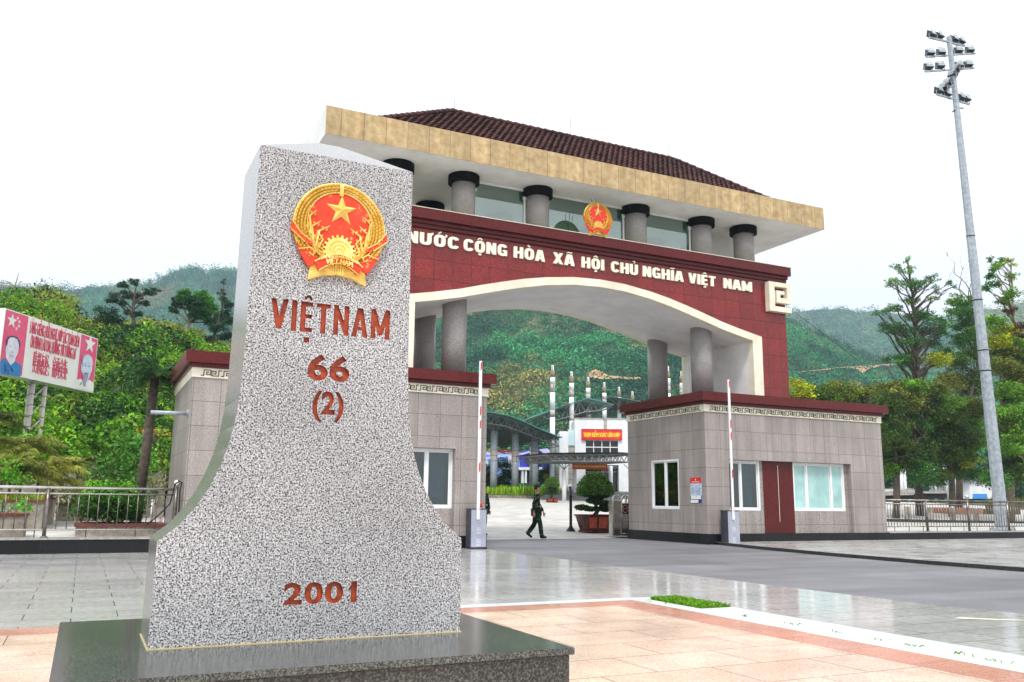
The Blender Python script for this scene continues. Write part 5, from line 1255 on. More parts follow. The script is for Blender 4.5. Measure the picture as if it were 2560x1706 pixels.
MB().box(48.4, 49.24, y+.3, y+.39, 8.1, 9.9).build('upper_pane', M['bblue'], B)
bn = MB().box(48.7, 53.1, y-2.6, y-2.56, 5.28, 5.95).build('banner', M['bannerr'], B)
text('banner_text', '★ ĐẢNG CỘNG SẢN VIỆT NAM QUANG VINH MUÔN NĂM ★', M['yel'], bn, front(y-2.605), 48.9, 52.9, 5.5, .24, .004, .02)
B.rotation_euler = (0, 0, -.45); B.scale = (.88, 1, 1)
# steps
mb = MB(); N = 8
for k in range(N):
    f = k/(N-1); z1 = 1.50+(2.9-1.50)*(k+1)/N; xa = 43.6+2.3*f; yb_ = 78.6+4.*f
    mb.box(xa, 58.0, yb_, 86.0+.002*k, z1-(1.4/N), z1-.004*k*0)
mb.build('steps', M['step'], B)
# ---------------- trusses
def truss(mb, top, bot, r=.045, depth=None):
    n = len(top)
    for i in range(n-1): mb.tube([top[i], top[i+1]], r*1.3, 5); mb.tube([bot[i], bot[i+1]], r*1.3, 5)
    for i in range(n):
        if i < n-1: mb.tube([top[i], bot[i]], r*.8, 4) if i % 2 == 0 else None; mb.tube([top[i], bot[i+1]] if i % 2 == 0 else [bot[i], top[i+1]], r, 4)
def curve_pts(P, n):
    P = np.array(P, float); s = np.r_[0, np.cumsum(np.linalg.norm(np.diff(P, axis=0), axis=1))]; t = np.linspace(0, s[-1], n)
    return [np.array([np.interp(q, s, P[:, k]) for k in range(3)]) for q in t]
def canopy(name, label, tops, bots, dy, dz=0., n=14, roof=True, cat='canopy', dx=0.):
    c0 = tops[0]; C_ = empty('canopy', (c0[0], c0[1], yard(c0[1])), label, cat, 'steel truss canopies in the yard')
    tf = curve_pts(tops, n); bf_ = curve_pts(bots, n); o_ = np.array([dx, dy, dz])
    mb = MB(); truss(mb, tf, bf_)
    tb = [p+o_ for p in tf]; bb_ = [p+o_ for p in bf_]; truss(mb, tb, bb_)
    for k in (1, 2):
        o2 = o_*k/3; truss(mb, [p+o2 for p in tf], [p+o2 for p in bf_], .03)
    for i in range(n):
        mb.tube([tf[i], tb[i]], .035, 4); mb.tube([bf_[i], bb_[i]], .035, 4)
        for k in range(6):
            a, b_ = (tf[i], bf_[i]) if k % 2 == 0 else (bf_[i], tf[i]); mb.tube([a+o_*k/6, b_+o_*(k+1)/6], .026, 4)
    mb.build('truss', M['trussm'], C_)
    mb = MB(); up_ = np.array([0, 0, .12]); e = o_*.06; V = []
    for p, q in zip(tf, tb): V += [p+up_-e, q+up_+e, p+up_*1.8-e, q+up_*1.8+e]
    F_ = sum([[(4*i, 4*i+1, 4*i+5, 4*i+4), (4*i+2, 4*i+6, 4*i+7, 4*i+3), (4*i, 4*i+4, 4*i+6, 4*i+2), (4*i+1, 4*i+3, 4*i+7, 4*i+5)] for i in range(n-1)], [])+[(0, 2, 3, 1), (4*n-4, 4*n-3, 4*n-1, 4*n-2)]
    mb.add(V, F_); fix_normals(mb.build('roof_sheet', M['sheetg'], C_)); return C_
cA = canopy('canopy', 'long curved green roofed canopy on grey columns left of the white building', [Z6(560, 530, 86), Z6(645, 524, 86), Z6(780, 548, 86), Z6(900, 594, 86), Z6(1000, 642, 86), Z6(1150, 705, 86), Z6(1185, 712, 86)],
       [Z6(560, 590, 86), Z6(645, 590, 86), Z6(780, 612, 86), Z6(900, 655, 86), Z6(1000, 695, 86), Z6(1140, 748, 86), Z6(1185, 765, 86)], 14, -.2, 18)
mb0_ = [(703, 650), (860, 676), (1003, 700)]
for (px, py) in mb0_:
    P_ = Z6(px, py, 88); g_ = yard(88)
    c_ = MB().tube([(P_[0], 88, g_), (P_[0], 88, P_[2])], .40, 14).build('column', M['galv'], cA, True)
    mb = MB()
    for du in (-1.4, -.7, .7, 1.4):
        for dv in (-.9, .9): mb.tube([(P_[0], 88, P_[2]), (P_[0]+du, 88+dv, P_[2]+.95)], .05, 5)
    mb.build('strut', M['trussm'], c_)
    MB().tube([(P_[0], 88, g_+3.9), (P_[0], 88, g_+5.2)], .41, 14).build('worn_patch', M['bgrey'], c_)
cB = canopy('canopy', 'peaked green roofed truss canopy above the white building roof', [Z6(1045, 538, 92), Z6(1200, 476, 92), Z6(1385, 420, 92), Z6(1480, 440, 92), Z6(1580, 468, 92)],
       [Z6(1065, 552, 92), Z6(1170, 570, 92), Z6(1385, 505, 92), Z6(1470, 500, 92), Z6(1560, 482, 92)], 9, -.4, 12, dx=1.)
cC = canopy('canopy', 'green roofed truss canopy touching the right booth cornice', [Z6(1555, 405, 105), Z6(1690, 425, 105), Z6(1830, 450, 105)], [Z6(1600, 440, 105), Z6(1690, 488, 105), Z6(1830, 500, 105)], 8, -.3, 9)
cD = canopy('canopy', 'flat dark truss canopy over the entrance steps', [Z6(1092, 829, 78), Z6(1400, 826, 78), Z6(1640, 824, 78), Z6(1720, 832, 78)], [Z6(1130, 872, 78), Z6(1400, 876, 78), Z6(1640, 876, 78), Z6(1720, 884, 78)], 6.5, 0, 24)
cD.children[[c.name.split('.')[0] for c in cD.children].index('roof_sheet')].data.materials[0] = M['blackp']
for X in (44.7, 53.0):
    zt_2 = 5.72; c_ = MB().tube([(X+4.3*0, 79.5, 1.5), (X, 79.5, 5.0)], .22, 12).build('column', M['whitep'], cD, True)
    mb = MB()
    for du in (-.6, .6):
        for dv in (-.5, .5): mb.tube([(X, 79.5, 5.0), (X+du, 79.5+dv, 5.8)], .05, 5)
    mb.build('strut', M['trussm'], c_)
# pylons
first = None
names = ['nearest of the row of white banded pylons', 'second', 'third', 'fourth', 'fifth', 'sixth']
for k, (px, py, Y, z7) in enumerate(((1137, 160, 88, 0), (1278, 207, 92, 0), (1402, 247, 97, 0), (1522, 287, 102, 0), (1632, 322, 107, 0), (1732, 355, 112, 0), (505, 168, 90, 1), (607, 205, 95, 1))):
    T = at(1500+px/2.981, 860+py/2.981, Y) if z7 else Z6(px, py, Y)
    lab = ['white banded pylon standing through the end of the curved canopy, tallest of the left row', 'second white pylon from the left, rising behind the peaked canopy', 'third white pylon from the left, above the canopy peak', 'fourth white pylon from the left, grey banded middle', 'fifth white pylon, left of the small canopy at the booth', 'sixth and smallest white pylon, above the right booth cornice', 'grey and white pylon seen between the two lower gate columns', 'white pylon partly behind the inner gate wall'][k]
    p = empty('pylon', (T[0], Y, yard(Y)), lab, 'pylon', 'white banded pylons in the yard')
    z0 = yard(min(Y, 92)); H_ = T[2]-z0; r0 = .30
    def seg(a, b_, nm, m, r_): return MB().tube([(T[0], Y, z0+H_*a), (T[0], Y, z0+H_*b_)], r_, 14).build(nm, m, p, True)
    seg(0, .30, 'lower_shaft', M['galv'], r0*1.1)
    seg(.30, .60, 'shaft', M['whitep'], r0); seg(.601, .66, 'weathered_band', M['bgrey'], r0*.98); seg(.661, .79, 'shaft', M['whitep'], r0)
    seg(.791, .855, 'weathered_band', M['bgrey'], r0*.97); seg(.856, .905, 'shaft', M['whitep'], r0); seg(.906, .96, 'rusty_collar', M['barkl'], r0*.92)
    mb = MB(); mb.tube([(T[0], Y, z0+H_*.96), (T[0], Y, z0+H_)], r0*.55, 10)
    mb.build('cap', M['whitep'], p)
    mb = MB(); 
    for a in (.4, 2.2, 4.): mb.tube([(T[0]+r0*math.cos(a), Y+r0*math.sin(a), z0+H_*.955), (T[0]+.2*math.cos(a), Y+.2*math.sin(a), z0+H_*.99)], .035, 4)
    mb.tube([(T[0]+.1, Y, z0+H_*.97), (T[0]+(4 if k % 2 == 0 else -3.2), Y-1, z0+H_*.70)], .02, 4)
    mb.build('stay', M['blackp'], p)
# ---------------- warehouse
def WZ(x, y, Y=150): return at(1200+x/7.468, 1050+y/7.468, Y)
wh = empty('warehouse', (74, 155, yard(92)), 'blue and pale blue warehouse with sloping lilac roofs far behind the gate', 'building')
g = yard(92)
def wpoly(nm, pts, Y, mat, d=.3, par=wh):
    q = [WZ(*p, Y) for p in pts]; o = MB().prism([(a[0], a[2]) for a in q], Y, Y+d).build(nm, mat, par); return fix_normals(o)
wpoly('left_wall', [(60, 1180), (60, 745), (120, 738), (540, 675), (620, 665), (720, 640), (900, 612), (900, 1180)], 150, M['bluel'], 30)
wpoly('white_panel', [(528, 885), (528, 680), (610, 668), (610, 885)], 149.9, M['bwhite'], .08)
wpoly('white_panel', [(60, 1180), (60, 745), (150, 732), (150, 1180)], 149.9, M['bwhite'], .08)
wpoly('gable', [(770, 880), (770, 655), (920, 612), (1065, 550), (1200, 650), (1330, 745), (1330, 900), (1200, 890)], 149.5, M['bluew'], 30)
wpoly('lilac_roof', [(1075, 545), (1260, 535), (1335, 600), (1420, 690), (1420, 760), (1290, 680)], 149.3, M['lilac'], .15)
wpoly('lilac_roof', [(700, 655), (900, 590), (1060, 540), (1060, 552), (920, 615), (780, 655)], 149.2, M['lilac'], .15)
wpoly('lilac_roof', [(60, 655), (60, 600), (430, 600), (700, 612), (740, 625), (600, 665), (330, 668)], 149.2, M['lilac'], .15)
for i in range(5): wpoly('window', [(1105, 600+55*i), (1145, 600+55*i), (1145, 640+55*i), (1105, 640+55*i)], 149.1, M['bglass'], .1)
wpoly('window_bay', [(900, 880), (900, 640), (960, 640), (960, 880)], 149.15, M['kerb'], .1)
wpoly('porch', [(700, 885), (1170, 885), (1170, 935), (700, 935)], 147, M['bwhite'], 3)
wpoly('opening', [(700, 1180), (700, 938), (1170, 938), (1170, 1180)], 149.0, M['dark'], .1)  # flat near-black sheet; the shade under the porch is put into its colour
for xx in (800, 860, 1095): wpoly('pillar', [(xx-13, 1180), (xx-13, 940), (xx+13, 940), (xx+13, 1180)], 147.2, M['bwhite'], .5)
q0, q1 = WZ(180, 596, 149), WZ(765, 596, 149)
text('roof_lettering', 'CỬA KHẨU QUỐC TẾ THANH THỦY', M['redp'], wh, front(149), q0[0], q1[0], q0[2], .42, .02, .1)
# far utility pole
up = at(1326, 1210, 120); t = empty('utility_pole', (up[0], 120, yard(92)), 'cluttered grey utility pole in front of the blue warehouse', 'utility pole')
zt3 = at(1326, 1106, 120)[2]; X = up[0]
MB().tube([(X, 120, 2), (X, 120, zt3)], .17, 8).build('pole', M['trussm'], t, True)
mb = MB()
for z in (.97, .93, .62, .5): mb.box(X-.9*(1 if z > .9 else .4), X+.9*(1 if z > .9 else .4), 119.8, 119.9, 2+(zt3-2)*z, 2+(zt3-2)*z+.12)
mb.build('cross_arm', M['trussm'], t)
MB().box(X+.2, X+.8, 119.5, 120, 2+(zt3-2)*.30, 2+(zt3-2)*.48).build('meter_box', M['bgrey'], t)
# lawn and kerb in the yard
la, lb = yardhit(1235, 1246), yardhit(1345, 1244)
lawn = MB().box(38.5, 49.2, 86.2, 97, 1.9, 2.42).build('lawn_soil', M['grassy']); tag(lawn, kind='structure')
tag(MB().box(38.2, 49.4, 85.7, 86.15, 1.6, 2.36).build('lawn_kerb', M['rubble']), kind='structure')
n = 5200; gp = np.column_stack([nprng.uniform(38.6, 49.1, n), nprng.uniform(86.3, 96, n), np.full(n, 2.4)]); hgt = 1.0+.9*nprng.random(n)*(gp[:, 0] > 41)
tp = gp+np.column_stack([nprng.normal(0, .15, n), nprng.normal(0, .15, n), .35*hgt+nprng.random(n)*.55])
tag(blades('lawn_grass', gp, tp, .12, shade((.20, .36, .02), n, .3)), 'bright yellow green lawn behind the grey columns', 'grass', kind='stuff')
# white car behind the sliding gate
def car(P, rz, label):
    c = empty('parked_car', (0, 0, 0), label, 'car'); LOC[c.name] = (0, 0, 0)
    side = [(-2.9, .35), (-2.95, .75), (-2.8, 1.05), (-1.9, 1.15), (-1.2, 1.75), (.6, 1.80), (1.5, 1.2), (2.7, 1.0), (2.95, .7), (2.95, .35)]
    o = MB().prism(side, -1.15, 1.15).build('body', M['carw'], c); bevel(o, .12, 3)
    for p in o.data.polygons: p.use_smooth = True
    win = [(-1.75, 1.18), (-1.12, 1.66), (.55, 1.70), (1.3, 1.22)]
    for yy in (-1.16, 1.15): MB().prism(win, yy, yy+.012).build('side_window', M['bglass'], c)
    mb = MB(); mb.add([(1.45, -.95, 1.27), (1.45, .95, 1.27), (.68, .9, 1.80), (.68, -.9, 1.80)], [(0, 1, 2, 3)]); mb.build('windscreen', M['bglass'], c)
    for x in (-1.8, 1.85):
        for yy in (-1.1, .85):
            w = MB(); w.v = []; w.tube([(x, yy, .42), (x, yy+.26, .42)], .42, 16); ww = w.build('wheel', M['rubber'], c)
            MB().tube([(x, yy-.005, .42), (x, yy+.265, .42)], .24, 12).build('rim', M['galv'], ww)
    for yy in (-.8, .6): MB().box(2.9, 2.98, yy, yy+.3, .72, .9).build('headlight', M['lamp_g'], c)
    c.location = [q*S for q in P]; c.rotation_euler = (0, 0, rz); LOC[c.name] = tuple(P)
cpx = yardhit(1600, 1262); cpx = np.array([cpx[0]*58/cpx[1], 58, yard(58)])
car((cpx[0]+1.6, 58, yard(58)+.0), .2, 'white car parked in the yard, only its roof showing over the sliding gate')

# ================================================================ LEFT GARDEN
def planter(x0, x1, y0, y1, h, label, z=.42):
    t = empty('stone_planter', ((x0+x1)/2, (y0+y1)/2, z), label, 'planter', 'rubble planters with red coping')
    o = MB().box(x0, x1, y0, y1, z, z+h).build('rubble_wall', M['rubble'], t)
    mb = MB(); w = .22
    mb.box(x0-.05, x1+.05, y0-.05, y0+w, z+h, z+h+.09); mb.box(x0-.05, x1+.05, y1-w, y1+.05, z+h, z+h+.09); mb.box(x0-.05, x0+w, y0+w, y1-w, z+h, z+h+.09); mb.box(x1-w, x1+.05, y0+w, y1-w, z+h, z+h+.09)
    mb.build('coping', M['coping'], t)
    MB().box(x0+w, x1-w, y0+w, y1-w, z+h, z+h+.05).build('soil', M['soil'], t)
    return t
planter(-.12, 2.5, 30.45, 33.0, .30, 'low rubble planter with red coping under the round clipped tree')
planter(-6, -1.50, 30.0, 31.6, .62, 'rubble planter with red coping at the far left behind the railing')
planter(-7, -1.30, 37.6, 40.2, 1.0, 'taller rubble planter with red coping in the middle of the left garden')
planter(-8, -1.15, 44.2, 47.0, 1.1, 'rubble planter stepped behind the taller one in the left garden')
planter(-1.1, 1.6, 48.2, 50.6, .85, 'farthest rubble planter against the slope, right of the grass bank')
for (a, b_, c_, d2, h_) in ((-6.9, -1.4, 37.8, 40.0, 1.42), (-7.9, -1.3, 44.4, 46.8, 1.5)):
    n = 1500; gp = np.column_stack([nprng.uniform(a, b_, n), nprng.uniform(c_, d2, n), np.full(n, h_+.02)])
    tag(blades('planter_grass', gp, gp+np.column_stack([nprng.normal(0, .1, n), nprng.normal(0, .1, n), nprng.uniform(.1, .3, n)]), .05, shade((.20, .26, .03), n, .25)), 'yellow green grass filling a planter in the left garden', 'grass', kind='stuff')
# yellow shrub, cone, small items
cn_ = gnd(397, 1325, .42)
t = empty('traffic_cone', tuple(cn_), 'faded pink cone standing behind the railing beside the left booth', 'cone')
MB().lathe(tuple(cn_), [(.17, 0), (.17, .03), (.12, .05), (.10, .3), (.05, .46), (.03, .5), (.0, .51)], 14).build('cone_body', varied('faded_pink_plastic', (.55, .25, .25), (.66, .36, .34), 5), t, True)
MB().lathe((cn_[0], cn_[1], cn_[2]+.30), [(.105, 0), (.085, .10)], 14).build('band', M['whitep'], t)
for px, y_ in ((376, 33.5),):
    P_ = gnd(px, 1325, .42); t = empty('bollard', (P_[0], P_[1], .42), 'short steel bollard post behind the railing near the end post', 'bollard')
    MB().tube([tuple(P_), (P_[0], P_[1], 1.5)], .06, 10).build('post', M['steel'], t, True); MB().ell((P_[0], P_[1], 1.52), (.07, .07, .05), 10, 6).build('cap', M['steel'], t, True)
# retaining rubble wall at the slope foot
t = MB()
N = 60
for i in range(N):
    xa, xb = -9+13*i/N, -9+13*(i+1)/N; h_ = 3.1+.5*noise.noise(Vector((xa*.5, 3, 1)))+(.5 if -1.5 < xa < .5 else 0)
    t.add([(xa, 51+.35*noise.noise(Vector((xa, 0, 0))), 0), (xb, 51+.35*noise.noise(Vector((xb, 0, 0))), 0), (xb, 51.6+.35*noise.noise(Vector((xb, 9, 0))), h_), (xa, 51.6+.35*noise.noise(Vector((xa, 9, 0))), h_), (xb, 52.6, h_), (xa, 52.6, h_), (xa, 52.7, 0), (xb, 52.7, 0)], [(0, 1, 2, 3), (3, 2, 4, 5), (5, 4, 7, 6)])
o = t.build('retaining_wall', M['rubble']); tag(o, 'rough stone retaining wall at the foot of the green slope', 'wall')

# ================================================================ RIGHT SIDE
pc = empty('roadside_house', (88, 120, yard(92)), 'pale grey house with blue window half hidden by the right hand trees', 'building')
def R5(x, y, Y): return at(2080+x/4.902, 1180+y/4.902, Y)
def rpoly(nm, pts, Y, mat, d=.3, par=pc):
    q = [R5(*p, Y) for p in pts]; return fix_normals(MB().prism([(a[0], a[2]) for a in q], Y, Y+d).build(nm, mat, par))
rpoly('wall', [(1690, 330), (1690, 100), (1960, 90), (1960, 330)], 100, M['bwhite'], 8)
rpoly('window', [(1730, 330), (1730, 270), (1900, 270), (1900, 330)], 99.9, M['bluep'], .08)
rpoly('roof', [(1680, 100), (1680, 60), (1980, 50), (1980, 92)], 99.5, M['trussm'], 9)
sh = empty('shed', (80, 105, yard(92)), 'low shed with grey corrugated roof behind the right railing', 'shed')
rpoly('roof', [(655, 290), (660, 240), (800, 225), (980, 205), (1120, 240), (1420, 240), (1420, 262), (1020, 265), (990, 285)], 96, M['bgrey'], 6, sh)
rpoly('wall', [(655, 330), (655, 292), (985, 288), (1410, 264), (1410, 330)], 96.3, M['dark'], 4, sh)
tb = empty('blue_sign', (86, 98, yard(92)), 'blue sign panel on a pole among the trees right of the booth', 'sign')
rpoly('panel', [(1438, 155), (1438, 68), (1490, 62), (1488, 160)], 98, M['bluep'], .2, tb)
q = R5(1470, 160, 98.3); MB().tube([(q[0], 98.3, 2.2), (q[0], 98.3, q[2]+.5)], .12, 8).build('pole', M['trussm'], tb)
for k, (px, lab) in enumerate(((845, 'first white pipe from the left above the shed roof'), (890, 'second white pipe beside the first above the shed roof'), (1395, 'white pipe left of the blue sign'), (1500, 'white pipe right of the blue sign'), (1265, 'thin white pipe in the gap between dark tree trunks'))):
    a, b_ = R5(px-10, 0, 102), R5(px+12, 330, 102); t = empty('white_pipe', (b_[0], 102, 2.2), lab, 'pipe', 'white pipes behind the shed')
    MB().tube([(b_[0], 102, 2.2), (a[0], 102, a[2]+2)], .33 if k < 4 else .2, 10).build('shaft', M['whitep'], t, True); MB().tube([(b_[0], 102, 3.4), (b_[0], 102, 3.6)], .36, 10).build('collar', M['galv'], t)
br = empty('brick_planter', (60, 66, yard(66)), 'orange brick planter with bushes behind the right railing', 'planter')
def onyard(x, y): return yardhit(2080+x/4.902, 1180+y/4.902)
pa = onyard(1500, 520); pb = onyard(1700, 525); Yp = (pa[1]+pb[1])/2
a, b_ = R5(1500, 520, Yp), R5(1850, 520, Yp); zt4 = R5(1500, 438, Yp)[2]
MB().box(a[0], b_[0], Yp, Yp+3, a[2]-.2, zt4).build('brick_wall', M['brick'], br); MB().box(a[0]+.1, b_[0]+6, Yp+.1, Yp+3, a[2]-.2, zt4-.1).build('soil', M['soil'], br)
LB = ['dark concrete stump left of the tree trunk behind the right railing', 'dark concrete stump just right of the tree trunk behind the railing', 'dark concrete stump left of the orange brick planter', 'dark concrete stump in front of the orange brick planter']
prev = None
for k, (px, py) in enumerate(((925, 590), (1200, 597), (1485, 602), (1775, 612))):
    P_ = onyard(px, py); zt5 = P_[2]+160/4.902/F_PX*(P_[0]*fw[0]+P_[1]*fw[1])
    t = empty('bollard', tuple(P_), LB[k], 'bollard', 'dark stumps behind the right railing')
    o = MB().box(P_[0]-.16, P_[0]+.16, P_[1]-.16, P_[1]+.16, P_[2], zt5).build('post', M['rubble'], t); MB().lathe((P_[0], P_[1], zt5), [(.14, 0), (.14, .05), (.02, .09)], 8).build('cap', M['whitep'], t)
kb = [onyard(620, 612), onyard(2700, 668)]
mb = MB(); mb.add([(kb[0][0], kb[0][1], kb[0][2]-.2), (kb[1][0]+8, kb[1][1]-2, kb[1][2]-.2), (kb[1][0]+8, kb[1][1]-2, kb[1][2]+.22), (kb[0][0], kb[0][1], kb[0][2]+.22), (kb[1][0]+8, kb[1][1]-1.7, kb[1][2]+.22), (kb[0][0], kb[0][1]+.3, kb[0][2]+.22)], [(0, 1, 2, 3), (3, 2, 4, 5)])
tag(mb.build('yard_kerb', M['kerb']), kind='structure')
# yellow bag in the left booth window
t = empty('yellow_bag', (11.35, 29.75, 1.46), 'yellow and black bag on the window sill of the left booth', 'bag')
o = MB().prism([(10.95, 1.46), (11.75, 1.46), (11.78, 1.72), (11.62, 1.84), (11.5, 1.80), (11.3, 1.86), (11.05, 1.78), (10.93, 1.6)], 29.60, 29.90).build('bag_body', M['yelbag'], t); bevel(o, .02)
MB().box(11.12, 11.42, 29.585, 29.599, 1.50, 1.74).build('pocket', M['blackp'], t); MB().tube([(11.1, 29.75, 1.84), (11.2, 29.75, 1.96), (11.4, 29.75, 1.96), (11.5, 29.75, 1.84)], .02, 6).build('handle', M['blackp'], t)
# overhead wires
def wire(name, pts, label): tag(MB().tube(pts, .022, 4).build(name, M['blackp']), label, 'cable', 'overhead cables on the right')
wire('overhead_cable', [at(1992, 785, 60), at(2150, 905, 58), at(2205, 975, 56)], 'thin dark cable running down behind the gate to the tree tops')
wire('overhead_cable', [at(2205, 988, 50), at(2330, 965, 50), at(2450, 925, 50), at(2600, 860, 50)], 'dark cable crossing the tree crowns to the mast and beyond')
wire('overhead_cable', [at(2210, 1152, 48), at(2330, 1125, 48), at(2470, 1085, 48)], 'pale cable sloping across the lower trees to the mast')
# ================================================================ HILLS
def ridge(pts, s=1., o=(0, 0)):
    out = []
    for x, y in pts:
        d = ray(o[0]+x/s, o[1]+y/s); out.append((math.atan2(d[0], d[1]), d[2]/math.hypot(d[0], d[1])))
    out.sort(); return np.array(out)
def hill(name, R_, Db, Dr, zb, amp, seed, mat, na=170, nr=46, fs=.02, power=1.3, back=.5, az=None):
    a0, a1 = R_[0, 0], R_[-1, 0]
    def P(az_, t):
        te = np.interp(az_, R_[:, 0], R_[:, 1]); zr = EYE+te*Dr
        r = Db+(Dr-Db)*t if t <= 1 else Dr+(t-1)*Dr*.6
        x, y_ = math.sin(az_)*r, math.cos(az_)*r
        s_ = max(0, min(t, 1))**power
        nz = noise.fractal(Vector((x*fs, y_*fs, seed)), 1., 2., 5)*amp*math.sin(math.pi*min(t, 1)) if t <= 1 else 0
        rv = abs(noise.noise(Vector((az_*14+seed, t*.6, seed))))*amp*.9*math.sin(math.pi*min(t, 1)) if t <= 1 else 0
        z = zb+(zr-zb)*s_+nz-rv if t <= 1 else zr-(t-1)*(zr-zb)*back*2
        return np.array([x, y_, z])
    V = []; ts = list(np.linspace(0, 1, nr))+[1.15, 1.6]
    for i in range(na):
        az_ = a0+(a1-a0)*i/(na-1)
        for t in ts: V.append(P(az_, t))
    m = len(ts); F_ = [(i*m+j, (i+1)*m+j, (i+1)*m+j+1, i*m+j+1) for i in range(na-1) for j in range(m-1)]
    o = mesh(name, V, F_, mat, smooth=True); 
    if o.data.polygons[5].normal.z < 0: o.data.flip_normals()
    tag(o, kind='structure'); return P, a0, a1
def bushes(name, P, a0, a1, n, rad, K, colf, label, t0=.02, t1=1., size=.42, seed=0):
    A = nprng.uniform(a0, a1, n); T = nprng.uniform(t0, t1, n); C_, Z_, K_ = [], [], []
    for a, t in zip(A, T):
        p = P(a, t); c = colf(p, a, t)
        if c is None: continue
        q_ = float(np.clip(nprng.lognormal(-.15, .45), .45, 2.6)); r_ = rad*q_; kk_ = max(6, int(K*q_**1.5)); c = np.array(c)*nprng.uniform(.55, 1.3); C_.append(ballpts(p+[0, 0, r_*.35], (r_, r_, r_*.8), kk_, 3)); Z_.append(np.full(kk_, rad*size)); K_.append(shade(c, kk_, .22))
    o = leaves(name, np.concatenate(C_), np.concatenate(Z_), np.concatenate(K_), None, M['hillleaf'], aspect=.75, up=.3)
    tag(o, label, 'bushes', kind='stuff'); return o
def hillmat(name, c1, c2, c3, sc=.02):
    return stone(name, [(.38, c1), (.52, c2), (.66, c3)], scale=sc, rough=.95, blotch=.2, detail=10)
def mixc(a, b_, f): return np.array(a)*(1-f)+np.array(b_)*f
def nz(p, s, k=0.): return noise.fractal(Vector((p[0]*s, p[1]*s, k+p[2]*s)), 1., 2., 3)
LR = ridge([(-420, 395), (-150, 400), (0, 415), (60, 432), (170, 430), (330, 450), (430, 445), (520, 460), (680, 490), (740, 465), (800, 425), (850, 435), (990, 440), (1300, 415), (1420, 400), (1470, 370), (1530, 345), (1560, 310), (1650, 275), (1770, 255), (1840, 275), (1900, 320), (1920, 290), (2000, 272), (2080, 280), (2180, 295), (2500, 380), (2800, 500)], 3.677, (0, 600))
HM1 = hillmat('far_hill_cover', (.015, .045, .015), (.04, .085, .03), (.13, .13, .06))
P1, a0, a1 = hill('far_hills_left', LR, 330, 1150, 2, 26, 1.3, HM1, fs=.006)
def cf1(p, a, t):
    n_ = nz(p, .006, 2.); f = nz(p, .02, 7.)
    if n_ > .22: return mixc((.14, .22, .08), (.24, .19, .12), max(0, min(1, f+.5)))
    return mixc((.012, .10, .085), (.06, .24, .17), max(0, min(1, f+.5)))  # blue of the distant haze is mixed into the scrub colour
bushes('hillside_bushes', P1, a0, a1, 17000, 4.6, 16, cf1, 'green scrub covering the far hills on the left, haze blue mixed into its colour')
CR = ridge([(560, 900), (640, 800), (760, 720), (900, 680), (1150, 640), (1400, 600), (1600, 630), (1750, 690), (1860, 750), (1968, 798), (2006, 818), (2078, 847), (2130, 872), (2191, 893), (2227, 908), (2315, 934), (2450, 960), (2600, 975), (2800, 990)])
HM2 = hillmat('near_hill_cover', (.02, .06, .02), (.05, .09, .03), (.22, .17, .08), .03)
P2, b0, b1_ = hill('green_hill', CR, 190, 560, 2.2, 12, 5.1, HM2, fs=.012, na=230, nr=60)
dc = ray(1300, 1000); dca = math.atan2(dc[0], dc[1])
def cf2(p, a, t):
    n_ = nz(p, .010, 3.); f = nz(p, .035, 9.); g = nz(p, .02, 15.)
    dry = math.exp(-((a-dca)/.055)**2-((t-.38)/.13)**2)*.72+max(0, g-.32)*1.6+math.exp(-((t-.12)/.07)**2)*.35
    c = mixc((.008, .080, .060), (.05, .28, .15), max(0, min(1, f*1.1+.45)))
    if dry+n_*.6+nprng.normal(0, .12) > .70:
        return mixc((.10, .15, .045), (.36, .30, .13), nprng.random()) if nprng.random() > .12 else mixc(c, (.3, .25, .1), .3)
    return c
bushes('hillside_bushes', P2, b0, b1_, 34000, 2.2, 20, cf2, 'green scrub and dry patches covering the big hill behind the gate')
RR_ = ridge([(-60, 350), (20, 355), (130, 342), (290, 335), (360, 355), (440, 345), (560, 360), (640, 380), (760, 385), (800, 380), (960, 340), (1060, 335), (1170, 300), (1400, 280), (1700, 300)], 1.945, (1960, 600))
RR_ = np.concatenate([ridge([(1500, 900)]), RR_])
HM3 = hillmat('far_hill_cover_right', (.02, .06, .02), (.06, .12, .035), (.20, .19, .09))
P3, c0_, c1_ = hill('far_hills_right', RR_, 640, 1500, 4, 36, 8.8, HM3, fs=.004)
def cf3(p, a, t):
    n_ = nz(p, .0035, 4.); f = nz(p, .012, 7.)
    if n_ > .12: return mixc((.20, .30, .08), (.30, .28, .12), max(0, min(1, f+.5)))
    return mixc((.012, .09, .07), (.05, .21, .13), max(0, min(1, f+.5)))  # extra blue in the leaf colour stands for haze
bushes('hillside_bushes', P3, c0_, c1_, 14000, 6.5, 14, cf3, 'hazy scrub and terraces covering the far hills on the right')
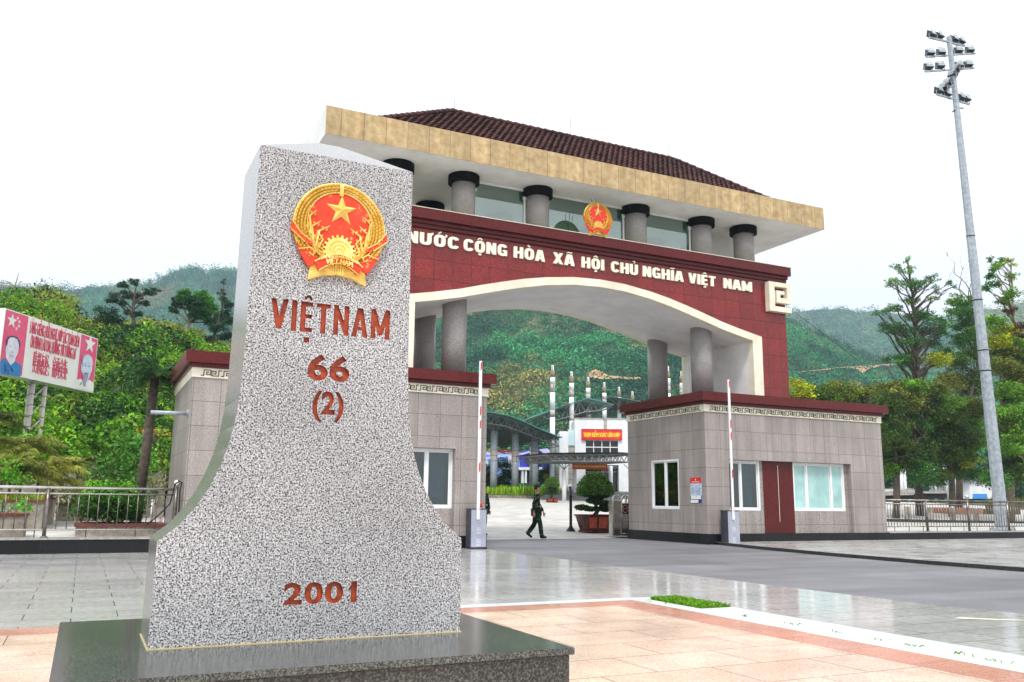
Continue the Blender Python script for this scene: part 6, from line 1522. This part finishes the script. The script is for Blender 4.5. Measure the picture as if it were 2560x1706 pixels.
# bare earth cuts: sheets laid on the slope
def drape(name, P, px, lift, label=None):
    """px: list of (x_top, y_top, x_bot, y_bot) photo pixels; finds the slope point under each"""
    def find(x, y):
        d = ray(x, y); az_ = math.atan2(d[0], d[1]); te = d[2]/math.hypot(d[0], d[1]); best = None
        for k in range(400):
            t = k/400; q = P(az_, t); r_ = math.hypot(q[0], q[1])
            if (q[2]-EYE)/r_ >= te: return q
        return q
    V = []; 
    for xt, yt, xb, yb_ in px:
        a, b_ = find(xt, yt), find(xb, yb_)
        for q in (a, b_):
            n_ = np.array([-q[0], -q[1], 0])/math.hypot(q[0], q[1]); V.append(q+n_*lift+np.array([0, 0, lift*.8]))
    F_ = [(2*i, 2*i+1, 2*i+3, 2*i+2) for i in range(len(px)-1)]
    tag(mesh(name, V, F_, M['dirt']), kind='structure')
def Zt(L): return [(1200+a/5.226, 880+b_/5.226, 1200+c/5.226, 880+d_/5.226) for a, b_, c, d_ in L]
drape('earth_cut', P2, Zt([(1400, 345, 1400, 352), (1440, 325, 1445, 385), (1475, 292, 1480, 400), (1515, 282, 1520, 408), (1560, 300, 1560, 408), (1610, 340, 1610, 410), (1680, 372, 1680, 412), (1800, 375, 1800, 410), (1950, 385, 1950, 412), (2100, 392, 2100, 405)]), 1.5)
drape('earth_cut', P2, Zt([(1720, 440, 1725, 450), (1735, 445, 1745, 500), (1760, 465, 1765, 495)]), 1.5)
def Zr(L): return [(1960+a/1.945, 600+b_/1.945, 1960+c/1.945, 600+d_/1.945) for a, b_, c, d_ in L]
drape('earth_cut', P2, Zr([(60, 658, 60, 660), (130, 651, 130, 655), (210, 643, 210, 648), (270, 632, 270, 637), (340, 626, 350, 640), (380, 626, 385, 662), (430, 622, 415, 640), (480, 618, 480, 624), (560, 613, 560, 620)]), 1.5)

# ================================================================ LEFT GREEN SLOPE
SR = ridge([(-300, 770), (0, 750), (60, 745), (110, 733), (165, 752), (188, 775), (200, 812), (218, 818), (270, 812), (330, 822), (380, 815), (435, 825), (490, 842), (517, 858), (571, 876), (640, 890), (760, 960), (860, 1080)])
SM = hillmat('slope_soil', (.008, .014, .004), (.02, .035, .008), (.05, .06, .02), .6)
P4, s0, s1 = hill('green_slope', SR, 52.5, 112, 1.6, 2.2, 3.3, SM, na=110, nr=50, fs=.09, power=.95)
C_, Z_, K_ = [], [], []; GB, GT, GC, GW = [], [], [], []
for i in range(5200):
    a, t = nprng.uniform(s0, s1), nprng.uniform(0, 1)**1.15; p = P4(a, t); f = nz(p, .10, 2.); g_ = nz(p, .22, 6.)
    if nprng.random() < (.30 if g_ > .05 else .07)+.45*t*t:        # reed tufts
        m = 16; L = nprng.uniform(1.0, 2.3, m); dirn = nprng.normal(size=(m, 3)); dirn[:, 2] = np.abs(dirn[:, 2])+1.; dirn /= np.linalg.norm(dirn, axis=1)[:, None]
        b_ = np.repeat(p[None], m, 0)+nprng.normal(0, .12, (m, 3)); tp = b_+dirn*L[:, None]; tp[:, 2] -= L*.35
        GB.append(b_); GT.append(tp); GW.append(nprng.uniform(.06, .13, m)); GC.append(shade(mixc((.16, .25, .03), (.30, .33, .08), nprng.random()) if t > .4 or nprng.random() < .5 else (.10, .20, .025), m, .3))
    else:
        r_ = nprng.uniform(.55, 1.5)*(1+.3*t); K = 34
        big = nz(p, .045, 21.); c = mixc((.008, .035, .005), (.13, .28, .015), max(0, min(1, f*1.6+.42+big*.5)))
        if g_ > .28: c = (.16, .20, .03)
        elif g_ < -.30: c = (.006, .03, .008)
        C_.append(ballpts(p+[0, 0, r_*.3], (r_, r_, r_*.8), K, 3)); Z_.append(nprng.uniform(.22, .5, K)); K_.append(shade(np.array(c)*nprng.uniform(.6, 1.4), K, .3))
for i in range(150):      # rounder tree-like crowns among the shrubs
    a, t = nprng.uniform(s0, s1), nprng.uniform(.02, .72); p = P4(a, t); r_ = nprng.uniform(1.2, 2.2); K = int(150*r_*r_)
    c = np.array([(.03, .10, .01), (.07, .20, .012), (.14, .30, .015), (.014, .055, .012)][nprng.integers(4)])
    q = ballpts(p+[0, 0, r_*.55], (r_, r_, r_*.85), K, 5); C_.append(q); Z_.append(nprng.uniform(.2, .42, K)); K_.append(shade(c, K, .3))
tag(leaves('slope_shrubs', np.concatenate(C_), np.concatenate(Z_), np.concatenate(K_), None, M['leaf'], aspect=.6, up=.5), 'dense green shrubs covering the left slope behind the railing', 'shrubs', kind='stuff')
tag(blades('slope_reeds', np.concatenate(GB), np.concatenate(GT), np.concatenate(GW), np.concatenate(GC)), 'tall yellow green reeds on the left slope and its crest', 'reeds', kind='stuff')
# ---------------- palms
def palm(P, h, n, L, label, col, rz=0, lean=(0, 0), wl=.055, nl=34, trunk_r=.16, group=None, els=(.1, 1.25)):
    r_ = empty('palm_tree', tuple(P), label, 'palm tree', group); P = np.array(P); top = P+np.array([lean[0], lean[1], h])
    if h > .3: MB().tube([P, P+(top-P)*.5+np.array([.03, 0, 0]), top], [trunk_r, trunk_r*.85, trunk_r*.75], 9).build('trunk', M['bark'], r_, True)
    Bs, Ts, Ws, Cs = [], [], [], []; mb = MB()
    for k in range(n):
        a = 2*math.pi*k/n+rnd.uniform(-.3, .3); el = rnd.uniform(*els); l_ = L*rnd.uniform(.75, 1.1); u = np.array([math.cos(a), math.sin(a), 0])
        pts = []
        for j in range(9):
            s_ = j/8; ang = el-1.5*s_*s_; pts.append(top+u*l_*s_*math.cos(el*.6)+np.array([0, 0, l_*(s_*math.sin(el)-.62*s_*s_)]))
        mb.tube(pts, [.035*(1-.8*j/8) for j in range(9)], 4)
        pts = np.array(pts); c = np.array(col)*rnd.uniform(.6, 1.3)
        for q in range(nl):
            s_ = .1+.9*q/nl; i = min(7, int(s_*8)); f = s_*8-i; b_ = pts[i]*(1-f)+pts[i+1]*f; tg = pts[i+1]-pts[i]; tg = tg/np.linalg.norm(tg)
            sd = np.cross(tg, [0, 0, 1]); sd = sd/(np.linalg.norm(sd)+1e-6); ll = l_*.26*math.sin(math.pi*min(.98, s_*.9+.08))
            for sg_ in (-1, 1):
                e = b_+sd*sg_*ll+tg*ll*.55+np.array([0, 0, -ll*.35+rnd.gauss(0, .04)]); Bs.append(b_); Ts.append(e); Ws.append(wl); Cs.append(c*rnd.uniform(.7, 1.25))
    mb.build('frond_stem', M['bark'] if col[0] < .1 else M['barkl'], r_)
    blades('fronds', Bs, Ts, np.array(Ws), Cs, r_); return r_
pb_ = gnd(360, 1322, .42); palm((1.75, 34.2, .42), 5.5, 15, 1.75, 'tall dark palm tree with slender trunk left of the left booth', (.03, .10, .02), lean=(.25, 0), trunk_r=.2)
YG = (.26, .28, .03)
for k, (px, py, Y, L, lab, col) in enumerate(((95, 1200, 42, 2.3, 'golden feathery palm clump in the middle of the left garden', YG), (25, 1195, 41, 2.2, 'golden feathery palm at the far left edge behind the railing', (.22, .26, .03)), (60, 1130, 46, 2.0, 'taller golden palm below the billboard legs', (.22, .26, .03)),
        (135, 1180, 45, 1.7, 'smaller golden palm right of the billboard legs', (.26, .30, .03)), (195, 1165, 48, 1.2, 'small slim palm in front of the stone retaining wall', (.16, .24, .03)), (-5, 1060, 45, 1.6, 'dark ragged palm at the left edge under the billboard', (.10, .16, .02)))):
    g_ = at(px, py, Y); palm((g_[0], Y, 1.3), g_[2]-1.3, 22, L, lab, col, wl=.05, nl=34, trunk_r=.06, group='golden palms in the left garden', els=(.3, 1.45))
# ---------------- left garden trees and bushes
DG = (.03, .085, .014)
tree('clipped_tree', 'round clipped dark green tree in a low planter behind the left railing', 'tree', (.83, 31.9, .72), [(0, 0, .72, 1.0, .52, (.03, .11, .012)), (-.45, 0, .66, .72, .48, (.025, .09, .012)), (.45, .1, .66, .72, .48, (.025, .09, .012)), (0, 0, 1.12, .72, .36, (.12, .34, .02)), (.3, 0, 1.0, .6, .3, (.09, .27, .02)), (-.3, 0, 1.0, .6, .3, (.08, .25, .02)), (.3, 0, .45, .6, .28, DG), (-.3, 0, .45, .6, .28, DG)], size=.13, dens=260, r=.09, fork=.3)
def bush(px, py, Y, r_, col, label, name='bush', h=None, z=None, dens=60, size=.16):
    g_ = at(px, py, Y); z_ = g_[2]-.2*r_ if z is None else z; b = empty(name, (g_[0], Y, z_), label, 'bush')
    P_, Z2, C2 = cluster_leaves([(g_[0], Y, g_[2], r_, (h or r_*.75), col)], dens, size); mb = MB()
    for k in range(5): mb.tube([(g_[0], Y, z_-.3), (g_[0]+rnd.uniform(-.5, .5)*r_, Y+rnd.uniform(-.4, .4)*r_, g_[2]+rnd.uniform(-.1, .4)*r_)], [.04, .015], 5)
    mb.build('stems', M['bark'], b); leaves('foliage', P_, Z2, C2, b, aspect=.6); return b
bush(8, 1190, 38.5, 1.0, (.06, .22, .01), 'bright green bush at the left edge above the middle planter')
bush(8, 1275, 36, .9, (.07, .22, .015), 'bright green shrub behind the railing at the left edge')
bush(50, 1270, 38.6, .6, (.06, .2, .015), 'small green shrub on the middle planter')
bush(22, 1303, 30.8, .45, (.28, .24, .02), 'low yellow shrub on the nearest left planter', h=.25, dens=220, size=.09)
bush(178, 1245, 47.0, 1.2, (.17, .22, .025), 'yellow green shrub by the retaining wall, left of the round tree')
bush(260, 1180, 50.5, 1.9, (.05, .16, .02), 'dark green rounded bush on the slope foot above the round tree', dens=40, size=.22)
bush(330, 1150, 51.0, 1.9, (.07, .22, .03), 'light green bush on the slope foot near the dark palm trunk', dens=40, size=.22)
bush(390, 1210, 40, 1.1, (.12, .14, .03), 'brownish open shrub left of the left booth', dens=26, size=.15)
bush(388, 1085, 41, .8, (.34, .17, .04), 'small orange brown twiggy shrub top left of the left booth', dens=26, size=.13)
# trees on the crest
def crest(px, py, hpx, D_):     # base point near the crest line
    g_ = at(px, py, D_); k = (g_[0]*fw[0]+g_[1]*fw[1])/F_PX; return g_, k*hpx
g_, h_ = crest(334, 820, 128, 104)
PN = (.012, .05, .022); k = h_/128
def T(L, z0=820, x0=334): return [((x-x0)*k, rnd.uniform(-1, 1), (z0-y)*k, r2*k, r3*k, c) for x, y, r2, r3, c in L]
tree('pine_tree', 'dark spreading pine with forked trunk on the slope crest', 'tree', tuple(g_), T([(300, 710, 16, 9, PN), (322, 700, 14, 8, PN), (332, 696, 7, 8, PN), (285, 735, 16, 9, PN), (278, 755, 16, 9, PN), (310, 735, 16, 10, PN), (340, 735, 16, 9, PN), (362, 722, 17, 9, PN), (378, 716, 10, 10, PN), (350, 748, 16, 7, PN), (300, 762, 14, 7, PN), (345, 785, 16, 7, PN), (318, 782, 12, 6, PN)]), size=.38, dens=150, r=.24, fork=.22, aspect=.22, up=.2)
g2, h2 = crest(262, 812, 30, 104)
tree('dark_bush_tree', 'small round dark tree left of the forked pine on the crest', 'tree', tuple(g2), [(0, 0, 1.0, 1.3, .9, (.015, .055, .02)), (.8, 0, .8, 1.0, .8, (.015, .05, .02))], size=.26, dens=90, r=.12)
g_, h_ = crest(463, 838, 118, 106); k = h_/118
GG = (.05, .20, .015); GD = (.015, .075, .012)
tree('broadleaf_tree', 'dense bright green broadleaf tree on the crest beside the tall pine', 'tree', tuple(g_), [((x-463)*k, rnd.uniform(-1, 1), (838-y)*k, r2*k, r3*k, c) for x, y, r2, r3, c in ((455, 732, 20, 13, GG), (500, 732, 24, 15, GG), (440, 755, 18, 14, GD), (475, 755, 26, 18, GD), (515, 760, 22, 18, GG), (430, 775, 13, 12, GD), (490, 785, 26, 16, GD), (540, 780, 14, 14, GG), (525, 800, 20, 12, GD))], size=.30, dens=160, r=.22, fork=.35, bark='barkl')
g_, h_ = crest(528, 868, 175, 100); k = h_/175
tree('pine_tree', 'tall pointed pine on the crest just left of the marker', 'tree', tuple(g_), [((x-528)*k, rnd.uniform(-1, 1), (868-y)*k, r2*k, r3*k, PN) for x, y, r2, r3 in ((545, 700, 6, 10), (547, 720, 10, 8), (552, 738, 14, 8), (560, 758, 18, 8), (555, 778, 22, 8), (565, 800, 22, 8), (540, 822, 24, 8), (565, 835, 24, 9), (520, 845, 20, 8))], size=.38, dens=150, r=.2, fork=.2, aspect=.22, up=.2)
for (px, py, y2) in ((22, 760, 692),):
    g_, h_ = crest(px+6, py, 70, 110); t = empty('bamboo_pole', tuple(g_), 'thin leaning bamboo pole on the crest above the billboard', 'pole'); e = at(44, y2, 110); MB().tube([tuple(g_), tuple(e)], [.09, .05], 6).build('stick', M['barkl'], t)
    mb = MB(); mb.tube([tuple(e), (e[0]+.1, e[1], e[2]+.5)], .03, 4); mb.build('tip', M['barkl'], t)

# ================================================================ YARD TREES
def cl(px, py, Y, r2, r3, c, base): g_ = at(px, py, Y); return (g_[0]-base[0], g_[1]-base[1], g_[2]-base[2], r2, r3, c)
def ytree(px, py, Y, L, label, **kw):
    b_ = at(px, py, Y); b_ = (b_[0], Y, yard(Y)+(0 if Y < 86 else .4)); return tree(kw.pop('name', 'tree'), label, 'tree', b_, [cl(x, y, Y+rnd.uniform(-.6, .6), r2, r3, c, b_) for x, y, r2, r3, c in L], **kw)
D1 = (.02, .05, .012); D2 = (.04, .085, .018); D3 = (.08, .13, .02)
ytree(1245, 1240, 92, [(1225, 1180, 1.1, 1.1, D1), (1250, 1165, 1.2, 1., D2), (1262, 1195, 1.2, 1.1, D1), (1235, 1205, 1.3, 1.1, D1), (1272, 1182, .8, .7, D3), (1212, 1200, 1.2, 1.3, D1), (1255, 1215, 1.3, .9, D1)], 'dark green tree between the two left grey canopy columns', size=.24, dens=90, r=.16)
ytree(1365, 1225, 97, [(1360, 1165, 1.1, 1.0, (.04, .12, .02)), (1368, 1152, .9, .7, (.05, .15, .02)), (1352, 1190, 1.1, .9, D1), (1372, 1185, 1.0, .9, D1), (1345, 1200, .9, .8, D1)], 'dark green tree behind the end pylon left of the white building', size=.24, dens=90, r=.14)
ytree(1385, 1240, 90, [(1390, 1180, .6, .6, (.30, .33, .02)), (1368, 1200, .6, .7, (.26, .30, .02)), (1392, 1205, .7, .8, (.16, .24, .02)), (1372, 1225, .8, .6, (.10, .18, .02))], 'yellow leaved shrub tree behind the small bonsai', size=.18, dens=110, r=.08)
# ================================================================ RIGHT TREES
def Q(x, y): return (2200+x/2.703, 620+y/2.703)
A1 = (.045, .14, .035); A2 = (.11, .24, .035); A3 = (.28, .33, .015); A4 = (.055, .10, .02); A5 = (.13, .16, .035)
def rt_tree(px, py, Y, L, label, bare=(), low=(), **kw):
    b_ = at(px, py, Y); b_ = (b_[0], Y, max(yard(Y), .42))
    cs = []
    for x, y, r2, r3, c in L:
        cs.append(cl(*Q(x, y), Y+rnd.uniform(-1.2, 1.2), r2, r3*1.35, c, b_))
        cs.append(cl(*Q(x+rnd.uniform(-45, 45), y+rnd.uniform(-25, 30)), Y+rnd.uniform(-1.5, 1.5), r2*.5, r3*.8, np.array(c)*rnd.uniform(.7, 1.5), b_))
    if low: cs += [cl(*Q(x, y), Y+rnd.uniform(-1, 1.5), 1.3, .8, A4 if rnd.random() < .6 else A1, b_) for x, y in low]
    br_ = [tuple(at(*Q(x, y), Y)-np.array(b_)) for x, y in bare]
    return tree(kw.pop('name', 'tree'), label, 'tree', b_, cs, bare=br_, **kw)
rt_tree(2300, 1300, 56, [(185, 80, .45, .25, A2), (110, 130, .6, .2, A2), (190, 150, .7, .3, A2), (60, 230, .8, .2, A2), (160, 240, 1., .35, A1), (240, 250, .9, .4, A1), (215, 350, .9, .35, A2), (350, 190, .6, .25, A1), (320, 230, .6, .3, A1), (370, 290, .55, .3, A1), (350, 345, .5, .15, A2), (90, 400, .9, .25, A1), (30, 430, .8, .2, A1),
    (250, 460, 1.3, .45, A1), (330, 480, 1.1, .4, A1), (60, 540, 1.0, .3, A1), (150, 560, 1.3, .4, A1), (280, 560, 1.1, .4, A1), (200, 640, 1.2, .4, A1), (350, 650, 1.2, .4, A1), (110, 750, 1.0, .35, A1), (200, 760, 1.3, .4, A1), (400, 560, 1.1, .45, A1), (380, 760, 1.5, .4, A3), (440, 720, 1.3, .5, A1), (470, 240, .5, .2, A1), (430, 510, .9, .4, A1)],
    'tall open crowned tree with layered branches left of the mast', bare=((60, 480), (20, 760), (90, 690)), size=.21, dens=85, r=.36, fork=.33)
rt_tree(2400, 1290, 60, [(500, 350, .8, .5, A2), (540, 380, .9, .6, A1), (620, 360, .8, .5, A2), (500, 430, .9, .5, A1), (600, 440, 1., .6, A1), (560, 530, 1.2, .6, A1), (640, 580, 1.2, .6, A2), (540, 620, 1.2, .6, A1), (620, 700, 1.4, .6, A2), (540, 780, 1.4, .6, A4), (620, 880, 1.5, .7, A4), (480, 900, 1.5, .7, A5), (600, 960, 1.5, .7, A4)],
    'tree with bare forked top branches directly behind the mast', bare=((460, 60), (545, 95), (610, 110), (470, 190)), size=.24, dens=120, r=.34, fork=.35)
rt_tree(2528, 1308, 48, [(760, 110, .6, .5, A1), (830, 120, .6, .4, A2), (880, 100, .5, .25, A3), (880, 200, .6, .3, A2), (740, 180, .6, .3, A1), (790, 250, .6, .25, A1), (880, 300, .8, .35, A2), (720, 260, .6, .3, A1), (830, 350, .7, .3, A2), (780, 500, 1.0, .5, A2), (850, 580, 1.3, .6, A3), (780, 640, 1.2, .5, A3), (920, 640, 1.2, .6, A2), (860, 720, 1.4, .6, A5), (950, 760, 1.2, .6, A4), (800, 800, 1.3, .6, A5), (900, 860, 1.5, .6, A5), (960, 560, .8, .5, (.10, .05, .03)), (900, 425, .6, .25, (.08, .045, .03)), (850, 960, 1.4, .6, A2), (940, 1000, 1.4, .7, A2), (1020, 700, 1.5, 1., A2), (1040, 900, 1.6, 1., A2)],
    'yellowing tree with pale forked trunk right of the mast', bare=((960, 480), (900, 1180), (760, 1100), (820, 880)), size=.23, dens=125, r=.30, fork=.5, bark='barkl')
rt_tree(2240, 1290, 52, [(40, 960, 1.2, .5, A5), (130, 950, 1.2, .5, A5), (220, 940, 1.3, .5, A2), (60, 1050, 1.4, .7, A4), (180, 1040, 1.5, .7, A5), (300, 1000, 1.5, .7, A4), (60, 1180, 1.5, .8, A4), (200, 1180, 1.6, .8, A1), (330, 1120, 1.6, .8, A4), (90, 1300, 1.5, .7, A4), (240, 1330, 1.6, .7, A4), (60, 1480, 1., .6, (.08, .2, .015)), (380, 950, 1.2, .6, A5)],
    'dense brownish green tree close behind the right end of the right booth', low=((50, 1400), (130, 1430), (220, 1450), (320, 1420), (280, 1530)), bare=((200, 900), (330, 1060)), size=.23, dens=125, r=.30, fork=.4)
rt_tree(2380, 1290, 54, [(420, 1050, 1.5, .7, A2), (540, 1080, 1.5, .7, A2), (460, 1180, 1.6, .8, A4), (600, 1180, 1.6, .8, A2), (400, 1280, 1.6, .8, A4), (540, 1300, 1.6, .8, A4), (640, 1080, 1.4, .7, A5), (650, 1300, 1.4, .8, A2), (460, 1400, 1.3, .6, A4), (600, 1440, 1.0, .5, A3)],
    'dense low tree filling the gap left of the mast above the railing', low=((400, 1420), (480, 1500), (560, 1380), (380, 1560), (620, 1540)), bare=((480, 1080), (640, 1250)), size=.23, dens=125, r=.30, fork=.4)
rt_tree(2600, 1310, 46, [(830, 1120, 1.2, .6, A2), (900, 1120, 1.3, .6, A2), (850, 1230, 1.2, .6, A5), (930, 1250, 1.3, .7, A2), (1000, 1150, 1.6, .9, A2), (880, 1340, 1.2, .6, A2), (960, 1400, 1.2, .7, (.03, .08, .02)), (1060, 1350, 1.6, 1., A2)],
    'leafy tree at the right edge of the square behind the railing', low=((840, 1480), (920, 1520), (1000, 1460), (800, 1560)), bare=((860, 1180), (940, 1300)), size=.23, dens=125, r=.28, fork=.4, bark='barkl')
# row of lower trees behind the right booth roof
for k, (px, py, c, lab) in enumerate(((1990, 965, A3, 'yellow green tree top behind the booth roof beside the gate leg'), (2040, 975, (.07, .13, .02), 'first green tree top above the middle of the right booth roof'), (2095, 965, (.13, .17, .02), 'second yellow tinged tree top above the right booth roof'), (2150, 970, (.14, .16, .02), 'tree top above the right end of the right booth roof'), (2030, 1010, A2, 'low dark tree behind the middle of the right booth'), (2120, 1010, A2, 'low dark tree behind the right end of the right booth'))):
    b_ = at(px, 1200, 58); b_ = (b_[0], 58, yard(58)); g_ = at(px, py, 58)
    tree('tree', lab, 'tree', b_, [(g_[0]-b_[0]+dx, dy, g_[2]-b_[2]+dz, r2, .8, np.array(c)*q) for dx, dy, dz, r2, q in ((0, 0, -.2, 1.2, 1.), (-1., .4, -.6, 1.0, .7), (1., -.3, -.5, 1.1, 1.2), (.2, .2, -1.4, 1.5, .5), (-.6, 0, -2.2, 1.4, .5))], size=.23, dens=70, r=.2, fork=.4, group='tree tops behind the right booth')
# hedge mass deep behind the right trees and left of the yard
n = 9000; xs = nprng.uniform(72, 190, n); P_ = np.column_stack([xs, nprng.uniform(104, 122, n), 2.2+nprng.random(n)**.8*(9+3*np.sin(xs*.35))])
tag(leaves('far_wood', P_, nprng.uniform(.5, 1.2, n), shade((.02, .05, .014), n, .4), None, M['leaf'], aspect=.7), 'dark mass of trees filling the background behind the right railing', 'wood', kind='stuff')
hg = [at(x, 1262, 70) for x in range(2480, 2700, 12)]
bs_ = empty('hedge', (hg[0][0], 70, yard(70)), 'olive hedge behind the mast foot and right railing', 'hedge')
P_ = np.concatenate([ballpts((h[0], 70, yard(70)+.7), (1.1, .9, .8), 260) for h in hg]); leaves('foliage', P_, nprng.uniform(.12, .25, len(P_)), shade((.10, .11, .02), len(P_), .35), bs_)
MB().box(hg[0][0]-.5, hg[-1][0]+.5, 69.5, 70.5, yard(70), yard(70)+.5).build('stems', M['bark'], bs_)
# ================================================================ AIR
hz = bpy.data.materials.new('haze'); hz.use_nodes = True; nt = hz.node_tree
for n_ in list(nt.nodes):
    if n_.type != 'OUTPUT_MATERIAL': nt.nodes.remove(n_)
pv = nt.nodes.new('ShaderNodeVolumePrincipled'); pv.inputs['Color'].default_value = (.62, .82, 1., 1); pv.inputs['Density'].default_value = .00042; pv.inputs['Anisotropy'].default_value = .2
nt.links.new(pv.outputs[0], nt.nodes['Material Output'].inputs['Volume'])
o = MB().box(-760, 1750, -60, 1750, -3, 520).build('haze', hz); tag(o, kind='stuff', label='thin blue air between the square and the far hills', cat='haze')
